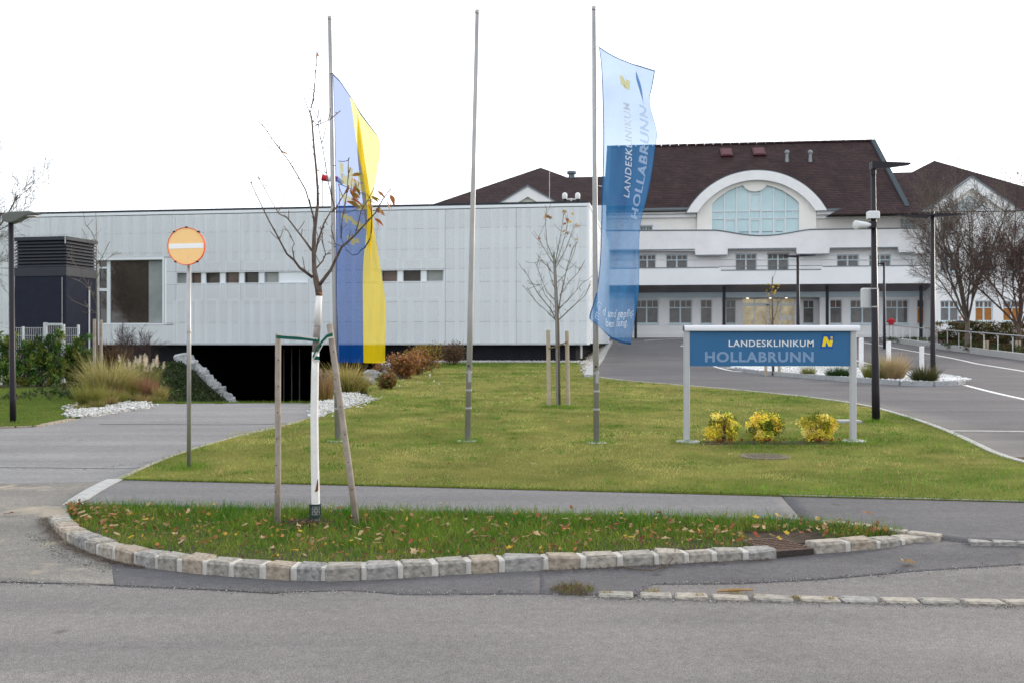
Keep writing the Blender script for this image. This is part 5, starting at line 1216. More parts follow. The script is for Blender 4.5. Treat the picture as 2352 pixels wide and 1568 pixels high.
for px_, z_ in ((8,4),(36,3)): MB().tube([P(px_+4,490,y), P(px_+4,490-z_,y)], .01, 6).build('bird_spike', M_galv, t)
def arm(px0, px1, py, Y, th, dep):
    """slim flat lamp arm, thicker at the pole"""
    s_ = 1 if px1 > px0 else -1
    return MB().prism([tuple(P(a_,b_,Y).xz) for a_, b_ in ((px0,py+th*1.0),(px0+(px1-px0)*.35,py+th*.85),(px1,py+th*.25),(px1,py-th*.05),(px0+(px1-px0)*.5,py-th*.18),(px0,py-th*.25))], Y-dep, Y+dep)
x, y = G(2012,971); a = Vector((x,y,hz(x,y))); b = P(2005.5,378,y)
t = thing('street_lamp', tuple(a), 'tall dark lamp post with one flat arm and a white loudspeaker beside the clinic sign', 'street lamp')
lamp_pole(t, a, b, .066, .038)
MB().tube([P(2005.8,402,y), P(2005.5,375,y)], .046, 14).build('head_sleeve', M_lamp, t)
arm(2000, 2088, 376, y, 13, .07).build('lamp_head', M_lamp, t)
hp_ = P(2005,495,y); MB().bbox(hp_.x-.10, hp_.x+.09, y-.09, y+.06, P(0,503,y).z, P(0,486,y).z, .015).build('sensor_box', mat('sensor_white', (.68,.69,.70), .4), t)
c0_, c1_ = P(1998,517,y-.1), P(1966,517,y-.24)
MB().tube([c0_, c0_+(c1_-c0_)*.3, c1_, c1_+(c1_-c0_)*.02], [.03,.05,.078,.07], 14).build('loudspeaker', MATS['sensor_white'], t, sm=True)
MB().bbox(P(1993,0,y).x, P(2010,0,y).x, y-.09, y+.05, P(0,525,y).z, P(0,510,y).z, .01).build('camera_bracket', M_lamp, t)
for py in (663.5,705): MB().lathe([(.061,-.01),(.061,.01)], tuple(P(2009,py,y)), 14).build('strap', M_galv, t)
MB().bbox(P(1983,0,y).x, P(2023,0,y).x, y+.06, y+.16, P(0,706,y).z, P(0,661,y).z, .02).build('junction_box', mat('box_grey', (.55,.56,.58), .5), t)
def far_lamp(bpx, bpy_, tpy, heads, label, r0, Y=None):
    x, y = G(bpx, bpy_)
    if Y: y = Y; x = (bpx-CX)/F*Y
    a = Vector((x,y,hz(x,y))); b = P(bpx-1,tpy,y); t = thing('street_lamp', tuple(a), label, 'street lamp'); lamp_pole(t, a, b, r0, r0*.72)
    for x0, x1, py, th in heads: arm(x0, x1, py, y, th, .09).build('lamp_head', M_lamp, t)
    return t
far_lamp(2143,855,487,[(2131,2063,495,6),(2149,2213,492,6),(2133,2147,493,4)],'dark lamp post with two flat arms at the back of the gravel traffic island', .075, 29.5)
far_lamp(1833.5,770,586,[(1830,1795,588,4),(1837,1873,586,4)],'slender dark lamp post with two short arms before the clinic entrance', .10, 52)
far_lamp(2031.5,765,604,[(2031,2014,605,3)],'slender dark lamp post with one short arm by the railing near the clinic', .08, 56)

# bollards, railing, hydrant
for k, (px, pyt, pyb) in enumerate(((1978,776,831),(2041,784,846),(2117,795,858))):
    Y = (36,32,29.2)[k]; x = (px-CX)/F*Y; z = hz(x,Y); r = 5.2*Y/F; zt = EYE-(pyt-HY)/F*Y
    t = thing('bollard', (x,Y,z), ('white round bollard beside the clinic sign post', 'white round bollard behind the tan feathery grass', 'white round bollard behind the dark green grass tuft')[k], 'bollard', 'white bollards along the traffic island')
    MB().lathe([(r,-.05),(r,zt-z-.02),(r*.9,zt-z),(r*.2,zt-z+.005)], (x,Y,z), 18).build('post', mat('bollard_white', (.72,.72,.73), .45, noise=(4,.06)), t, sm=False)
    MB().lathe([(r*1.5,-.02),(r*1.5,.02)], (x,Y,z), 18).build('base_plate', M_galv, t)
rp = [(25.3,68),(24.3,60),(23.85,55),(23.45,50),(23.05,45),(22.7,41)]
rl_ = resample(rp, 80)
rw = thing('ramp_kerb_wall', (rp[0][0],rp[0][1],hz(*rp[0])), 'low pale concrete kerb wall carrying the steel railing along the access road', 'wall')
mb = MB()
for i in range(len(rl_)-1):
    (xa,ya),(xb,yb) = rl_[i], rl_[i+1]; za, zb_ = hz(xa,ya), hz(xb,yb)
    mb.add([(xa-.1,ya,za-.1),(xa+.15,ya,za-.1),(xa+.15,ya,za+.3),(xa-.1,ya,za+.3),(xb-.1,yb,zb_-.1),(xb+.15,yb,zb_-.1),(xb+.15,yb,zb_+.3),(xb-.1,yb,zb_+.3)], [(0,1,5,4),(1,2,6,5),(2,3,7,6),(3,0,4,7)])
mb.build('kerb_wall', M_conc, rw)
rg = thing('railing', (rp[0][0],rp[0][1],hz(*rp[0])+.3), 'stainless steel handrail on posts along the access road before the hedge', 'railing')
M_inox = mat('stainless_steel', (.62,.62,.61), .3, metal=.8)
MB().tube([(x_,y_,hz(x_,y_)+1.08) for x_,y_ in resample(rp,30)], .028, 8).build('handrail', M_inox, rg)
for x_, y_ in resample(rp, 17):
    z_ = hz(x_,y_); MB().tube([(x_,y_,z_+.295),(x_,y_,z_+1.0)], .024, 8).tube([(x_,y_,z_+.98),(x_-.07,y_,z_+.99),(x_-.05,y_,z_+1.06)], .01, 5).build('post', M_inox, rg)
Y = 66; x = (2047-CX)/F*Y; z = hz(x,Y)
t = thing('hydrant', (x,Y,z), 'red fire hydrant box on thin posts before the clinic wall', 'hydrant')
M_red = mat('hydrant_red', (.40,.02,.03), .45)
MB().lathe([(.10,0),(.17,.05),(.20,.35),(.16,.42),(.05,.45)], (x,Y,P(0,747,Y).z), 16).build('hydrant_head', M_red, t)
for s_ in (-1,1): MB().tube([(x+s_*.16,Y,P(0,738,Y).z),(x+s_*.30,Y,P(0,738,Y).z)], .06, 10).build('outlet', M_red, t)
for s_ in (-.12,.12): MB().tube([(x+s_,Y,z-.02),(x+s_,Y,P(0,745,Y).z)], .035, 8).build('post', M_galv, t)

# traffic island with white gravel
isl = smoothline(gpts([(1690,850),(1730,858),(1850,868),(1990,879),(2090,886),(2150,887),(2195,885),(2212,880)]), 60, 2)
isb = smoothline(gpts([(1690,848),(1740,845),(1850,845),(1990,850),(2090,858),(2150,865),(2195,873),(2212,879)]), 60, 2)
gravel_strip('island_gravel', isl, isb, 4500, .07, [(.82,.82,.82),(.74,.74,.74),(.66,.66,.65)], M_wgravel, 'white gravel filling the kerbed traffic island of the access road', .11)
ik = thing('traffic_island_kerb', (0,0,0), None, None); tag(ik, kind='structure')
edging('kerb_block', isl, .15, .14, M_concd, .9, .006, ik); edging('kerb_block', isb, .15, .14, M_concd, .9, .006, ik)
# road markings
def mark(pix, w, name='road_marking', off=.010): return strip(name, pix, w, off, M_paint)
mark([(2215,884),(2280,901),(2352,917),(2420,931)], .13)
mark([(1975,785),(2100,807),(2200,824),(2352,852),(2420,865)], .13)
mark([(1640,841),(1660,847),(1690,853),(1760,857)], .12)
mark([(1960,826),(1985,832),(2050,845),(2110,853)], .12)
for k in range(5): mark([(1655+k*14,844+k*1.2),(1695+k*10,843+k*.6)], .10)
for a, b in (((1840,838),(1990,846)),((1880,832),(1990,838)),((1770,840),(1800,842))): mark([a,b], .12)
for k in range(4): mark([(1566+k*7.5,794+k*5.5),(1571+k*7.5,795.5+k*5.5)], .25)
mark([(1480,782),(1530,779),(1600,777)], .14)
mark([(1566,791),(1580,790),(1600,790)], .12)
# slotted drain across the access road
dr = thing('slot_drain', (*G(2260,991),0), None, None); tag(dr, kind='structure')
A_, B_ = np.array(G(2168,990)), np.array(G(2420,992)); nseg = 70; M_dr = mat('drain_steel', (.52,.50,.47), .5, metal=.4, noise=(20,.3))
for k in range(nseg):
    p = A_ + (B_-A_)*(k+.5)/nseg; w_ = np.linalg.norm(B_-A_)/nseg
    MB().box(p[0]-w_*.32, p[0]+w_*.32, p[1]-.07, p[1]+.07, hz(*p)-.02, hz(*p)+.014).build('grate_bar', M_dr, dr)
# ------------------------------------------------------------------ flags
def flagmat(name, col, T, tint):
    m = bpy.data.materials.new(name); m.use_nodes = True; N, L = nt(m); N.remove(N['Principled BSDF'])
    d = N.new('ShaderNodeBsdfDiffuse'); d.inputs[0].default_value = (*col,1); t = N.new('ShaderNodeBsdfTranslucent'); t.inputs[0].default_value = (*col,1)
    tr = N.new('ShaderNodeBsdfTransparent'); tr.inputs[0].default_value = (*tint,1)
    a = N.new('ShaderNodeMixShader'); a.inputs[0].default_value = .25; b = N.new('ShaderNodeMixShader'); b.inputs[0].default_value = T
    # woven threads
    tc = N.new('ShaderNodeTexCoord'); w = N.new('ShaderNodeTexNoise'); w.inputs['Scale'].default_value = 300; L.new(tc.outputs['Object'], w.inputs['Vector'])
    bp = N.new('ShaderNodeBump'); bp.inputs['Strength'].default_value = .1; bp.inputs['Distance'].default_value = .002; L.new(w.outputs['Fac'], bp.inputs['Height']); L.new(bp.outputs[0], d.inputs['Normal'])
    L.new(d.outputs[0], a.inputs[1]); L.new(t.outputs[0], a.inputs[2]); L.new(a.outputs[0], b.inputs[1]); L.new(tr.outputs[0], b.inputs[2]); L.new(b.outputs[0], N['Material Output'].inputs['Surface']); return m
def catmull(vals, ts, t):
    """smooth interpolation of rows (k, ...) given at ts"""
    vals = np.array(vals, float); ts = np.array(ts, float); out = []
    m = np.gradient(vals, ts, axis=0)
    for x in np.atleast_1d(t):
        i = int(np.clip(np.searchsorted(ts, x)-1, 0, len(ts)-2)); hh = ts[i+1]-ts[i]; u = np.clip((x-ts[i])/hh,0,1)
        out.append((2*u**3-3*u**2+1)*vals[i] + (u**3-2*u**2+u)*hh*m[i] + (-2*u**3+3*u**2)*vals[i+1] + (u**3-u**2)*hh*m[i+1])
    return np.array(out)
class Flag:
    """cloth given by picture columns (x, y) plus a depth for folds"""
    def __init__(s, cols, svals, Y, waves, nt_=140):
        s.Y = Y; s.sv = np.array(svals); s.waves = waves; s.tn = nt_
        s.curves = []
        for c in cols:                               # resample every column evenly by length
            p = smoothline(c, 400, 2); s.curves.append(p)
    def at(s, S, T):
        S = np.asarray(S, float); T = np.asarray(T, float)
        idx = np.clip(T, 0, 1)*399; i0 = np.minimum(idx.astype(int), 398); f = (idx-i0)[...,None]
        C_ = np.stack([c[i0]*(1-f)+c[i0+1]*f for c in s.curves], 0)        # (k, n, 2)
        j = np.clip(np.searchsorted(s.sv, S)-1, 0, len(s.sv)-2); u = np.clip((S-s.sv[j])/(s.sv[j+1]-s.sv[j]),0,1)[...,None]
        jm, jp = np.maximum(j-1,0), np.minimum(j+2,len(s.sv)-1); n_ = np.arange(len(S))
        p0, p1, p2, p3 = C_[jm,n_], C_[j,n_], C_[j+1,n_], C_[jp,n_]
        q = .5*((2*p1)+(-p0+p2)*u+(2*p0-5*p1+4*p2-p3)*u**2+(-p0+3*p1-3*p2+p3)*u**3)*.55 + (p1*(1-u)+p2*u)*.45
        D = s.waves(S, T); Y = s.Y + D
        return np.stack([(q[...,0]-CX)/F*Y, Y, EYE-(q[...,1]-HY)/F*Y], -1)
    def sheet(s, s0, s1, t0, t1, ns, nt_):
        a, b = np.meshgrid(np.linspace(t0,t1,nt_), np.linspace(s0,s1,ns), indexing='ij'); V = s.at(b.ravel(), a.ravel())
        i = (np.arange(nt_-1)[:,None]*ns + np.arange(ns-1)[None,:]).ravel(); return V, np.stack([i,i+1,i+ns+1,i+ns],1)
    def shape(s, polys, out=-.004):
        """flat print on the cloth: polygons in (s,t), finely split so they follow the folds"""
        bm = bmesh.new()
        for v, f in polys:
            vv = [bm.verts.new((a,b,0)) for a, b in v]
            for q in f:
                try: bm.faces.new([vv[i] for i in q])
                except ValueError: pass
        bmesh.ops.triangulate(bm, faces=bm.faces[:])
        for _ in range(2):
            es = [e for e in bm.edges if e.calc_length() > .035]
            if es: bmesh.ops.subdivide_edges(bm, edges=es, cuts=1)
        bmesh.ops.triangulate(bm, faces=bm.faces[:])
        bm.verts.index_update(); co = np.array([v.co[:2] for v in bm.verts]); fs = np.array([[v.index for v in f.verts] for f in bm.faces]); bm.free()
        V = s.at(co[:,0], co[:,1]); V[:,1] += out; return V, fs
def poly(pts): return (pts, [tuple(range(len(pts)))])
def np_part(name, V, Q, m, parent, smooth_=True):
    me = np_mesh(name, V - np.array(WL[parent]), Q)
    if smooth_: me.polygons.foreach_set('use_smooth', [True]*len(me.polygons))
    return link(name, me, m, parent)

T1 = (.62,.72,.92)
M_fblue = flagmat('flag_blue', (.008,.08,.36), .40, (.80,.86,1.0)); M_fyel = flagmat('flag_yellow', (.86,.64,.015), .38, (1,.96,.62))
M_fgold = flagmat('crest_gold', (.80,.62,.10), .55, (1,.96,.70)); M_fhem = flagmat('hem_blue', (.012,.07,.26), .02, T1)
M_crest = flagmat('crest_line', (.05,.08,.16), .1, T1)
Y1 = fp1[1].y - .02
c0 = [(764,169),(767,230),(769,330),(771,440),(772,560),(773,700),(776,832)]
c25 = [(781,186),(786,260),(792,350),(797,450),(799,560),(800,700),(803,832)]
c48 = [(800,214),(806,270),(812,320),(822,368),(832,420),(838,475),(836,530),(828,600),(829,700),(831,832)]
c56 = [(812,232),(826,280),(833,330),(840,380),(848,430),(857,480),(858,530),(848,600),(845,700),(845,833)]
c63 = [(830,262),(822,296),(820,340),(824,390),(830,440),(836,490),(842,540),(851,600),(855,700),(856,833)]
c100 = [(869,314),(875,337),(871,370),(866,400),(858,440),(853,475),(858,520),(867,570),(878,640),(886,690),(886,750),(884,833)]
def w1(S, T):
    e = np.exp(-T*3.2); return .10*S + .05*np.sin(S*13+T*2)*e + .035*np.sin(S*7+T*5) + .02*np.sin(S*18+3)*T*(1-T)*2 + .05*np.exp(-((S-.57)/.05)**2)*(1-smooth(.5,.75,T)) + .011*np.sin(26*S+19*T)*(1-.6*T) + .006*np.sin(34*T-15*S+2)
f1 = Flag([c0,c25,c48,c56,c63,c100], [0,.25,.48,.56,.63,1], Y1-.05, w1)
fa = thing('flag', tuple(P(768,832,Y1)), 'blue and yellow vertical flag with a golden eagle crest', 'flag')
V, Q = f1.sheet(0, .5, 0, 1, 40, 120); np_part('blue_half', V, Q, M_fblue, fa)
V, Q = f1.sheet(.5, 1, 0, 1, 40, 120); np_part('yellow_half', V, Q, M_fyel, fa)
V, Q = f1.sheet(0, .02, 0, 1, 3, 120); V[:,1] -= .004; np_part('hoist_band', V, Q, M_fhem, fa)
V, Q = f1.sheet(0, 1, 0, .006, 60, 3); V[:,1] -= .004; np_part('top_hem', V, Q, M_fhem, fa)
# crest: shield outline, crown and spread eagles
def eagle(s_, t_, k):
    """small spread eagle with feathered wings and tail"""
    pts = []
    body = [(0,-.62),(.10,-.50),(.22,-.52),(.12,-.38),(.14,-.2),(.30,-.35),(.62,-.55),(.58,-.3),(.74,-.32),(.62,-.1),(.74,-.05),(.56,.08),(.64,.18),(.4,.18),(.16,.1),(.12,.3),(.34,.55),(.16,.5),(.14,.66),(.05,.52),(0,.7)]
    full = body + [(-a, b) for a, b in body[-2:0:-1]]
    pts = [(s_ + a*k*.9, t_ + b*k*.17) for a, b in full]
    tri = geometry.tessellate_polygon([[Vector((a,b,0)) for a, b in pts]]); return (pts, [tuple(t) for t in tri])
eg = [eagle(.21,.42,.16), eagle(.41,.43,.16), eagle(.23,.49,.16), eagle(.41,.50,.16), eagle(.33,.562,.16)]
V, Q = f1.shape(eg); np_part('crest_eagles', V, Q, M_fgold, fa)
crown = []
for a in (.12,.27,.42): crown.append(poly([(a,.30),(a+.09,.30),(a+.08,.335),(a+.01,.335)]))
crown.append(poly([(.12,.337),(.51,.337),(.49,.372),(.15,.372)]))
V, Q = f1.shape(crown); np_part('crest_crown', V, Q, M_fgold, fa)
sh = [(.10,.378),(.54,.378),(.54,.53),(.50,.575),(.42,.605),(.33,.615),(.23,.605),(.14,.575),(.10,.53)]
ol = []
for i in range(len(sh)):
    a, b = np.array(sh[i]), np.array(sh[(i+1)%len(sh)]); d = b-a; nrm_ = np.array([-d[1]*4, d[0]/4]); nrm_ = nrm_/np.linalg.norm(nrm_*np.array([1,4]))*.006
    ol.append(poly([tuple(a-nrm_), tuple(b-nrm_), tuple(b+nrm_), tuple(a+nrm_)]))
V, Q = f1.shape(ol, -.003); np_part('crest_outline', V, Q, M_crest, fa)
for tt in (.0,.32,.6,.97):
    p = f1.at(np.array([0.]), np.array([tt]))[0]; pc = fp1[1] + (fp1[2]-fp1[1])*((p[2]-fp1[1].z)/(fp1[2].z-fp1[1].z))
    MB().tube([Vector(p)+Vector((.005,0,0)), (Vector(p)+pc)/2+Vector((0,-.01,0)), pc+Vector((0,-.03,0))], .006, 6).build('clip', M_rubber, fa)

# clinic banner
M_bblue = flagmat('banner_blue', (.06,.255,.56), .46, (.90,.94,1.0)); M_bwhite = flagmat('banner_white', (.72,.76,.82), .12, (.95,.97,1)); M_bpale = flagmat('banner_pale', (.55,.66,.82), .42, (.93,.96,1)); M_bhem = flagmat('banner_hem', (.02,.10,.24), .03, T1)
Y3 = fp3[1].y - .02
b0 = [(1375.5,108),(1381.6,155),(1384.4,238),(1385.8,321),(1384,405),(1382.6,436),(1381,510),(1379.3,582),(1374.4,647),(1366,689),(1354,721.5),(1353,735),(1366,739.5)]
b30 = [(1400,124),(1412,180),(1420,250),(1424,330),(1423,420),(1418,500),(1413,580),(1408,650),(1402,700),(1396,740),(1402,776)]
b55 = [(1424,136),(1444,185),(1450,250),(1455,320),(1453,400),(1444,480),(1436,560),(1432,640),(1428,700),(1422,750),(1424,786)]
b66 = [(1452,147),(1467,178),(1475,206),(1477,250),(1478,300),(1475,360),(1466,420),(1452,490),(1447,560),(1446,640),(1443,700),(1437,750),(1434,789)]
b74 = [(1470,152),(1459,174),(1467,202),(1482,250),(1487,300),(1485,345),(1478,410),(1462,480),(1455,560),(1455,640),(1452,700),(1445,750),(1440,790)]
b100 = [(1504.7,163),(1498,202),(1490,232),(1500,270),(1510.8,307),(1505,338),(1498,396),(1487,455),(1473,498),(1467,559),(1468.5,647),(1465,695),(1457,738),(1449,791)]
def w2(S, T):
    e = np.exp(-T*4); return -.06*S + .06*np.sin(S*11+T*3)*e + .04*np.sin(S*8-T*6) + .03*np.sin(S*15+T*2)*smooth(.3,.6,T) - .05*np.exp(-((S-.7)/.06)**2)*(1-smooth(.15,.4,T)) - .12*smooth(.82,1,T)*(1-S) + .012*np.sin(24*S+17*T) + .007*np.sin(36*T-14*S+1) + .02*np.sin(30*S)*smooth(.75,1,T)
f3 = Flag([b0,b30,b55,b66,b74,b100], [0,.30,.55,.66,.74,1], Y3-.06, w2)
fb = thing('flag', tuple(P(1370,760,Y3)), 'translucent pale blue clinic banner with white vertical lettering', 'flag')
V, Q = f3.sheet(0, 1, 0, 1, 80, 130); np_part('cloth', V, Q, M_bblue, fb)
V, Q = f3.sheet(0, .022, 0, 1, 3, 130); V[:,1] -= .004; np_part('hoist_band', V, Q, M_bhem, fb)
for s0_, s1_ in ((.985,1),): V, Q = f3.sheet(s0_, s1_, 0, 1, 3, 130); V[:,1] -= .003; np_part('fly_hem', V, Q, M_bhem, fb)
V, Q = f3.sheet(0, 1, 0, .004, 60, 3); V[:,1] -= .003; np_part('top_hem', V, Q, M_bhem, fb)
V, Q = f3.sheet(0, 1, .993, 1, 60, 3); V[:,1] -= .003; np_part('bottom_hem', V, Q, M_bhem, fb)
def vtext(body, s0, s1, t0, t1, m, bold):
    """lettering that reads upward along the banner"""
    v, f = text_mesh(body, bold); pts = [(s0 + (1-b)*0 + (s1-s0)*(1-b), t0 + (t1-t0)*a) for a, b in v]
    V, Q = f3.shape([(pts, f)]); np_part('lettering', V, Q, m, fb, False)
vtext('LANDESKLINIKUM', .40, .53, .495, .165, M_bwhite, .012)
vtext('HOLLABRUNN', .62, .80, .555, .155, M_bpale, .03)
def htext(body, s0, s1, t0, t1, m, slope=0):
    v, f = text_mesh(body, .01); pts = [(s0+(s1-s0)*a, t1+(t0-t1)*b + slope*a) for a, b in v]; V, Q = f3.shape([(pts, f)]); np_part('lettering', V, Q, m, fb, False)
htext('d und gepflegt.', .19, .88, .905, .942, M_bwhite, -.038); htext('ben lang.', .25, .70, .938, .974, M_bwhite, -.03)
htext('G', .07, .14, .900, .926, M_bpale); htext('E', .09, .15, .938, .962, M_bpale)
V, Q = f3.shape([poly([(.40,.105),(.41,.07),(.47,.07),(.50,.092),(.51,.078),(.57,.08),(.55,.115),(.49,.115),(.46,.092),(.455,.108)])]); np_part('emblem_letter', V, Q, M_fgold, fb)
for tt in (0.,.22,.5,.83):
    p = f3.at(np.array([0.]), np.array([tt]))[0]; pc = fp3[1] + (fp3[2]-fp3[1])*((p[2]-fp3[1].z)/(fp3[2].z-fp3[1].z))
    MB().tube([Vector(p)+Vector((.004,0,0)), (Vector(p)+pc)/2+Vector((0,-.012,.01)), pc+Vector((0,-.03,0))], .005, 6).build('clip', mat('clip_white', (.7,.7,.7), .5), fb)
# windsock on the roof
Yw = 50.; p0 = P(741,466,Yw); p0.z = rt+.1 if p0.z < rt else p0.z
ws = thing('windsock', (p0.x,Yw,rt), 'small red and white windsock on a thin mast on the clinic wing roof', 'windsock')
MB().tube([(p0.x,Yw,rt-.05), (p0.x,Yw,P(0,399,Yw).z)], .03, 6).build('mast', M_galv, ws)
segs = [((740,408),(752,411),.17,.155,0),((752,411),(764,411),.155,.14,1),((764,411),(776,412),.14,.13,0),((776,413),(788,421),.13,.10,1)]
for (a_, b_, r0_, r1_, c_) in segs: MB().tube([P(a_[0],a_[1],Yw), P(b_[0],b_[1],Yw)], [r0_, r1_], 12).build('sock_band', mat('sock_red', (.5,.03,.05), .8) if c_ == 0 else mat('sock_white', (.75,.75,.75), .8), ws)
# ------------------------------------------------------------------ young tree on the island
M_bark = mat('bark', (.07,.05,.04), .9, spec=.15, noise=(25,.4,6), bump=(60,.6,.006), col2=(.16,.125,.105))
M_lime = mat('limewash', (.74,.73,.70), .9, noise=(22,.10,6), bump=(50,.4,.004))
M_barkg = mat('grey_bark', (.17,.15,.13), .9, noise=(18,.3,6), bump=(60,.5,.004), col2=(.30,.27,.24))
M_wood = mat('weathered_wood', (.23,.19,.155), .85, noise=(9,.45,6), bump=(40,.5,.004), col2=(.40,.35,.30))
M_tie = mat('green_strap', (.006,.09,.065), .6); M_tiew = mat('worn_strap', (.55,.54,.50), .8, noise=(30,.15))
tbx, tby = G(724,1210); TY = tby; TZ = .10; rt_ = random.Random(7)
def T(px, py, dy=0.): return P(px, py, TY+dy)
tree = thing('young_tree', (tbx,TY,TZ), 'young nearly bare street tree with whitewashed trunk tied between two wooden stakes', 'tree')
px_m = TY/F
MB().tube([Vector((tbx,TY,TZ-.05)), T(725,1150), T(723,1050), T(722,950), T(723.5,860), T(725,808)], [.040,.036,.034,.033,.032,.031], 14).build('painted_trunk', M_lime, tree, sm=True)
MB().tube([T(725,808), T(727,775), T(729,748)], [.0305,.030,.029], 14).build('trunk', M_barkg, tree, sm=True)
MB().tube([T(729,748), T(731,710), T(733,680)], [.030,.029,.027], 14).build('painted_trunk', M_lime, tree, sm=True)
MB().tube([T(733,680), T(731,660), T(727,650), T(722,620), T(720.5,576), T(722,534), T(726,500), T(730,470)], [.0275,.031,.026,.020,.018,.016,.014,.012], 10).build('trunk', M_bark, tree, sm=True)
MB().add([T(729,1102,-.04), T(731,1098,-.038), T(731,1125,-.038), T(728,1128,-.04), T(723,1128,-.04), T(725,1122,-.04)], [(0,3,2,1),(3,0,5,4)]).build('bark_wound', mat('torn_bark', (.16,.06,.03), .8), tree)
def polybranch(pts, r0, r1, dy, name='branch'):
    n = len(pts); P_ = [T(a, b, dy*k/(n-1) + rt_.uniform(-.01,.01)) for k, (a, b) in enumerate(pts)]
    rs = [max(.0034, r0+(r1-r0)*(k/(n-1))**.8) for k in range(n)]
    MB().tube(P_, rs, 7).build(name, M_bark, tree, sm=True); return P_, rs
BR = [([(730,470),(729.5,434),(726,387),(721,337),(718,298),(715.6,270),(710,254)], .012,.006, .1),
 ([(713,258),(717,236),(721,220),(724,184),(727,143),(727,118)], .0035,.0015, .05),
 ([(718,637),(688,615),(676,598),(659,584),(636,540),(617,506),(597,465),(575,418)], .013,.003, -.35),
 ([(716,576),(700,553),(683,531),(660,501),(640,491),(624,464),(593,407)], .010,.0025, .4),
 ([(722,520),(720,498),(702,437),(682,401),(663,370),(640,340),(618,309),(602,286)], .008,.002, -.15),
 ([(731,658),(745,640),(760,620),(772,594),(785,567),(802,553),(816,540),(847,506),(862,490),(879,459),(897,434)], .017,.003, -.3),
 ([(783,548),(786,504),(797,443),(800,400),(800,365)], .006,.002, .1),
 ([(816,540),(829,487),(848,455),(860,431)], .006,.002, .2),
 ([(722,590),(730,556),(744,514),(758,489),(768,484),(790,448)], .010,.004, .3),
 ([(764,486),(768,476),(754,420),(743,351),(733,300),(730,280),(732,254)], .006,.002, -.25),
 ([(718,291),(729,288),(757,276),(782,255)], .003,.0015, -.2),
 ([(676,598),(671,570),(676,560),(664,535),(652,520)], .005,.002, .1),
 ([(722,622),(741,600),(748,585),(760,582)], .007,.005, .15),
 ([(748,585),(742,560),(740,540),(736,520)], .004,.002, .1),
 ([(785,567),(770,560),(765,545),(760,520)], .004,.002, -.1)]
twm = MB(); LP = []
for k, (pts, r0_, r1_, dy) in enumerate(BR):
    P_, rs = polybranch(pts, r0_, r1_, dy)
    for i in range(len(P_)-1):
        L_ = (P_[i+1]-P_[i]).length; n = int(L_/.065)+1
        for _ in range(n):
            f = rt_.random(); q = P_[i].lerp(P_[i+1], f); d = (P_[i+1]-P_[i]).normalized()
            v = Vector((rt_.gauss(0,1), rt_.gauss(0,1), rt_.gauss(.5,.6))).normalized(); v = (v + d*.5).normalized(); l = rt_.choice([.02,.025,.03,.05,.09]) * rt_.uniform(.7,1.3)
            if rt_.random() < .12: l *= 3
            m_ = q+v*l*.5+Vector((0,0,.004)); twm.tube([q, m_, q+v*l+Vector((0,0,.012*l/.05))], [.0036,.0034,.003], 4)
tag(twm.build('twigs', M_bark, tree), kind='stuff')
# leaves still hanging on it
def leafshape(seed):
    r = random.Random(seed); vs = []; fs = []; n = 7
    for i in range(n+1):
        t = i/n; w = .23*math.sin(math.pi*t**.8)**.9*(1-.25*t); zc = -.35*t*t
        vs += [(t,-w,zc+.08*w*3),(t,0,zc),(t,w,zc+.08*w*3)]
    for i in range(n): a = i*3; fs += [(a,a+3,a+4,a+1),(a+1,a+4,a+5,a+2)]
    me = bpy.data.meshes.new('leaf'); me.from_pydata(vs, [], fs); me.polygons.foreach_set('use_smooth', [True]*len(fs)); return me
M_lo = [mat('hanging_leaf_%d' % i, c, .5, noise=(8,.3), trans=.45) for i, c in enumerate([(.34,.10,.025),(.22,.11,.03),(.40,.14,.04),(.20,.14,.02)])]
LF = [leafshape(i) for i in range(4)]
for i in range(4): LF[i].materials.append(M_lo[i])
def hang(px, py, ang, size, dy=0., parent=None, fn=None):
    o = bpy.data.objects.new('leaf', LF[rt_.randrange(4)]); COL.objects.link(o); o.parent = parent or tree
    p = (fn or T)(px, py, dy); o.location = p - WL[parent or tree]; o.scale = (size,)*3
    o.rotation_euler = (rt_.uniform(-.7,.7)+1.2, math.radians(ang)*0+rt_.uniform(-.2,.2), 0); o.rotation_mode = 'XYZ'
    o.rotation_euler = Matrix.Rotation(math.radians(-ang), 3, 'Y').to_4x4().to_euler(); o.rotation_euler.rotate_axis('X', rt_.uniform(-1.2,1.2)); return o
for px, py, an, sz in ((806,404,10,.075),(812,410,-60,.06),(805,418,-75,.085),(822,415,-80,.07),(815,425,-70,.07),(800,438,-20,.08),(803,437,-50,.09),(812,445,-25,.06),(805,458,-15,.10),(795,463,-18,.09),(818,432,-55,.06),
    (867,440,-30,.07),(852,452,-25,.07),(874,450,-60,.05),(850,462,-25,.065),(885,460,-55,.09),(868,475,-50,.06),(866,478,-25,.085),(858,497,-50,.10),(896,448,-60,.075),(655,352,150,.065),(648,350,-10,.05),(727,124,-40,.03),(731,672,-20,.045),(726,390,-20,.03)):
    hang(px, py, an, sz*1.25, rt_.uniform(-.1,.1))
    if sz > .055 and px > 780: hang(px+rt_.uniform(-7,7), py+rt_.uniform(-8,8), an+rt_.uniform(-30,30), sz*rt_.uniform(.9,1.2), rt_.uniform(-.12,.12))
tree_stake_label = ['upright weathered wooden stake tied to the young street tree', 'leaning weathered wooden stake tied to the young street tree']
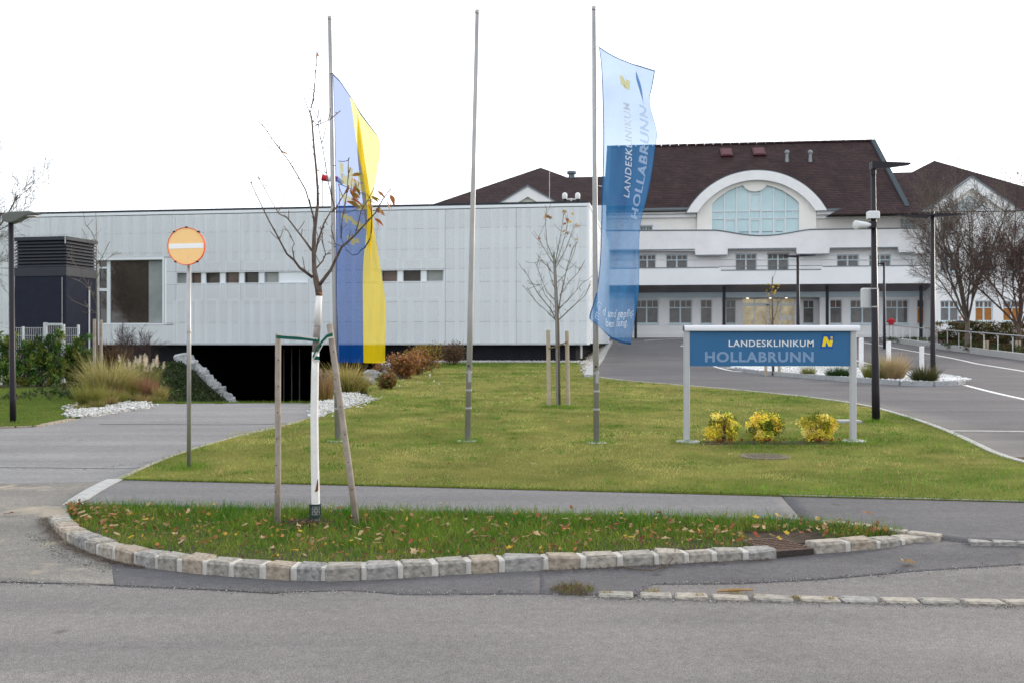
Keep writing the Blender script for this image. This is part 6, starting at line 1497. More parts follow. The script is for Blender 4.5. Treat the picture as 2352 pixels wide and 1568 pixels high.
for k, (p0_, p1_, r_) in enumerate((((637,1207),(639,768),.0255),((820,1210),(757,746),.0265))):
    a, b = T(*p0_, -.02), T(*p1_, .02); a.z = TZ-.05 if a.z > TZ-.05 else a.z
    s_ = thing('tree_stake', (a.x,a.y,TZ), tree_stake_label[k], 'stake', 'stakes of the street tree')
    MB().tube([a, a.lerp(b,.3)+Vector((.004,0,0)), a.lerp(b,.7), b, b+(b-a).normalized()*.008], [r_*1.05,r_*1.02,r_,r_*.98,r_*.8], 12).build('post', M_wood, s_, sm=True)
    for j in range(7):
        q = a.lerp(b, .06+j*.135); MB().lathe([(.004,-.004),(.007,0),(.004,.004)], (q.x+rt_.uniform(-.012,.012), q.y-r_, q.z), 8).build('knot', mat('knot', (.05,.035,.03), .9), s_)
def strap(name, pts, w, m, label):
    mb = MB(); n = len(pts); vs = []
    for p in pts: vs += [p+Vector((0,0,-w/2)), p+Vector((0,0,w/2)), p+Vector((0,.004,w/2)), p+Vector((0,.004,-w/2))]
    fs = [(0,1,2,3),(4*n-1,4*n-2,4*n-3,4*n-4)]
    for i in range(n-1):
        for k in range(4): fs.append((4*i+k,4*i+4+k,4*i+4+(k+1)%4,4*i+(k+1)%4))
    o = mb.add(vs, fs).build(name, m, loc=tuple(pts[0])); return tag(o, label, 'strap', 'tie straps of the street tree')
strap('tie_strap', [T(634,773,-.02),T(640,774,-.05),T(660,775.5,-.05),T(700,778,-.05),T(725,781,-.045),T(733,781,-.03)], .026, M_tie, 'flat green strap tying the tree to the upright stake')
strap('tie_strap', [T(636,768,-.03),T(645,767,-.055),T(680,771,-.054),T(715,776,-.052),T(730,778,-.04)], .012, M_tiew, 'worn pale strap edge running along the green tie to the upright stake')
strap('tie_strap', [T(764,768,-.02),T(750,773,-.05),T(738,786,-.055),T(726,804,-.055),T(718,820,-.045),T(733,822,-.04)], .030, M_tie, 'twisted green strap tying the tree to the leaning stake')
strap('tie_strap', [T(765,774,-.03),T(752,777,-.056),T(742,790,-.06),T(732,808,-.058),T(717,826,-.047),T(734,829,-.04)], .014, M_tiew, 'worn pale strap wound below the green tie of the leaning stake')
# plastic trunk guard with slots
gd = thing('trunk_guard', (tbx,TY,TZ), 'dark green slotted plastic guard round the foot of the whitewashed trunk', 'trunk guard')
M_guard = mat('guard_plastic', (.025,.045,.04), .5); n = 18; R_ = .046; z0 = T(0,1212).z+.0; z1 = T(0,1156).z; hh = z1-z0
for f0, f1_ in ((0,.06),(.42,.56),(.93,1)): MB().lathe([(R_,f0*hh),(R_+.002,f0*hh),(R_+.002,f1_*hh),(R_,f1_*hh)], (tbx,TY,z0), 24).build('band', M_guard, gd)
for k in range(n):
    a = 2*math.pi*k/n; q = Vector((tbx+R_*math.cos(a), TY+R_*math.sin(a), z0)); MB().tube([q, q+Vector((0,0,hh))], .0035, 4).build('bar', M_guard, gd)
br = MB()
for k in range(n):
    for j in range(8):
        if (k+j) % 2: continue
        a0, a1 = 2*math.pi*k/n, 2*math.pi*(k+1)/n; zz = z0+hh*(.1+j*.11)
        br.tube([(tbx+R_*math.cos(a0),TY+R_*math.sin(a0),zz),(tbx+R_*math.cos(a1),TY+R_*math.sin(a1),zz)], .0035, 4)
br.build('cross_bars', M_guard, gd)
V, Q, C = pebbles(rng, np.stack([tbx-.06+rng.normal(0,.09,260), TY-.05+rng.normal(0,.06,260), np.full(260,.105)+rng.uniform(0,.025,260)],1), rng.uniform(.012,.035,260), pick(rng, [(.07,.05,.035),(.11,.08,.05)], 260))
tag(link('soil_crumbs', np_mesh('soil_crumbs', V, Q, C), M_peb), 'crumbs of bare soil round the foot of the young tree', 'soil', kind='stuff')

# ------------------------------------------------------------------ generic bare tree
def grow(mb, p, d, L, r, lvl, R, cfg, out=None):
    seg = cfg['seg'][lvl]; pts = [p.copy()]; rs = [r]; dd = d.copy(); rend = r*cfg['taper'][lvl]
    for i in range(seg):
        dd = (dd + Vector((R.gauss(0,1),R.gauss(0,1),R.gauss(0,1)))*cfg['wob'][lvl] + Vector((0,0,cfg['up'][lvl]))).normalized()
        p = p + dd*(L/seg); pts.append(p.copy()); rs.append(r+(rend-r)*(i+1)/seg)
    mb.tube(pts, [max(q_, cfg.get('min', .004)) for q_ in rs], cfg['n'][lvl], cap=False)
    if out is not None and lvl >= cfg['lv']-1: out.append((pts[-1], dd))
    if lvl+1 >= cfg['lv']: return
    nc = cfg['ch'][lvl]
    for k in range(nc):
        t = cfg['t0'][lvl] + (1-cfg['t0'][lvl])*(k+R.random()*.8)/nc; x = min(t,.999)*seg; i = int(x); q = pts[i].lerp(pts[i+1], x-i); bd = (pts[i+1]-pts[i]).normalized()
        a = R.uniform(*cfg['ang'][lvl]); az = R.uniform(0,6.283); o = bd.orthogonal().normalized(); o = Matrix.Rotation(az,3,bd) @ o
        nd = (bd*math.cos(a)+o*math.sin(a)).normalized()
        grow(mb, q, nd, L*R.uniform(*cfg['lr'][lvl])*(1.15-.45*t), (rs[i]+(rs[i+1]-rs[i])*(x-i))*R.uniform(.5,.7), lvl+1, R, cfg, out)
CFG = dict(min=.0065, lv=5, seg=[4,6,5,4,3], taper=[.8,.35,.3,.3,.4], wob=[.04,.10,.14,.18,.2], up=[.02,.07,.06,.05,.05], n=[12,8,5,4,3], ch=[8,8,9,8,0], t0=[.55,.15,.15,.1,0], ang=[(.25,.8),(.35,.85),(.4,.9),(.4,1.),(0,0)], lr=[(2.2,3.2),(.35,.55),(.4,.6),(.35,.6),(0,0)])
def bare_tree(name, x, y, H_, label, group, seed, m, tr=.14, trunk_f=.22, cfg=CFG, lean=(0,0), twm_=None):
    z = hz(x,y)-.05; R = random.Random(seed); t = thing(name, (x,y,z), label, 'tree', group)
    L0 = H_*trunk_f; dirv = Vector((lean[0],lean[1],1)).normalized(); p = Vector((x,y,z))
    MB().tube([p, p+dirv*L0*.15, p+dirv*L0], [tr*1.35,tr*1.05,tr*.85], 14).build('trunk', m, t, sm=True)
    mb = MB(); out = []; c = dict(cfg); top = p+dirv*L0
    nb = c['ch'][0]
    for k in range(nb):
        a = R.uniform(.15,.75); az = 6.283*k/nb+R.uniform(-.4,.4); d = Vector((math.sin(a)*math.cos(az),math.sin(a)*math.sin(az),math.cos(a))); d = (d+dirv*.2).normalized()
        grow(mb, top-dirv*R.uniform(0,L0*.25), d, (H_-L0)*R.uniform(.68,1.0), tr*R.uniform(.35,.6), 1, R, c, out)
    mb.build('crown', m, t); return t, out
M_tb = mat('tree_bark_grey', (.135,.11,.09), .9, spec=.15, noise=(6,.3,5)); M_tb2 = mat('tree_bark_reddish', (.105,.068,.058), .9, noise=(6,.3,5))
def at(px, Y): return (px-CX)/F*Y
bt1, _ = bare_tree('bare_tree', at(2222,52), 52, 8.7, 'large bare tree with spreading grey branches before the clinic gable', 'bare trees by the clinic', 3, M_tb, .125, .2)
bt2, out2 = bare_tree('bare_tree', at(2347,50), 50, 8.0, 'dark reddish bare tree with a dense crown at the edge of the hedge', 'bare trees by the clinic', 12, M_tb2, .12, .2, lean=(-.12,0))
bt3, _ = bare_tree('bare_tree', at(-160,39), 39, 8.6, 'bare tree reaching its twigs past the dark ventilation tower', 'bare trees by the clinic', 5, M_tb, .12, .3)
# bare trees across the street, behind the viewer, seen in the window reflections
for k, (x_, y_, s_) in enumerate(((-50,6,1.25),(-58,-5,1.35),(-66,-14,1.3),(-62,8,1.2),(-72,-2,1.3))):
    c = bt1.copy(); COL.objects.link(c); c.location = (x_,y_,-.05); c.scale = (s_,)*3; c.rotation_euler = (0,0,k*1.3)
    c['label'] = 'bare street tree across the road, mirrored in the clinic windows'; c['group'] = 'trees across the road'
    for ch in bt1.children: d = ch.copy(); COL.objects.link(d); d.parent = c

# young trees with stakes, drawn from their branch lines
def line_tree(name, Y, bpx, bpy_, lines, label, group, r0, m, leaves=(), leafmats=None, cane=None, seed=1, lsize=.1, base_z=None, twigs=True):
    R = random.Random(seed); x = at(bpx,Y); z = hz(x,Y) if base_z is None else base_z; t = thing(name, (x,Y,z), label, 'tree', group); tw_ = MB()
    for k, (pts, ra, rb_) in enumerate(lines):
        dy = 0 if k == 0 else R.uniform(-.6,.6); n = len(pts); P_ = [P(a, b, Y+dy*i/(n-1)) for i, (a, b) in enumerate(pts)]
        if k == 0: P_[0] = Vector((x,Y,z-.03))
        rs = [max(.00028*Y, ra+(rb_-ra)*i/(n-1)) for i in range(n)]
        MB().tube(P_, rs, 8 if k == 0 else 5).build('trunk' if k == 0 else 'branch', m, t, sm=True)
        if twigs:
            for i in range(0 if k else n//2, n-1):
                for _ in range(2 if k else 1):
                    q = P_[i].lerp(P_[i+1], R.random()); d = (P_[i+1]-P_[i]).normalized(); v = (d*.8+Vector((R.gauss(0,.6),R.gauss(0,.6),R.gauss(.2,.4)))).normalized(); l = R.uniform(.1,.35)*(Y/24)**.5
                    tw_.tube([q, q+v*l*.5, q+v*l+Vector((0,0,.03))], [.00025*Y,.00022*Y,.0002*Y], 3)
    if twigs: tag(tw_.build('twigs', m, t), kind='stuff')
    for px, py, sz in leaves:
        o = bpy.data.objects.new('leaf', leafmats[R.randrange(len(leafmats))]); COL.objects.link(o); o.parent = t; o.location = P(px,py,Y+R.uniform(-.2,.2))-Vector((x,Y,z)); o.scale = (sz,)*3; o.rotation_euler = (R.uniform(0,3),R.uniform(-.6,.6),R.uniform(0,6.3))
    return t
cv = lambda pts: [(a*.3241+1016.3, b*.3241+290.4) for a, b in pts]
Yl = G(1283,936)[1]
ltl = [([(1283,938),(1281.5,800),(1281,745),(1279,690),(1275,610),(1272.5,582)], .045,.012)] + [(cv(p), a, b) for p, a, b in (
 ([(815,1400),(770,1300),(680,1190),(610,1070),(575,1010)],.014,.004), ([(808,1380),(740,1310),(650,1230),(600,1140)],.011,.003), ([(825,1370),(910,1290),(1010,1200),(1050,1120)],.013,.004),
 ([(818,1330),(838,1200),(855,1130),(880,1010),(920,870),(960,820)],.016,.004), ([(795,960),(740,830),(730,700),(740,570)],.011,.003), ([(800,970),(820,860),(840,760),(860,620)],.010,.003), ([(803,980),(840,870),(870,770),(890,660)],.009,.003),
 ([(805,1000),(870,880),(930,720),(965,700)],.010,.003), ([(790,980),(740,900),(700,830),(680,780)],.009,.003), ([(800,1060),(740,990),(700,950),(650,970)],.007,.002), ([(805,1180),(760,1040),(740,960)],.008,.002), ([(825,1290),(900,1220),(960,1150),(1000,1100)],.009,.003), ([(830,1200),(900,1100),(960,1040),(975,1000)],.008,.003), ([(800,1230),(740,1180),(690,1050),(660,970)],.008,.002), ([(802,1120),(870,1050),(930,900),(945,850)],.008,.002), ([(812,1300),(730,1200),(700,1120),(610,1150)],.007,.002))]
LO = [LM['yellow'][3], LM['orange'][3], LM['tan'][3], LM['brown'][3]]
lt = line_tree('young_tree', Yl, 1283, 938, ltl, 'slender young tree with a few yellow leaves, staked on the lawn', 'staked young trees', .05, M_tb, [(a*.3241+1016.3, b*.3241+290.4, s_) for a, b, s_ in ((866,603,.13),(738,640,.14),(722,655,.12),(752,645,.12),(768,650,.1),(920,622,.09),(885,660,.12),(903,682,.12),(865,692,.11),(945,705,.14),(962,712,.1),(862,745,.1),(885,760,.08),(946,798,.12),(685,795,.08),(903,845,.08))], LO, seed=4)
cn = MB().tube([Vector((at(1280,Yl),Yl-.05,hz(at(1280,Yl),Yl))), P(1277,700,Yl-.05), P(1272,581,Yl-.05)], .022, 8)
tag(cn.build('support_cane', mat('grey_cane', (.22,.21,.20), .8, noise=(5,.2)), loc=(at(1280,Yl),Yl-.05,hz(at(1280,Yl),Yl))), 'straight grey support cane along the slender lawn tree', 'cane')
def stake(px, ytop, Y, r, label, group, m=None, dpx=0):
    x = at(px,Y); z = hz(x,Y); zt = P(px,ytop,Y).z; o = MB().tube([(x,Y,z-.05),(at(px+dpx,Y),Y,zt-.01),(at(px+dpx,Y),Y,zt)], [r,r*.97,r*.8], 10).build('tree_stake', m or mat('pale_stake', (.36,.29,.21), .85, noise=(8,.35,5), col2=(.46,.39,.31)), loc=(x,Y,z)); return tag(o, label, 'stake', group)
stake(1261, 758, Yl-.1, .042, 'pale wooden stake left of the slender lawn tree, tied to it', 'stakes of the lawn tree', dpx=-2); stake(1305, 760, Yl+.1, .042, 'pale wooden stake right of the slender lawn tree, tied to it', 'stakes of the lawn tree', dpx=-3)
tag(MB().tube([P(1260,800,Yl-.15), P(1280,795,Yl-.06), P(1303,785,Yl+.04)], .016, 6).build('tie_rope', mat('rope', (.16,.12,.08), .9), loc=tuple(P(1260,800,Yl-.15))), 'brown rope tying the slender lawn tree to its stakes', 'rope')
Yg = 25.5
line_tree('young_tree', Yg, 224, 885, [([(224,885),(223,760),(222,680),(221,600),(221,508)],.03,.006), ([(222,700),(205,660),(180,620),(155,580)],.01,.003), ([(222,720),(200,705),(165,690)],.008,.003), ([(221,600),(205,560),(188,525)],.007,.003), ([(221,610),(235,590),(252,555)],.008,.003), ([(222,640),(240,600),(270,578)],.008,.003), ([(222,680),(190,650),(170,640)],.006,.002), ([(222,560),(212,535),(196,515)],.005,.002)], 'thin bare sapling between two stakes beside the ornamental grasses', 'staked young trees', .03, M_tb, seed=8)
stake(217, 733, Yg-.05, .042, 'grey stake of the thin sapling, nearer the laurel hedge', 'stakes of the sapling', M_wood); stake(232, 735, Yg+.1, .042, 'grey stake of the thin sapling, nearer the ornamental grasses', 'stakes of the sapling', M_wood)
Yi = 33.0
line_tree('young_tree', Yi, 1776, 851, [([(1776,850),(1775,760),(1774,700),(1773,660),(1774,634)],.045,.008), ([(1775,760),(1768,720),(1766,680)],.012,.004), ([(1775,740),(1785,710),(1788,680)],.012,.004)], 'small sapling with yellow leaves behind the clinic sign on the gravel traffic island', 'staked young trees', .04, M_tb, [(1763+k%5*6.5-(k//5)*1.5, 653+k//5*9+(k%3)*3, .10) for k in range(14)], [LM['yellow'][3], LM['yellow'][0]], seed=2)
for px in (1759,1790): stake(px, 790, Yi, .05, 'pale stake of the small yellow sapling on the traffic island', 'stakes of the island sapling')

# ------------------------------------------------------------------ shrubs
M_leaf = mat('shrub_leaf', (.1,.2,.03), .6, attr=True, trans=.3)
def crown_points(r, n, rx, ry, rzv, clumps=26, cs=.30, column=False):
    if column:
        a = r.uniform(0,2*np.pi,clumps); q = np.sqrt(r.uniform(0,1,clumps))*.8; zc = r.uniform(-.95,.85,clumps); c = np.stack([np.cos(a)*q, np.sin(a)*q, zc],1)*np.array([1,1,1.]); c[:,:2] *= (1-.35*np.clip(zc,0,1))[:,None]; k = r.integers(0,clumps,n)
        v = r.normal(size=(n,3)); v /= np.linalg.norm(v,axis=1)[:,None]; return (c[k] + v*(cs*r.uniform(.2,1,n))[:,None]*np.array([1,1,.5]))*np.array([rx,ry,rzv]), k
    a = r.uniform(0,2*np.pi,clumps); ph = np.arccos(r.uniform(-.75,1,clumps)); rad = r.uniform(.45,.95,clumps)
    c = np.stack([np.cos(a)*np.sin(ph)*rad, np.sin(a)*np.sin(ph)*rad, np.cos(ph)*rad],1); k = r.integers(0,clumps,n)
    v = r.normal(size=(n,3)); v /= np.linalg.norm(v,axis=1)[:,None]; p = c[k] + v*(cs*r.uniform(.3,1,n)**.6)[:,None]
    return p*np.array([rx,ry,rzv]), k
def shrub(name, x, y, z, rx, ry, hgt, n, lsize, cols, label, cat='shrub', group=None, stems=9, sm=M_bark, clumps=26, cs=.3, aspect=.45, up=.3, var=.25, stemr=.008, column=False):
    t = thing(name, (x,y,z), label, cat, group); p, k = crown_points(rng, n, rx, ry, hgt*.5, clumps, cs, column); p += np.array([0,0,hgt*.52])
    kc = pick(rng, cols, clumps, var)[k]*rng.uniform(.75,1.25,(n,1)); ok = p[:,2] > .02; p, kc = p[ok], kc[ok]
    V, Q, C = leafcloud(rng, p, rng.uniform(.6,1.2,len(p))*lsize, kc, aspect, up)
    link('foliage', np_mesh('foliage', V, Q, C), M_leaf, t)
    if stems:
        mb = MB(); R = random.Random(int(x*100)%999)
        for i in range(stems):
            a = R.uniform(0,6.28); rr_ = R.uniform(.2,.85); tip = Vector((math.cos(a)*rr_*rx, math.sin(a)*rr_*ry, hgt*R.uniform(.6,.95))); b = Vector((math.cos(a)*.1*rx, math.sin(a)*.1*ry, -.03))
            mb.tube([b, b.lerp(tip,.5)+Vector((0,0,hgt*.1)), tip], [stemr,stemr*.7,stemr*.4], 5)
        mb.build('stems', sm, t, local=True)
    return t
YC = [(.86,.70,.07),(.80,.67,.08),(.88,.78,.24),(.80,.66,.10),(.42,.42,.05),(.16,.20,.02)]
for k, (px, w_, nm) in enumerate(((1656,.25,'round yellow variegated shrub nearest the left sign post, loosest in shape'),(1758,.24,'dense yellow and green variegated shrub, middle of the three under the sign'),(1880,.25,'round yellow variegated shrub next to the right sign post'))):
    x, y = at(px, SY+.05), SY+.05
    nm = ('yellow variegated shrub with loose twigs, under the first letters of the clinic sign','dense yellow and dark green variegated shrub between the two others under the sign','rounded yellow variegated shrub under the emblem end of the clinic sign')[k]
    yc = YC if k != 1 else YC + [(.10,.14,.02)]*2
    shrub('variegated_shrub', x, y, hz(x,y)+.02, w_, .20, .40, 3600, .042, yc, nm, group='variegated shrubs under the clinic sign', stems=14, clumps=48, cs=.34)
    n = 40; P_ = np.stack([x+rng.normal(0,.11,n), y-.12+rng.normal(0,.05,n), np.full(n,hz(x,y)+.05)+rng.uniform(0,.05,n)],1); V, Q, C = leafcloud(rng, P_, rng.uniform(.03,.06,n), pick(rng,[(.35,.08,.02),(.22,.06,.03)],n), .7)
    tag(link('leaf_litter', np_mesh('leaf_litter', V, Q, C), M_leaf), 'orange brown leaf litter gathered under the variegated shrubs', 'leaves', kind='stuff')
ribbon('shrub_bed', [(sX(1600),SY-.28),(sX(1900),SY-.28)], [(sX(1600),SY+.1),(sX(1900),SY+.1)], 10, 3, .034, M_earth)
# laurel hedge on the left
LC = [(.05,.115,.02),(.075,.16,.028),(.12,.20,.035),(.035,.075,.016),(.20,.22,.045)]
for k, (px, ytop) in enumerate(((-14,762),(22,768),(60,785),(95,770),(126,757),(158,790),(192,768))):
    Y = 27.6 + (.5 if px > 140 else 0); x = at(px,Y); z = hz(x,Y); hg = P(px,ytop,Y).z - z
    shrub('laurel_shrub', x, Y, z, .30 if px != 192 else .36, .3, hg, 1700, .125, LC, 'upright green laurel shrub of the hedge before the mesh fence' if px != 192 else 'tall dark laurel shrub closing the hedge beside the sapling stakes', group='laurel hedge' if px != 192 else None, stems=6, clumps=44, cs=.38, aspect=.34, up=.9, stemr=.014, column=True)
n = 9000; Yv = rng.uniform(22.4, 46.5, n); Xv = np.interp(Yv, [21.2,47.5], [-8.2,-12.4]) - rng.uniform(-.1,1,n)*3.3; k_ = vnoise(Xv, Yv, .9, 21) > .36; Xv, Yv = Xv[k_], Yv[k_]; n = len(Xv)
V, Q, C = leafcloud(rng, np.stack([Xv, Yv, h(Xv,Yv)-.04+rng.uniform(0,.16,n)],1), rng.uniform(.06,.16,n), pick(rng, [(.02,.04,.012),(.03,.06,.015),(.05,.05,.02),(.06,.09,.02)], n, .3), .7, .8)
tag(link('bank_ground_cover', np_mesh('bank_ground_cover', V, Q, C), M_leaf), 'dark leafy ground cover on the left bank of the ramp', 'ground cover', kind='stuff')
ribbon('hedge_soil', [(at(-40,26.9),26.9),(at(212,26.9),26.9)], [(at(-40,28.4),28.4),(at(212,28.4),28.4)], 20, 4, .036, M_earth)
# mesh fence and gate posts behind the laurel
YF = 29.2; fx0, fx1 = at(-60,YF), at(183,YF); zf = hz(at(100,YF),YF); zt = P(0,741,YF).z
M_fence = mat('fence_galvanised', (.50,.53,.55), .45, metal=.4)
fc = thing('mesh_fence', (fx1,YF,zf), 'light grey double wire mesh fence behind the laurel hedge', 'fence')
for px, top in ((2,757),(53,750),(104,741),(145,745),(180,746)):
    x = at(px,YF); MB().bbox(x-.05 if px in (104,145) else x-.03, x+.05 if px in (104,145) else x+.03, YF-.03, YF+.03, zf-.1, P(0,top,YF).z, .006).build('post', M_fence, fc)
for a_, b_ in ((-55,2),(2,53),(53,104),(104,145),(145,180)):
    x0_, x1_ = at(a_,YF)+.03, at(b_,YF)-.03; mb = MB(); ztp = P(0,752 if b_ != 145 else 747,YF).z; n = int((x1_-x0_)/.05)
    for i in range(n+1): xx = x0_+(x1_-x0_)*i/n; mb.box(xx-.003,xx+.003,YF-.003,YF+.003,zf,ztp)
    for i in range(8): zz = zf+.05+(ztp-zf-.06)*i/7; mb.box(x0_,x1_,YF-.011,YF-.0035,zz-.005,zz+.005)
    mb.build('wire_panel', M_fence, fc)
    if b_ == 145: MB().box(x0_,x1_,YF-.03,YF+.03,ztp+.002,ztp+.06).build('gate_rail', M_fence, fc)
# dark ventilation tower
VB = Vector((at(152,33.),33.,0)); vz = hz(VB.x,VB.y)
vt = thing('ventilation_tower', (VB.x,VB.y,vz), 'dark anthracite ventilation tower with louvres behind the mesh fence', 'ventilation tower', rz=-math.radians(12)); WL[vt] = Vector((0,0,vz))
VW, VD = 1.95, 1.64; zv = lambda py: EYE-(py-HY)/F*33.
M_tow = mat('tower_render', (.024,.027,.042), .9, spec=.1, noise=(3,.12,5), bump=(90,.3,.004)); M_sheet = mat('tower_sheet', (.040,.044,.055), .6, spec=.2, noise=(2,.1)); M_slat = mat('louvre', (.035,.038,.048), .5, spec=.3)
MB().box(-VW, 0, 0, VD, vz-.1, zv(634)).build('body', M_tow, vt)
MB().box(-VW-.02, .02, -.02, VD+.02, zv(633.5), zv(613)).build('skirt', M_sheet, vt)
MB().box(-VW+.06, -.06, .06, VD-.06, zv(612.8), zv(552)).build('louvre_core', mat('louvre_black', (.008,.008,.01), .8), vt)
nl = 8
for k in range(nl):
    z0_ = zv(612)+(zv(551)-zv(612))*k/nl; dz_ = (zv(551)-zv(612))/nl
    for side in range(2):
        if side == 0: v = [(-VW,-.01,z0_),(0,-.01,z0_),(-.05,.07,z0_+dz_*.75),(-VW+.05,.07,z0_+dz_*.75)]
        else: v = [(.01,0,z0_),(.01,VD,z0_),(-.07,VD-.05,z0_+dz_*.75),(-.07,.05,z0_+dz_*.75)]
        vv = [Vector(p) for p in v]; th_ = Vector((0,0,.014)); MB().add([*vv,*[p+th_ for p in vv]],[(0,1,2,3),(7,6,5,4),(0,4,5,1),(1,5,6,2),(2,6,7,3),(3,7,4,0)]).build('slat', M_slat, vt)
MB().box(-VW-.03, .03, -.03, VD+.03, zv(551), zv(543)).build('cap', M_sheet, vt)
MB().add([(-VW-.03,-.03,zv(543)+.003),(.03,-.03,zv(543)+.003),(.03,VD+.03,zv(543)+.003),(-VW-.03,VD+.03,zv(543)+.003),(-VW/2,VD/2,zv(537))],[(0,1,4),(1,2,4),(2,3,4),(3,0,4),(3,2,1,0)]).build('cap_roof', M_sheet, vt)
for x_ in (-VW, 0): MB().tube([(x_,-.05,zv(560)),(x_,-.05,zv(541)),(x_,-.02,zv(536))], .02, 6).build('lifting_hook', M_galv, vt)
MB().tube([(-.13,-.03,vz),(-.13,-.03,zv(637))], .014, 6).build('conduit', M_galv, vt)
MB().tube([(.03,VD*.72,vz),(.03,VD*.72,zv(655))], .028, 8).build('pipe', mat('pipe_white', (.62,.63,.63), .5), vt)
# ornamental grasses
def clump(px, Yq, ytop, n, cols, tips, spread, lean_, label, droop=(.15,.6), wd=.012, group=None, plume=None, name='ornamental_grass', zq=None):
    n = int(n*1.9); wd *= 1.25
    x = at(px,Yq); z = hz(x,Yq) if zq is None else zq; hg = P(px,ytop,Yq).z - z; t = thing(name, (x,Yq,z), label, 'grass', group)
    a = rng.uniform(0,6.28,n); r = np.sqrt(rng.uniform(0,1,n))*spread*.45; b = np.stack([r*np.cos(a), r*np.sin(a), np.full(n,-.02)],1)
    d = np.stack([np.cos(a)*lean_*rng.uniform(0,1,n)+rng.normal(0,.07,n), np.sin(a)*lean_*rng.uniform(0,1,n)+rng.normal(0,.07,n), np.ones(n)],1); d /= np.linalg.norm(d,axis=1)[:,None]
    V, Q, C = blades(rng, b, d, rng.uniform(.5,1.15,n)*hg/(1-.55*(droop[0]+droop[1])/2-.1), np.full(n,wd)*rng.uniform(.6,1.3,n), rng.uniform(*droop,n), pick(rng,cols,n,.25), 4, pick(rng,tips,n,.25))
    link('blades', np_mesh('blades', V, Q, C), M_blade, t)
    if plume:
        for k in range(plume[0]):
            aa = rt_.uniform(0,6.28); rr_ = spread*rt_.uniform(.1,1.); hgt = hg*rt_.uniform(.75,1.12); q = Vector((math.cos(aa)*rr_, math.sin(aa)*rr_, hgt)); m_ = 120
            st = MB().tube([(q.x*.3,q.y*.3,0), tuple(q*.6+Vector((0,0,.1*hgt))), tuple(q)], .004, 3)
            u_ = rng.uniform(0,1,m_); bp_ = np.array(q)[None,:]+np.stack([rng.normal(0,.015,m_)+u_*.03*math.cos(aa), rng.normal(0,.015,m_), u_*plume[1]],1)
            V, Q, C = blades(rng, bp_, leanvec(m_,.4), rng.uniform(.03,.08,m_)*(1.2-u_), np.full(m_,.01), rng.uniform(0,.5,m_), pick(rng,plume[2],m_), 1)
            o = link('plume', np_mesh('plume', V, Q, C), M_blade, t); st.build('stalk', mat('stalk', (.32,.25,.12), .8), o, local=True)
    return t
GY = [(.28,.25,.06),(.20,.22,.04),(.36,.30,.10)]; GT = [(.42,.36,.16),(.36,.30,.10),(.5,.42,.22)]; GG = [(.10,.15,.025),(.14,.17,.03)]; GR_ = [(.22,.08,.05),(.28,.13,.08),(.18,.12,.05)]
clump(246,22.6,822,900,GG+GY,GT,.7,.55,'tall straw yellow ornamental grass arching beside the sapling stakes',(.2,.7))
clump(205,20.4,880,420,GG,[(.2,.2,.05),(.3,.26,.08)],.34,.6,'olive green grass tuft at the near end of the white gravel',(.1,.5),.009)
clump(270,21.6,895,380,GG,[(.22,.2,.06),(.3,.26,.09)],.3,.55,'small olive grass tuft on the white gravel',(.1,.5),.008)
clump(296,22.6,872,480,GG,[(.30,.24,.09),(.24,.2,.06)],.42,.5,'broad green and tan grass tuft beside the plumed grass',(.1,.5),.009)
clump(322,24.2,838,500,GG,[(.30,.27,.12),(.24,.22,.08)],.6,.4,'fountain grass with many cream coloured plumes',(.1,.4),.009,plume=(26,.20,[(.72,.64,.52),(.62,.54,.43)]))
clump(318,22.8,868,420,GR_,[(.33,.14,.11),(.36,.22,.13)],.4,.4,'reddish brown grass tuft in front of the cream plumes',(.05,.35),.008)
clump(338,23.0,872,380,GR_,[(.34,.15,.12),(.30,.16,.1)],.34,.4,'dull red grass tuft at the driveway end of the planting',(.05,.35),.008)
clump(365,22.9,885,360,GG+GY,[(.34,.28,.10),(.42,.35,.16)],.26,.4,'yellow green grass tuft beside the crest of the driveway',(.1,.4),.008)
clump(284,23.6,850,380,GG+GY,GT,.4,.5,'yellowish grass tuft between the tall straw grass and the plumes',(.1,.5),.009)
clump(747,21.9,868,500,[(.36,.27,.04),(.30,.24,.05)],[(.26,.15,.10),(.33,.2,.12)],.28,.3,'small grass tuft, yellow at the base and reddish above, beside the driveway',(.02,.25),.008,plume=(9,.16,[(.30,.22,.15),(.38,.28,.2)]))
clump(795,24.5,835,520,GY+GG,[(.48,.40,.16),(.40,.30,.12)],.6,.5,'yellow ornamental grass with arching dry blades beneath the blue and yellow flag',(.2,.7),.015)
clump(822,25.0,858,260,GY+GG,[(.45,.36,.14),(.36,.25,.10)],.4,.5,'lower yellow grass tuft before the grey boulders',(.2,.7),.013)
for px_, Y_, yt_, c_ in ((188,19.9,925,GG),(222,20.2,915,GG),(250,20.9,905,GG+GR_),(262,22.2,880,GR_),(308,22.1,900,GG),(330,22.0,905,GR_),(350,22.3,905,GG),(240,21.6,890,GG+GY)):
    clump(px_,Y_,yt_,260,c_,[(.26,.22,.08),(.34,.28,.12)],.26,.6,'low mixed grass tuft growing out of the white gravel left of the driveway',(.1,.5),.009,'low grass tufts on the white gravel')
IC = 'plants on the traffic island'
clump(1856,31.5,838,260,GG,[(.2,.2,.06),(.28,.24,.08)],.3,.6,'small green grass tuft under the clinic sign on the traffic island',(.1,.4),.01,IC)
for px in (1918,1942): clump(px,30.3,841,380,[(.03,.07,.02),(.045,.09,.025)],[(.04,.08,.025)],.30,.7,'low dark green cushion plant beneath the clinic sign emblem',(.1,.4),.012,IC)
clump(2004,29.3,832,420,GG+[(.22,.22,.04)],[(.30,.27,.07),(.2,.2,.05)],.36,.5,'yellow green grass tuft beside the tall lamp post',(.1,.5),.01,IC)
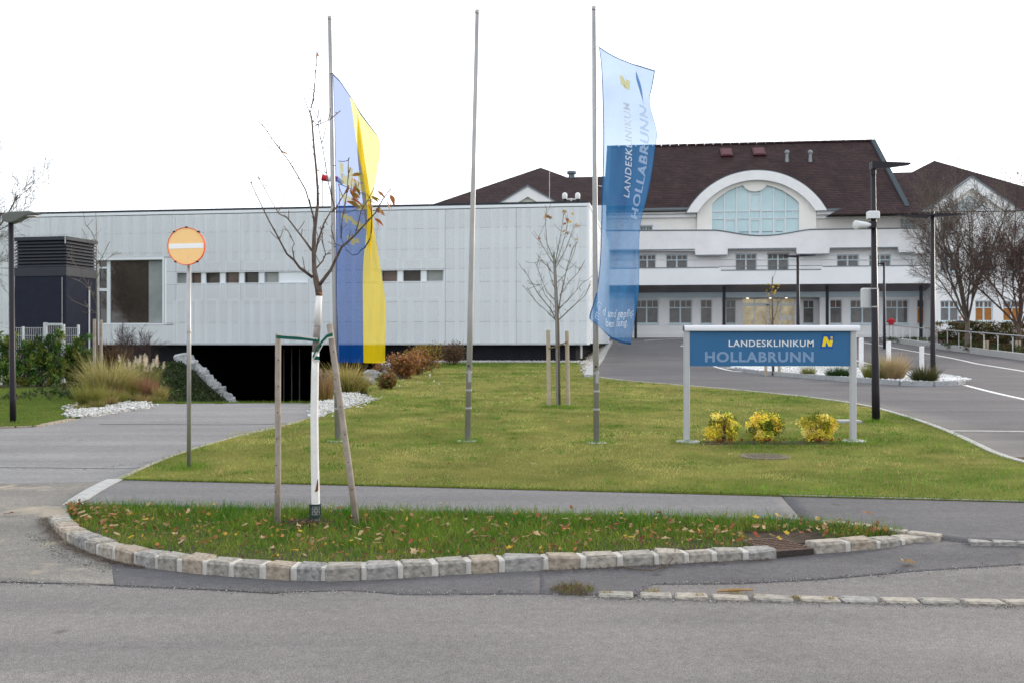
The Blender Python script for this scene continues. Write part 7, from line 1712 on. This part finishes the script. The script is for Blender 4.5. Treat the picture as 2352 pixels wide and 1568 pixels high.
clump(2030,29.0,826,520,GG,[(.20,.21,.06),(.3,.29,.12)],.42,.5,'green grass tuft leaning on the tan feathery grass',(.1,.5),.01,IC)
clump(2052,28.8,816,900,[(.36,.27,.13),(.42,.32,.17)],[(.52,.40,.24),(.46,.35,.2)],.42,.5,'tan feathery grass tuft on the traffic island',(.1,.5),.008,IC)
clump(2123,27.7,838,620,[(.03,.06,.015),(.05,.08,.02)],[(.07,.08,.03),(.12,.08,.04)],.42,.8,'dark green spiky grass tuft at the rounded end of the traffic island',(.1,.4),.012,IC)
# twiggy and leafy shrubs near the passage
def twig_shrub(px, Y, ytop, rx, label, seed, m, leafc=None, nl_=0, ls=.06, zq=None, group=None, n0=22):
    x = at(px,Y); z = hz(x,Y) if zq is None else zq; hg = max(.4, P(px,ytop,Y).z-z); R = random.Random(seed); t = thing('twiggy_shrub', (x,Y,z), label, 'shrub', group); mb = MB(); out = []
    cfg = dict(lv=3, seg=[4,3,3], taper=[.3,.3,.4], wob=[.12,.2,.25], up=[.06,.05,.03], n=[4,3,3], ch=[7,5,0], t0=[.2,.15,0], ang=[(.3,.8),(.3,.9),(0,0)], lr=[(.3,.5),(.35,.6),(0,0)])
    for k in range(n0):
        a = R.uniform(0,6.28); l = R.uniform(.05,1)*rx/hg*.9; d = Vector((math.cos(a)*l, math.sin(a)*l*.8, 1)).normalized(); grow(mb, Vector((R.gauss(0,.06),R.gauss(0,.06),-.05)), d, hg*R.uniform(.65,1.05), .009, 0, R, cfg, out)
    mb.build('branches', m, t, local=True)
    if nl_:
        o_ = np.array([tuple(p) for p, _ in out]); i = rng.integers(0,len(o_),nl_); V, Q, C = leafcloud(rng, o_[i]+rng.normal(0,.04,(nl_,3)), rng.uniform(.6,1.2,nl_)*ls, pick(rng,leafc,nl_,.3), .6); link('foliage', np_mesh('foliage', V, Q, C), M_leaf, t)
M_tw = mat('purple_twig', (.09,.06,.06), .9, noise=(5,.3)); M_tw2 = mat('brown_twig', (.13,.075,.045), .9, noise=(5,.3))
twig_shrub(292,41.5,757,1.0,'bare purplish twiggy shrub before the perforated wall under the big window',1,M_tw)
twig_shrub(340,42.5,763,.8,'smaller bare twiggy shrub before the perforated wall',2,M_tw,n0=14)
twig_shrub(262,36,793,.8,'rust brown twiggy shrub behind the tall straw grass',3,M_tw2,[(.16,.09,.04),(.2,.12,.06)],500,.06)
OC = [(.36,.15,.05),(.30,.12,.05),(.40,.24,.07),(.22,.12,.06)]
def onbank(px, py): g = GR(px, py); return g.y
for px, py, top, rx, lab, lc, n in ((925,872,815,1.0,'orange leaved shrub on the bank beside the grey boulders',OC,1500),(962,862,806,1.0,'orange brown leafy shrub higher up the bank',OC,1300),(985,842,792,1.1,'tall loose shrub with yellow leaves before the dark plinth',[(.42,.33,.06),(.34,.2,.06),(.25,.22,.05)],900),(1040,840,788,1.0,'dense brown twiggy shrub at the upper end of the bank planting',[(.15,.10,.06),(.2,.13,.07)],500),(948,838,800,.9,'yellowish shrub behind the orange shrubs before the dark plinth',[(.40,.30,.06),(.3,.16,.05)],600),(893,895,880,.4,'low green and rust ground cover at the foot of the bank',[(.12,.14,.03),(.25,.1,.04)],500),(870,862,850,.25,'small rust red shrub behind the boulders',[(.32,.08,.04),(.25,.1,.04)],220)):
    g = G(px, py); Yq = min(g[1], 42.5); twig_shrub(px, Yq, top, rx, lab, px, M_tw2, lc, int(n*1.8), .085, n0=26)
n = 26; P_ = []
for k in range(n):
    g = G(rt_.uniform(880,1010), rt_.uniform(850,895)); P_.append((g[0],g[1],hz(*g)+rt_.uniform(.08,.25)))
V, Q, C = leafcloud(rng, np.array(P_), rng.uniform(.05,.09,n), pick(rng,[(.6,.6,.62),(.5,.48,.45)],n), .8); tag(link('pale_leaves', np_mesh('pale_leaves', V, Q, C), M_leaf), 'pale dry leaves caught among the orange shrubs of the bank', 'leaves', kind='stuff')
# hedge on the right, with its dark inside
HC = [(.070,.075,.02),(.10,.085,.026),(.13,.085,.034),(.05,.07,.02),(.11,.06,.03)]
for k, (px, hgt, w_) in enumerate(((2172,1.45,1.4),(2225,1.4,1.4),(2275,1.35,1.4),(2325,1.4,1.4),(2375,1.4,1.4))):
    Y = 57 - k*1.7; x = at(px,Y)+.3; z = hz(x,Y); hgt = P(px,738,Y).z - z + .1
    shrub('hedge_shrub', x, Y, z-.1, w_, .9, hgt, 4600, .13, HC, 'brownish green clipped hedge shrub behind the steel railing', group='hedge behind the railing', stems=10, clumps=70, cs=.3, stemr=.015, column=True)
for k, px in enumerate((2175,2225,2290,2345)):
    Y = 54-k*2.6; x = at(px,Y)+.6; z = hz(x,Y); shrub('low_shrub', x, Y, z, 1.0, .5, .5, 900, .1, [(.04,.07,.02),(.06,.10,.025),(.09,.07,.03)], 'low dark green shrub at the foot of the steel railing', group='low shrubs behind the railing', stems=5)
for px in (2086,2062,2110): x = at(px,63.5); shrub('low_shrub', x, 63.5, hz(x,63.5), .9, .4, .42, 500, .09, [(.05,.08,.03),(.07,.10,.035)], 'small clipped green shrub before the clinic wall by the hydrant', group='low shrubs by the clinic wall', stems=4)
for px in (2263,2337): x_ = at(px,49.5); stake(px-2, 782, 49.5, .06, 'pale stake behind the steel railing', 'stakes behind the railing'); stake(px+5, 782, 49.5, .06, 'pale stake behind the steel railing', 'stakes behind the railing')
# ------------------------------------------------------------------ person behind the hedge
Yp = 60.5; xp = at(2205,Yp); zp = hz(xp,Yp)
pr = thing('person', (xp,Yp,zp), 'person with white hair in a dark patterned jacket standing behind the hedge', 'person')
def skin(name, nodes, edges, m, root=0, sub=2):
    me = bpy.data.meshes.new(name); me.from_pydata([n[0] for n in nodes], edges, []); o = link(name, me, m, pr)
    md = o.modifiers.new('skin','SKIN'); md.use_smooth_shade = True
    for i, n in enumerate(nodes): me.skin_vertices[0].data[i].radius = n[1]
    me.skin_vertices[0].data[root].use_root = True
    o.modifiers.new('sub','SUBSURF').levels = sub; o.modifiers['sub'].render_levels = sub; return o
M_jack = mat('jacket', (.015,.016,.03), .8, noise=(14,.3,3), col2=(.16,.16,.22)); M_skin = mat('skin', (.55,.34,.26), .55); M_hair = mat('white_hair', (.72,.70,.67), .8); M_trou = mat('trousers', (.03,.03,.04), .85)
nodes = [((0,0,.95),(.16,.12)),((0,0,1.15),(.155,.115)),((0,0,1.38),(.185,.12)),((0,0,1.50),(.07,.065)),
 ((.2,0,1.42),(.065,.065)),((.27,-.03,1.15),(.055,.055)),((.20,-.18,.98),(.045,.045)),((-.2,0,1.42),(.065,.065)),((-.27,-.02,1.15),(.055,.055)),((-.24,-.16,.97),(.045,.045))]
skin('jacket', nodes, [(0,1),(1,2),(2,3),(2,4),(4,5),(5,6),(2,7),(7,8),(8,9)], M_jack)
nodes = [((0,0,.97),(.14,.11)),((.1,0,.86),(.095,.095)),((.11,-.02,.48),(.07,.07)),((.11,.02,.09),(.048,.048)),((.12,-.14,.04),(.045,.035)),((-.1,0,.86),(.095,.095)),((-.11,.02,.48),(.07,.07)),((-.11,.05,.09),(.048,.048)),((-.12,-.11,.04),(.045,.035))]
skin('trousers', nodes, [(0,1),(1,2),(2,3),(3,4),(0,5),(5,6),(6,7),(7,8)], M_trou)
nodes = [((0,0,1.48),(.055,.055)),((0,-.01,1.56),(.055,.06)),((0,-.02,1.62),(.072,.085)),((0,-.01,1.70),(.078,.095)),((0,0,1.76),(.06,.075)),((0,-.115,1.655),(.014,.014)),((0,-.125,1.635),(.012,.012)),((.085,0,1.67),(.014,.02)),((-.085,0,1.67),(.014,.02))]
skin('head', nodes, [(0,1),(1,2),(2,3),(3,4),(2,5),(5,6),(3,7),(3,8)], M_skin)
nodes = [((0,.03,1.66),(.075,.07)),((0,.03,1.74),(.085,.09)),((0,0,1.79),(.07,.085)),((0,-.06,1.785),(.05,.04))]
skin('hair', nodes, [(0,1),(1,2),(2,3)], M_hair)
for s_ in (-1,1):
    w_ = Vector((.20 if s_ > 0 else -.24, -.18 if s_ > 0 else -.16, .97))
    nodes = [(tuple(w_),(.028,.024)),(tuple(w_+Vector((0,-.07,-.03))),(.036,.02))]; edges = [(0,1)]
    for k in range(4):
        b = w_+Vector((-.03+.02*k,-.10,-.035)); nodes += [(tuple(b),(.010,.010)),(tuple(b+Vector((0,-.035+abs(k-1.5)*.006,-.015))),(.009,.009)),(tuple(b+Vector((0,-.05,-.045))),(.008,.008))]; n0 = 2+k*3; edges += [(1,n0),(n0,n0+1),(n0+1,n0+2)]
    nodes += [(tuple(w_+Vector((-s_*.04,-.04,-.02))),(.011,.011)),(tuple(w_+Vector((-s_*.06,-.075,-.03))),(.009,.009))]; edges += [(0,14),(14,15)]
    skin('hand', nodes, edges, M_skin, 0, 1)
for s_ in (-1,1): MB().lathe([(.004,-.007),(.010,0),(.004,.007)], (xp+s_*.032, Yp-.108, zp+1.69), 8).build('eye', M_rubber, pr)
MB().box(xp-.025, xp+.025, Yp-.108, Yp-.10, zp+1.588, zp+1.596).build('mouth', mat('lips', (.35,.12,.1), .6), pr)
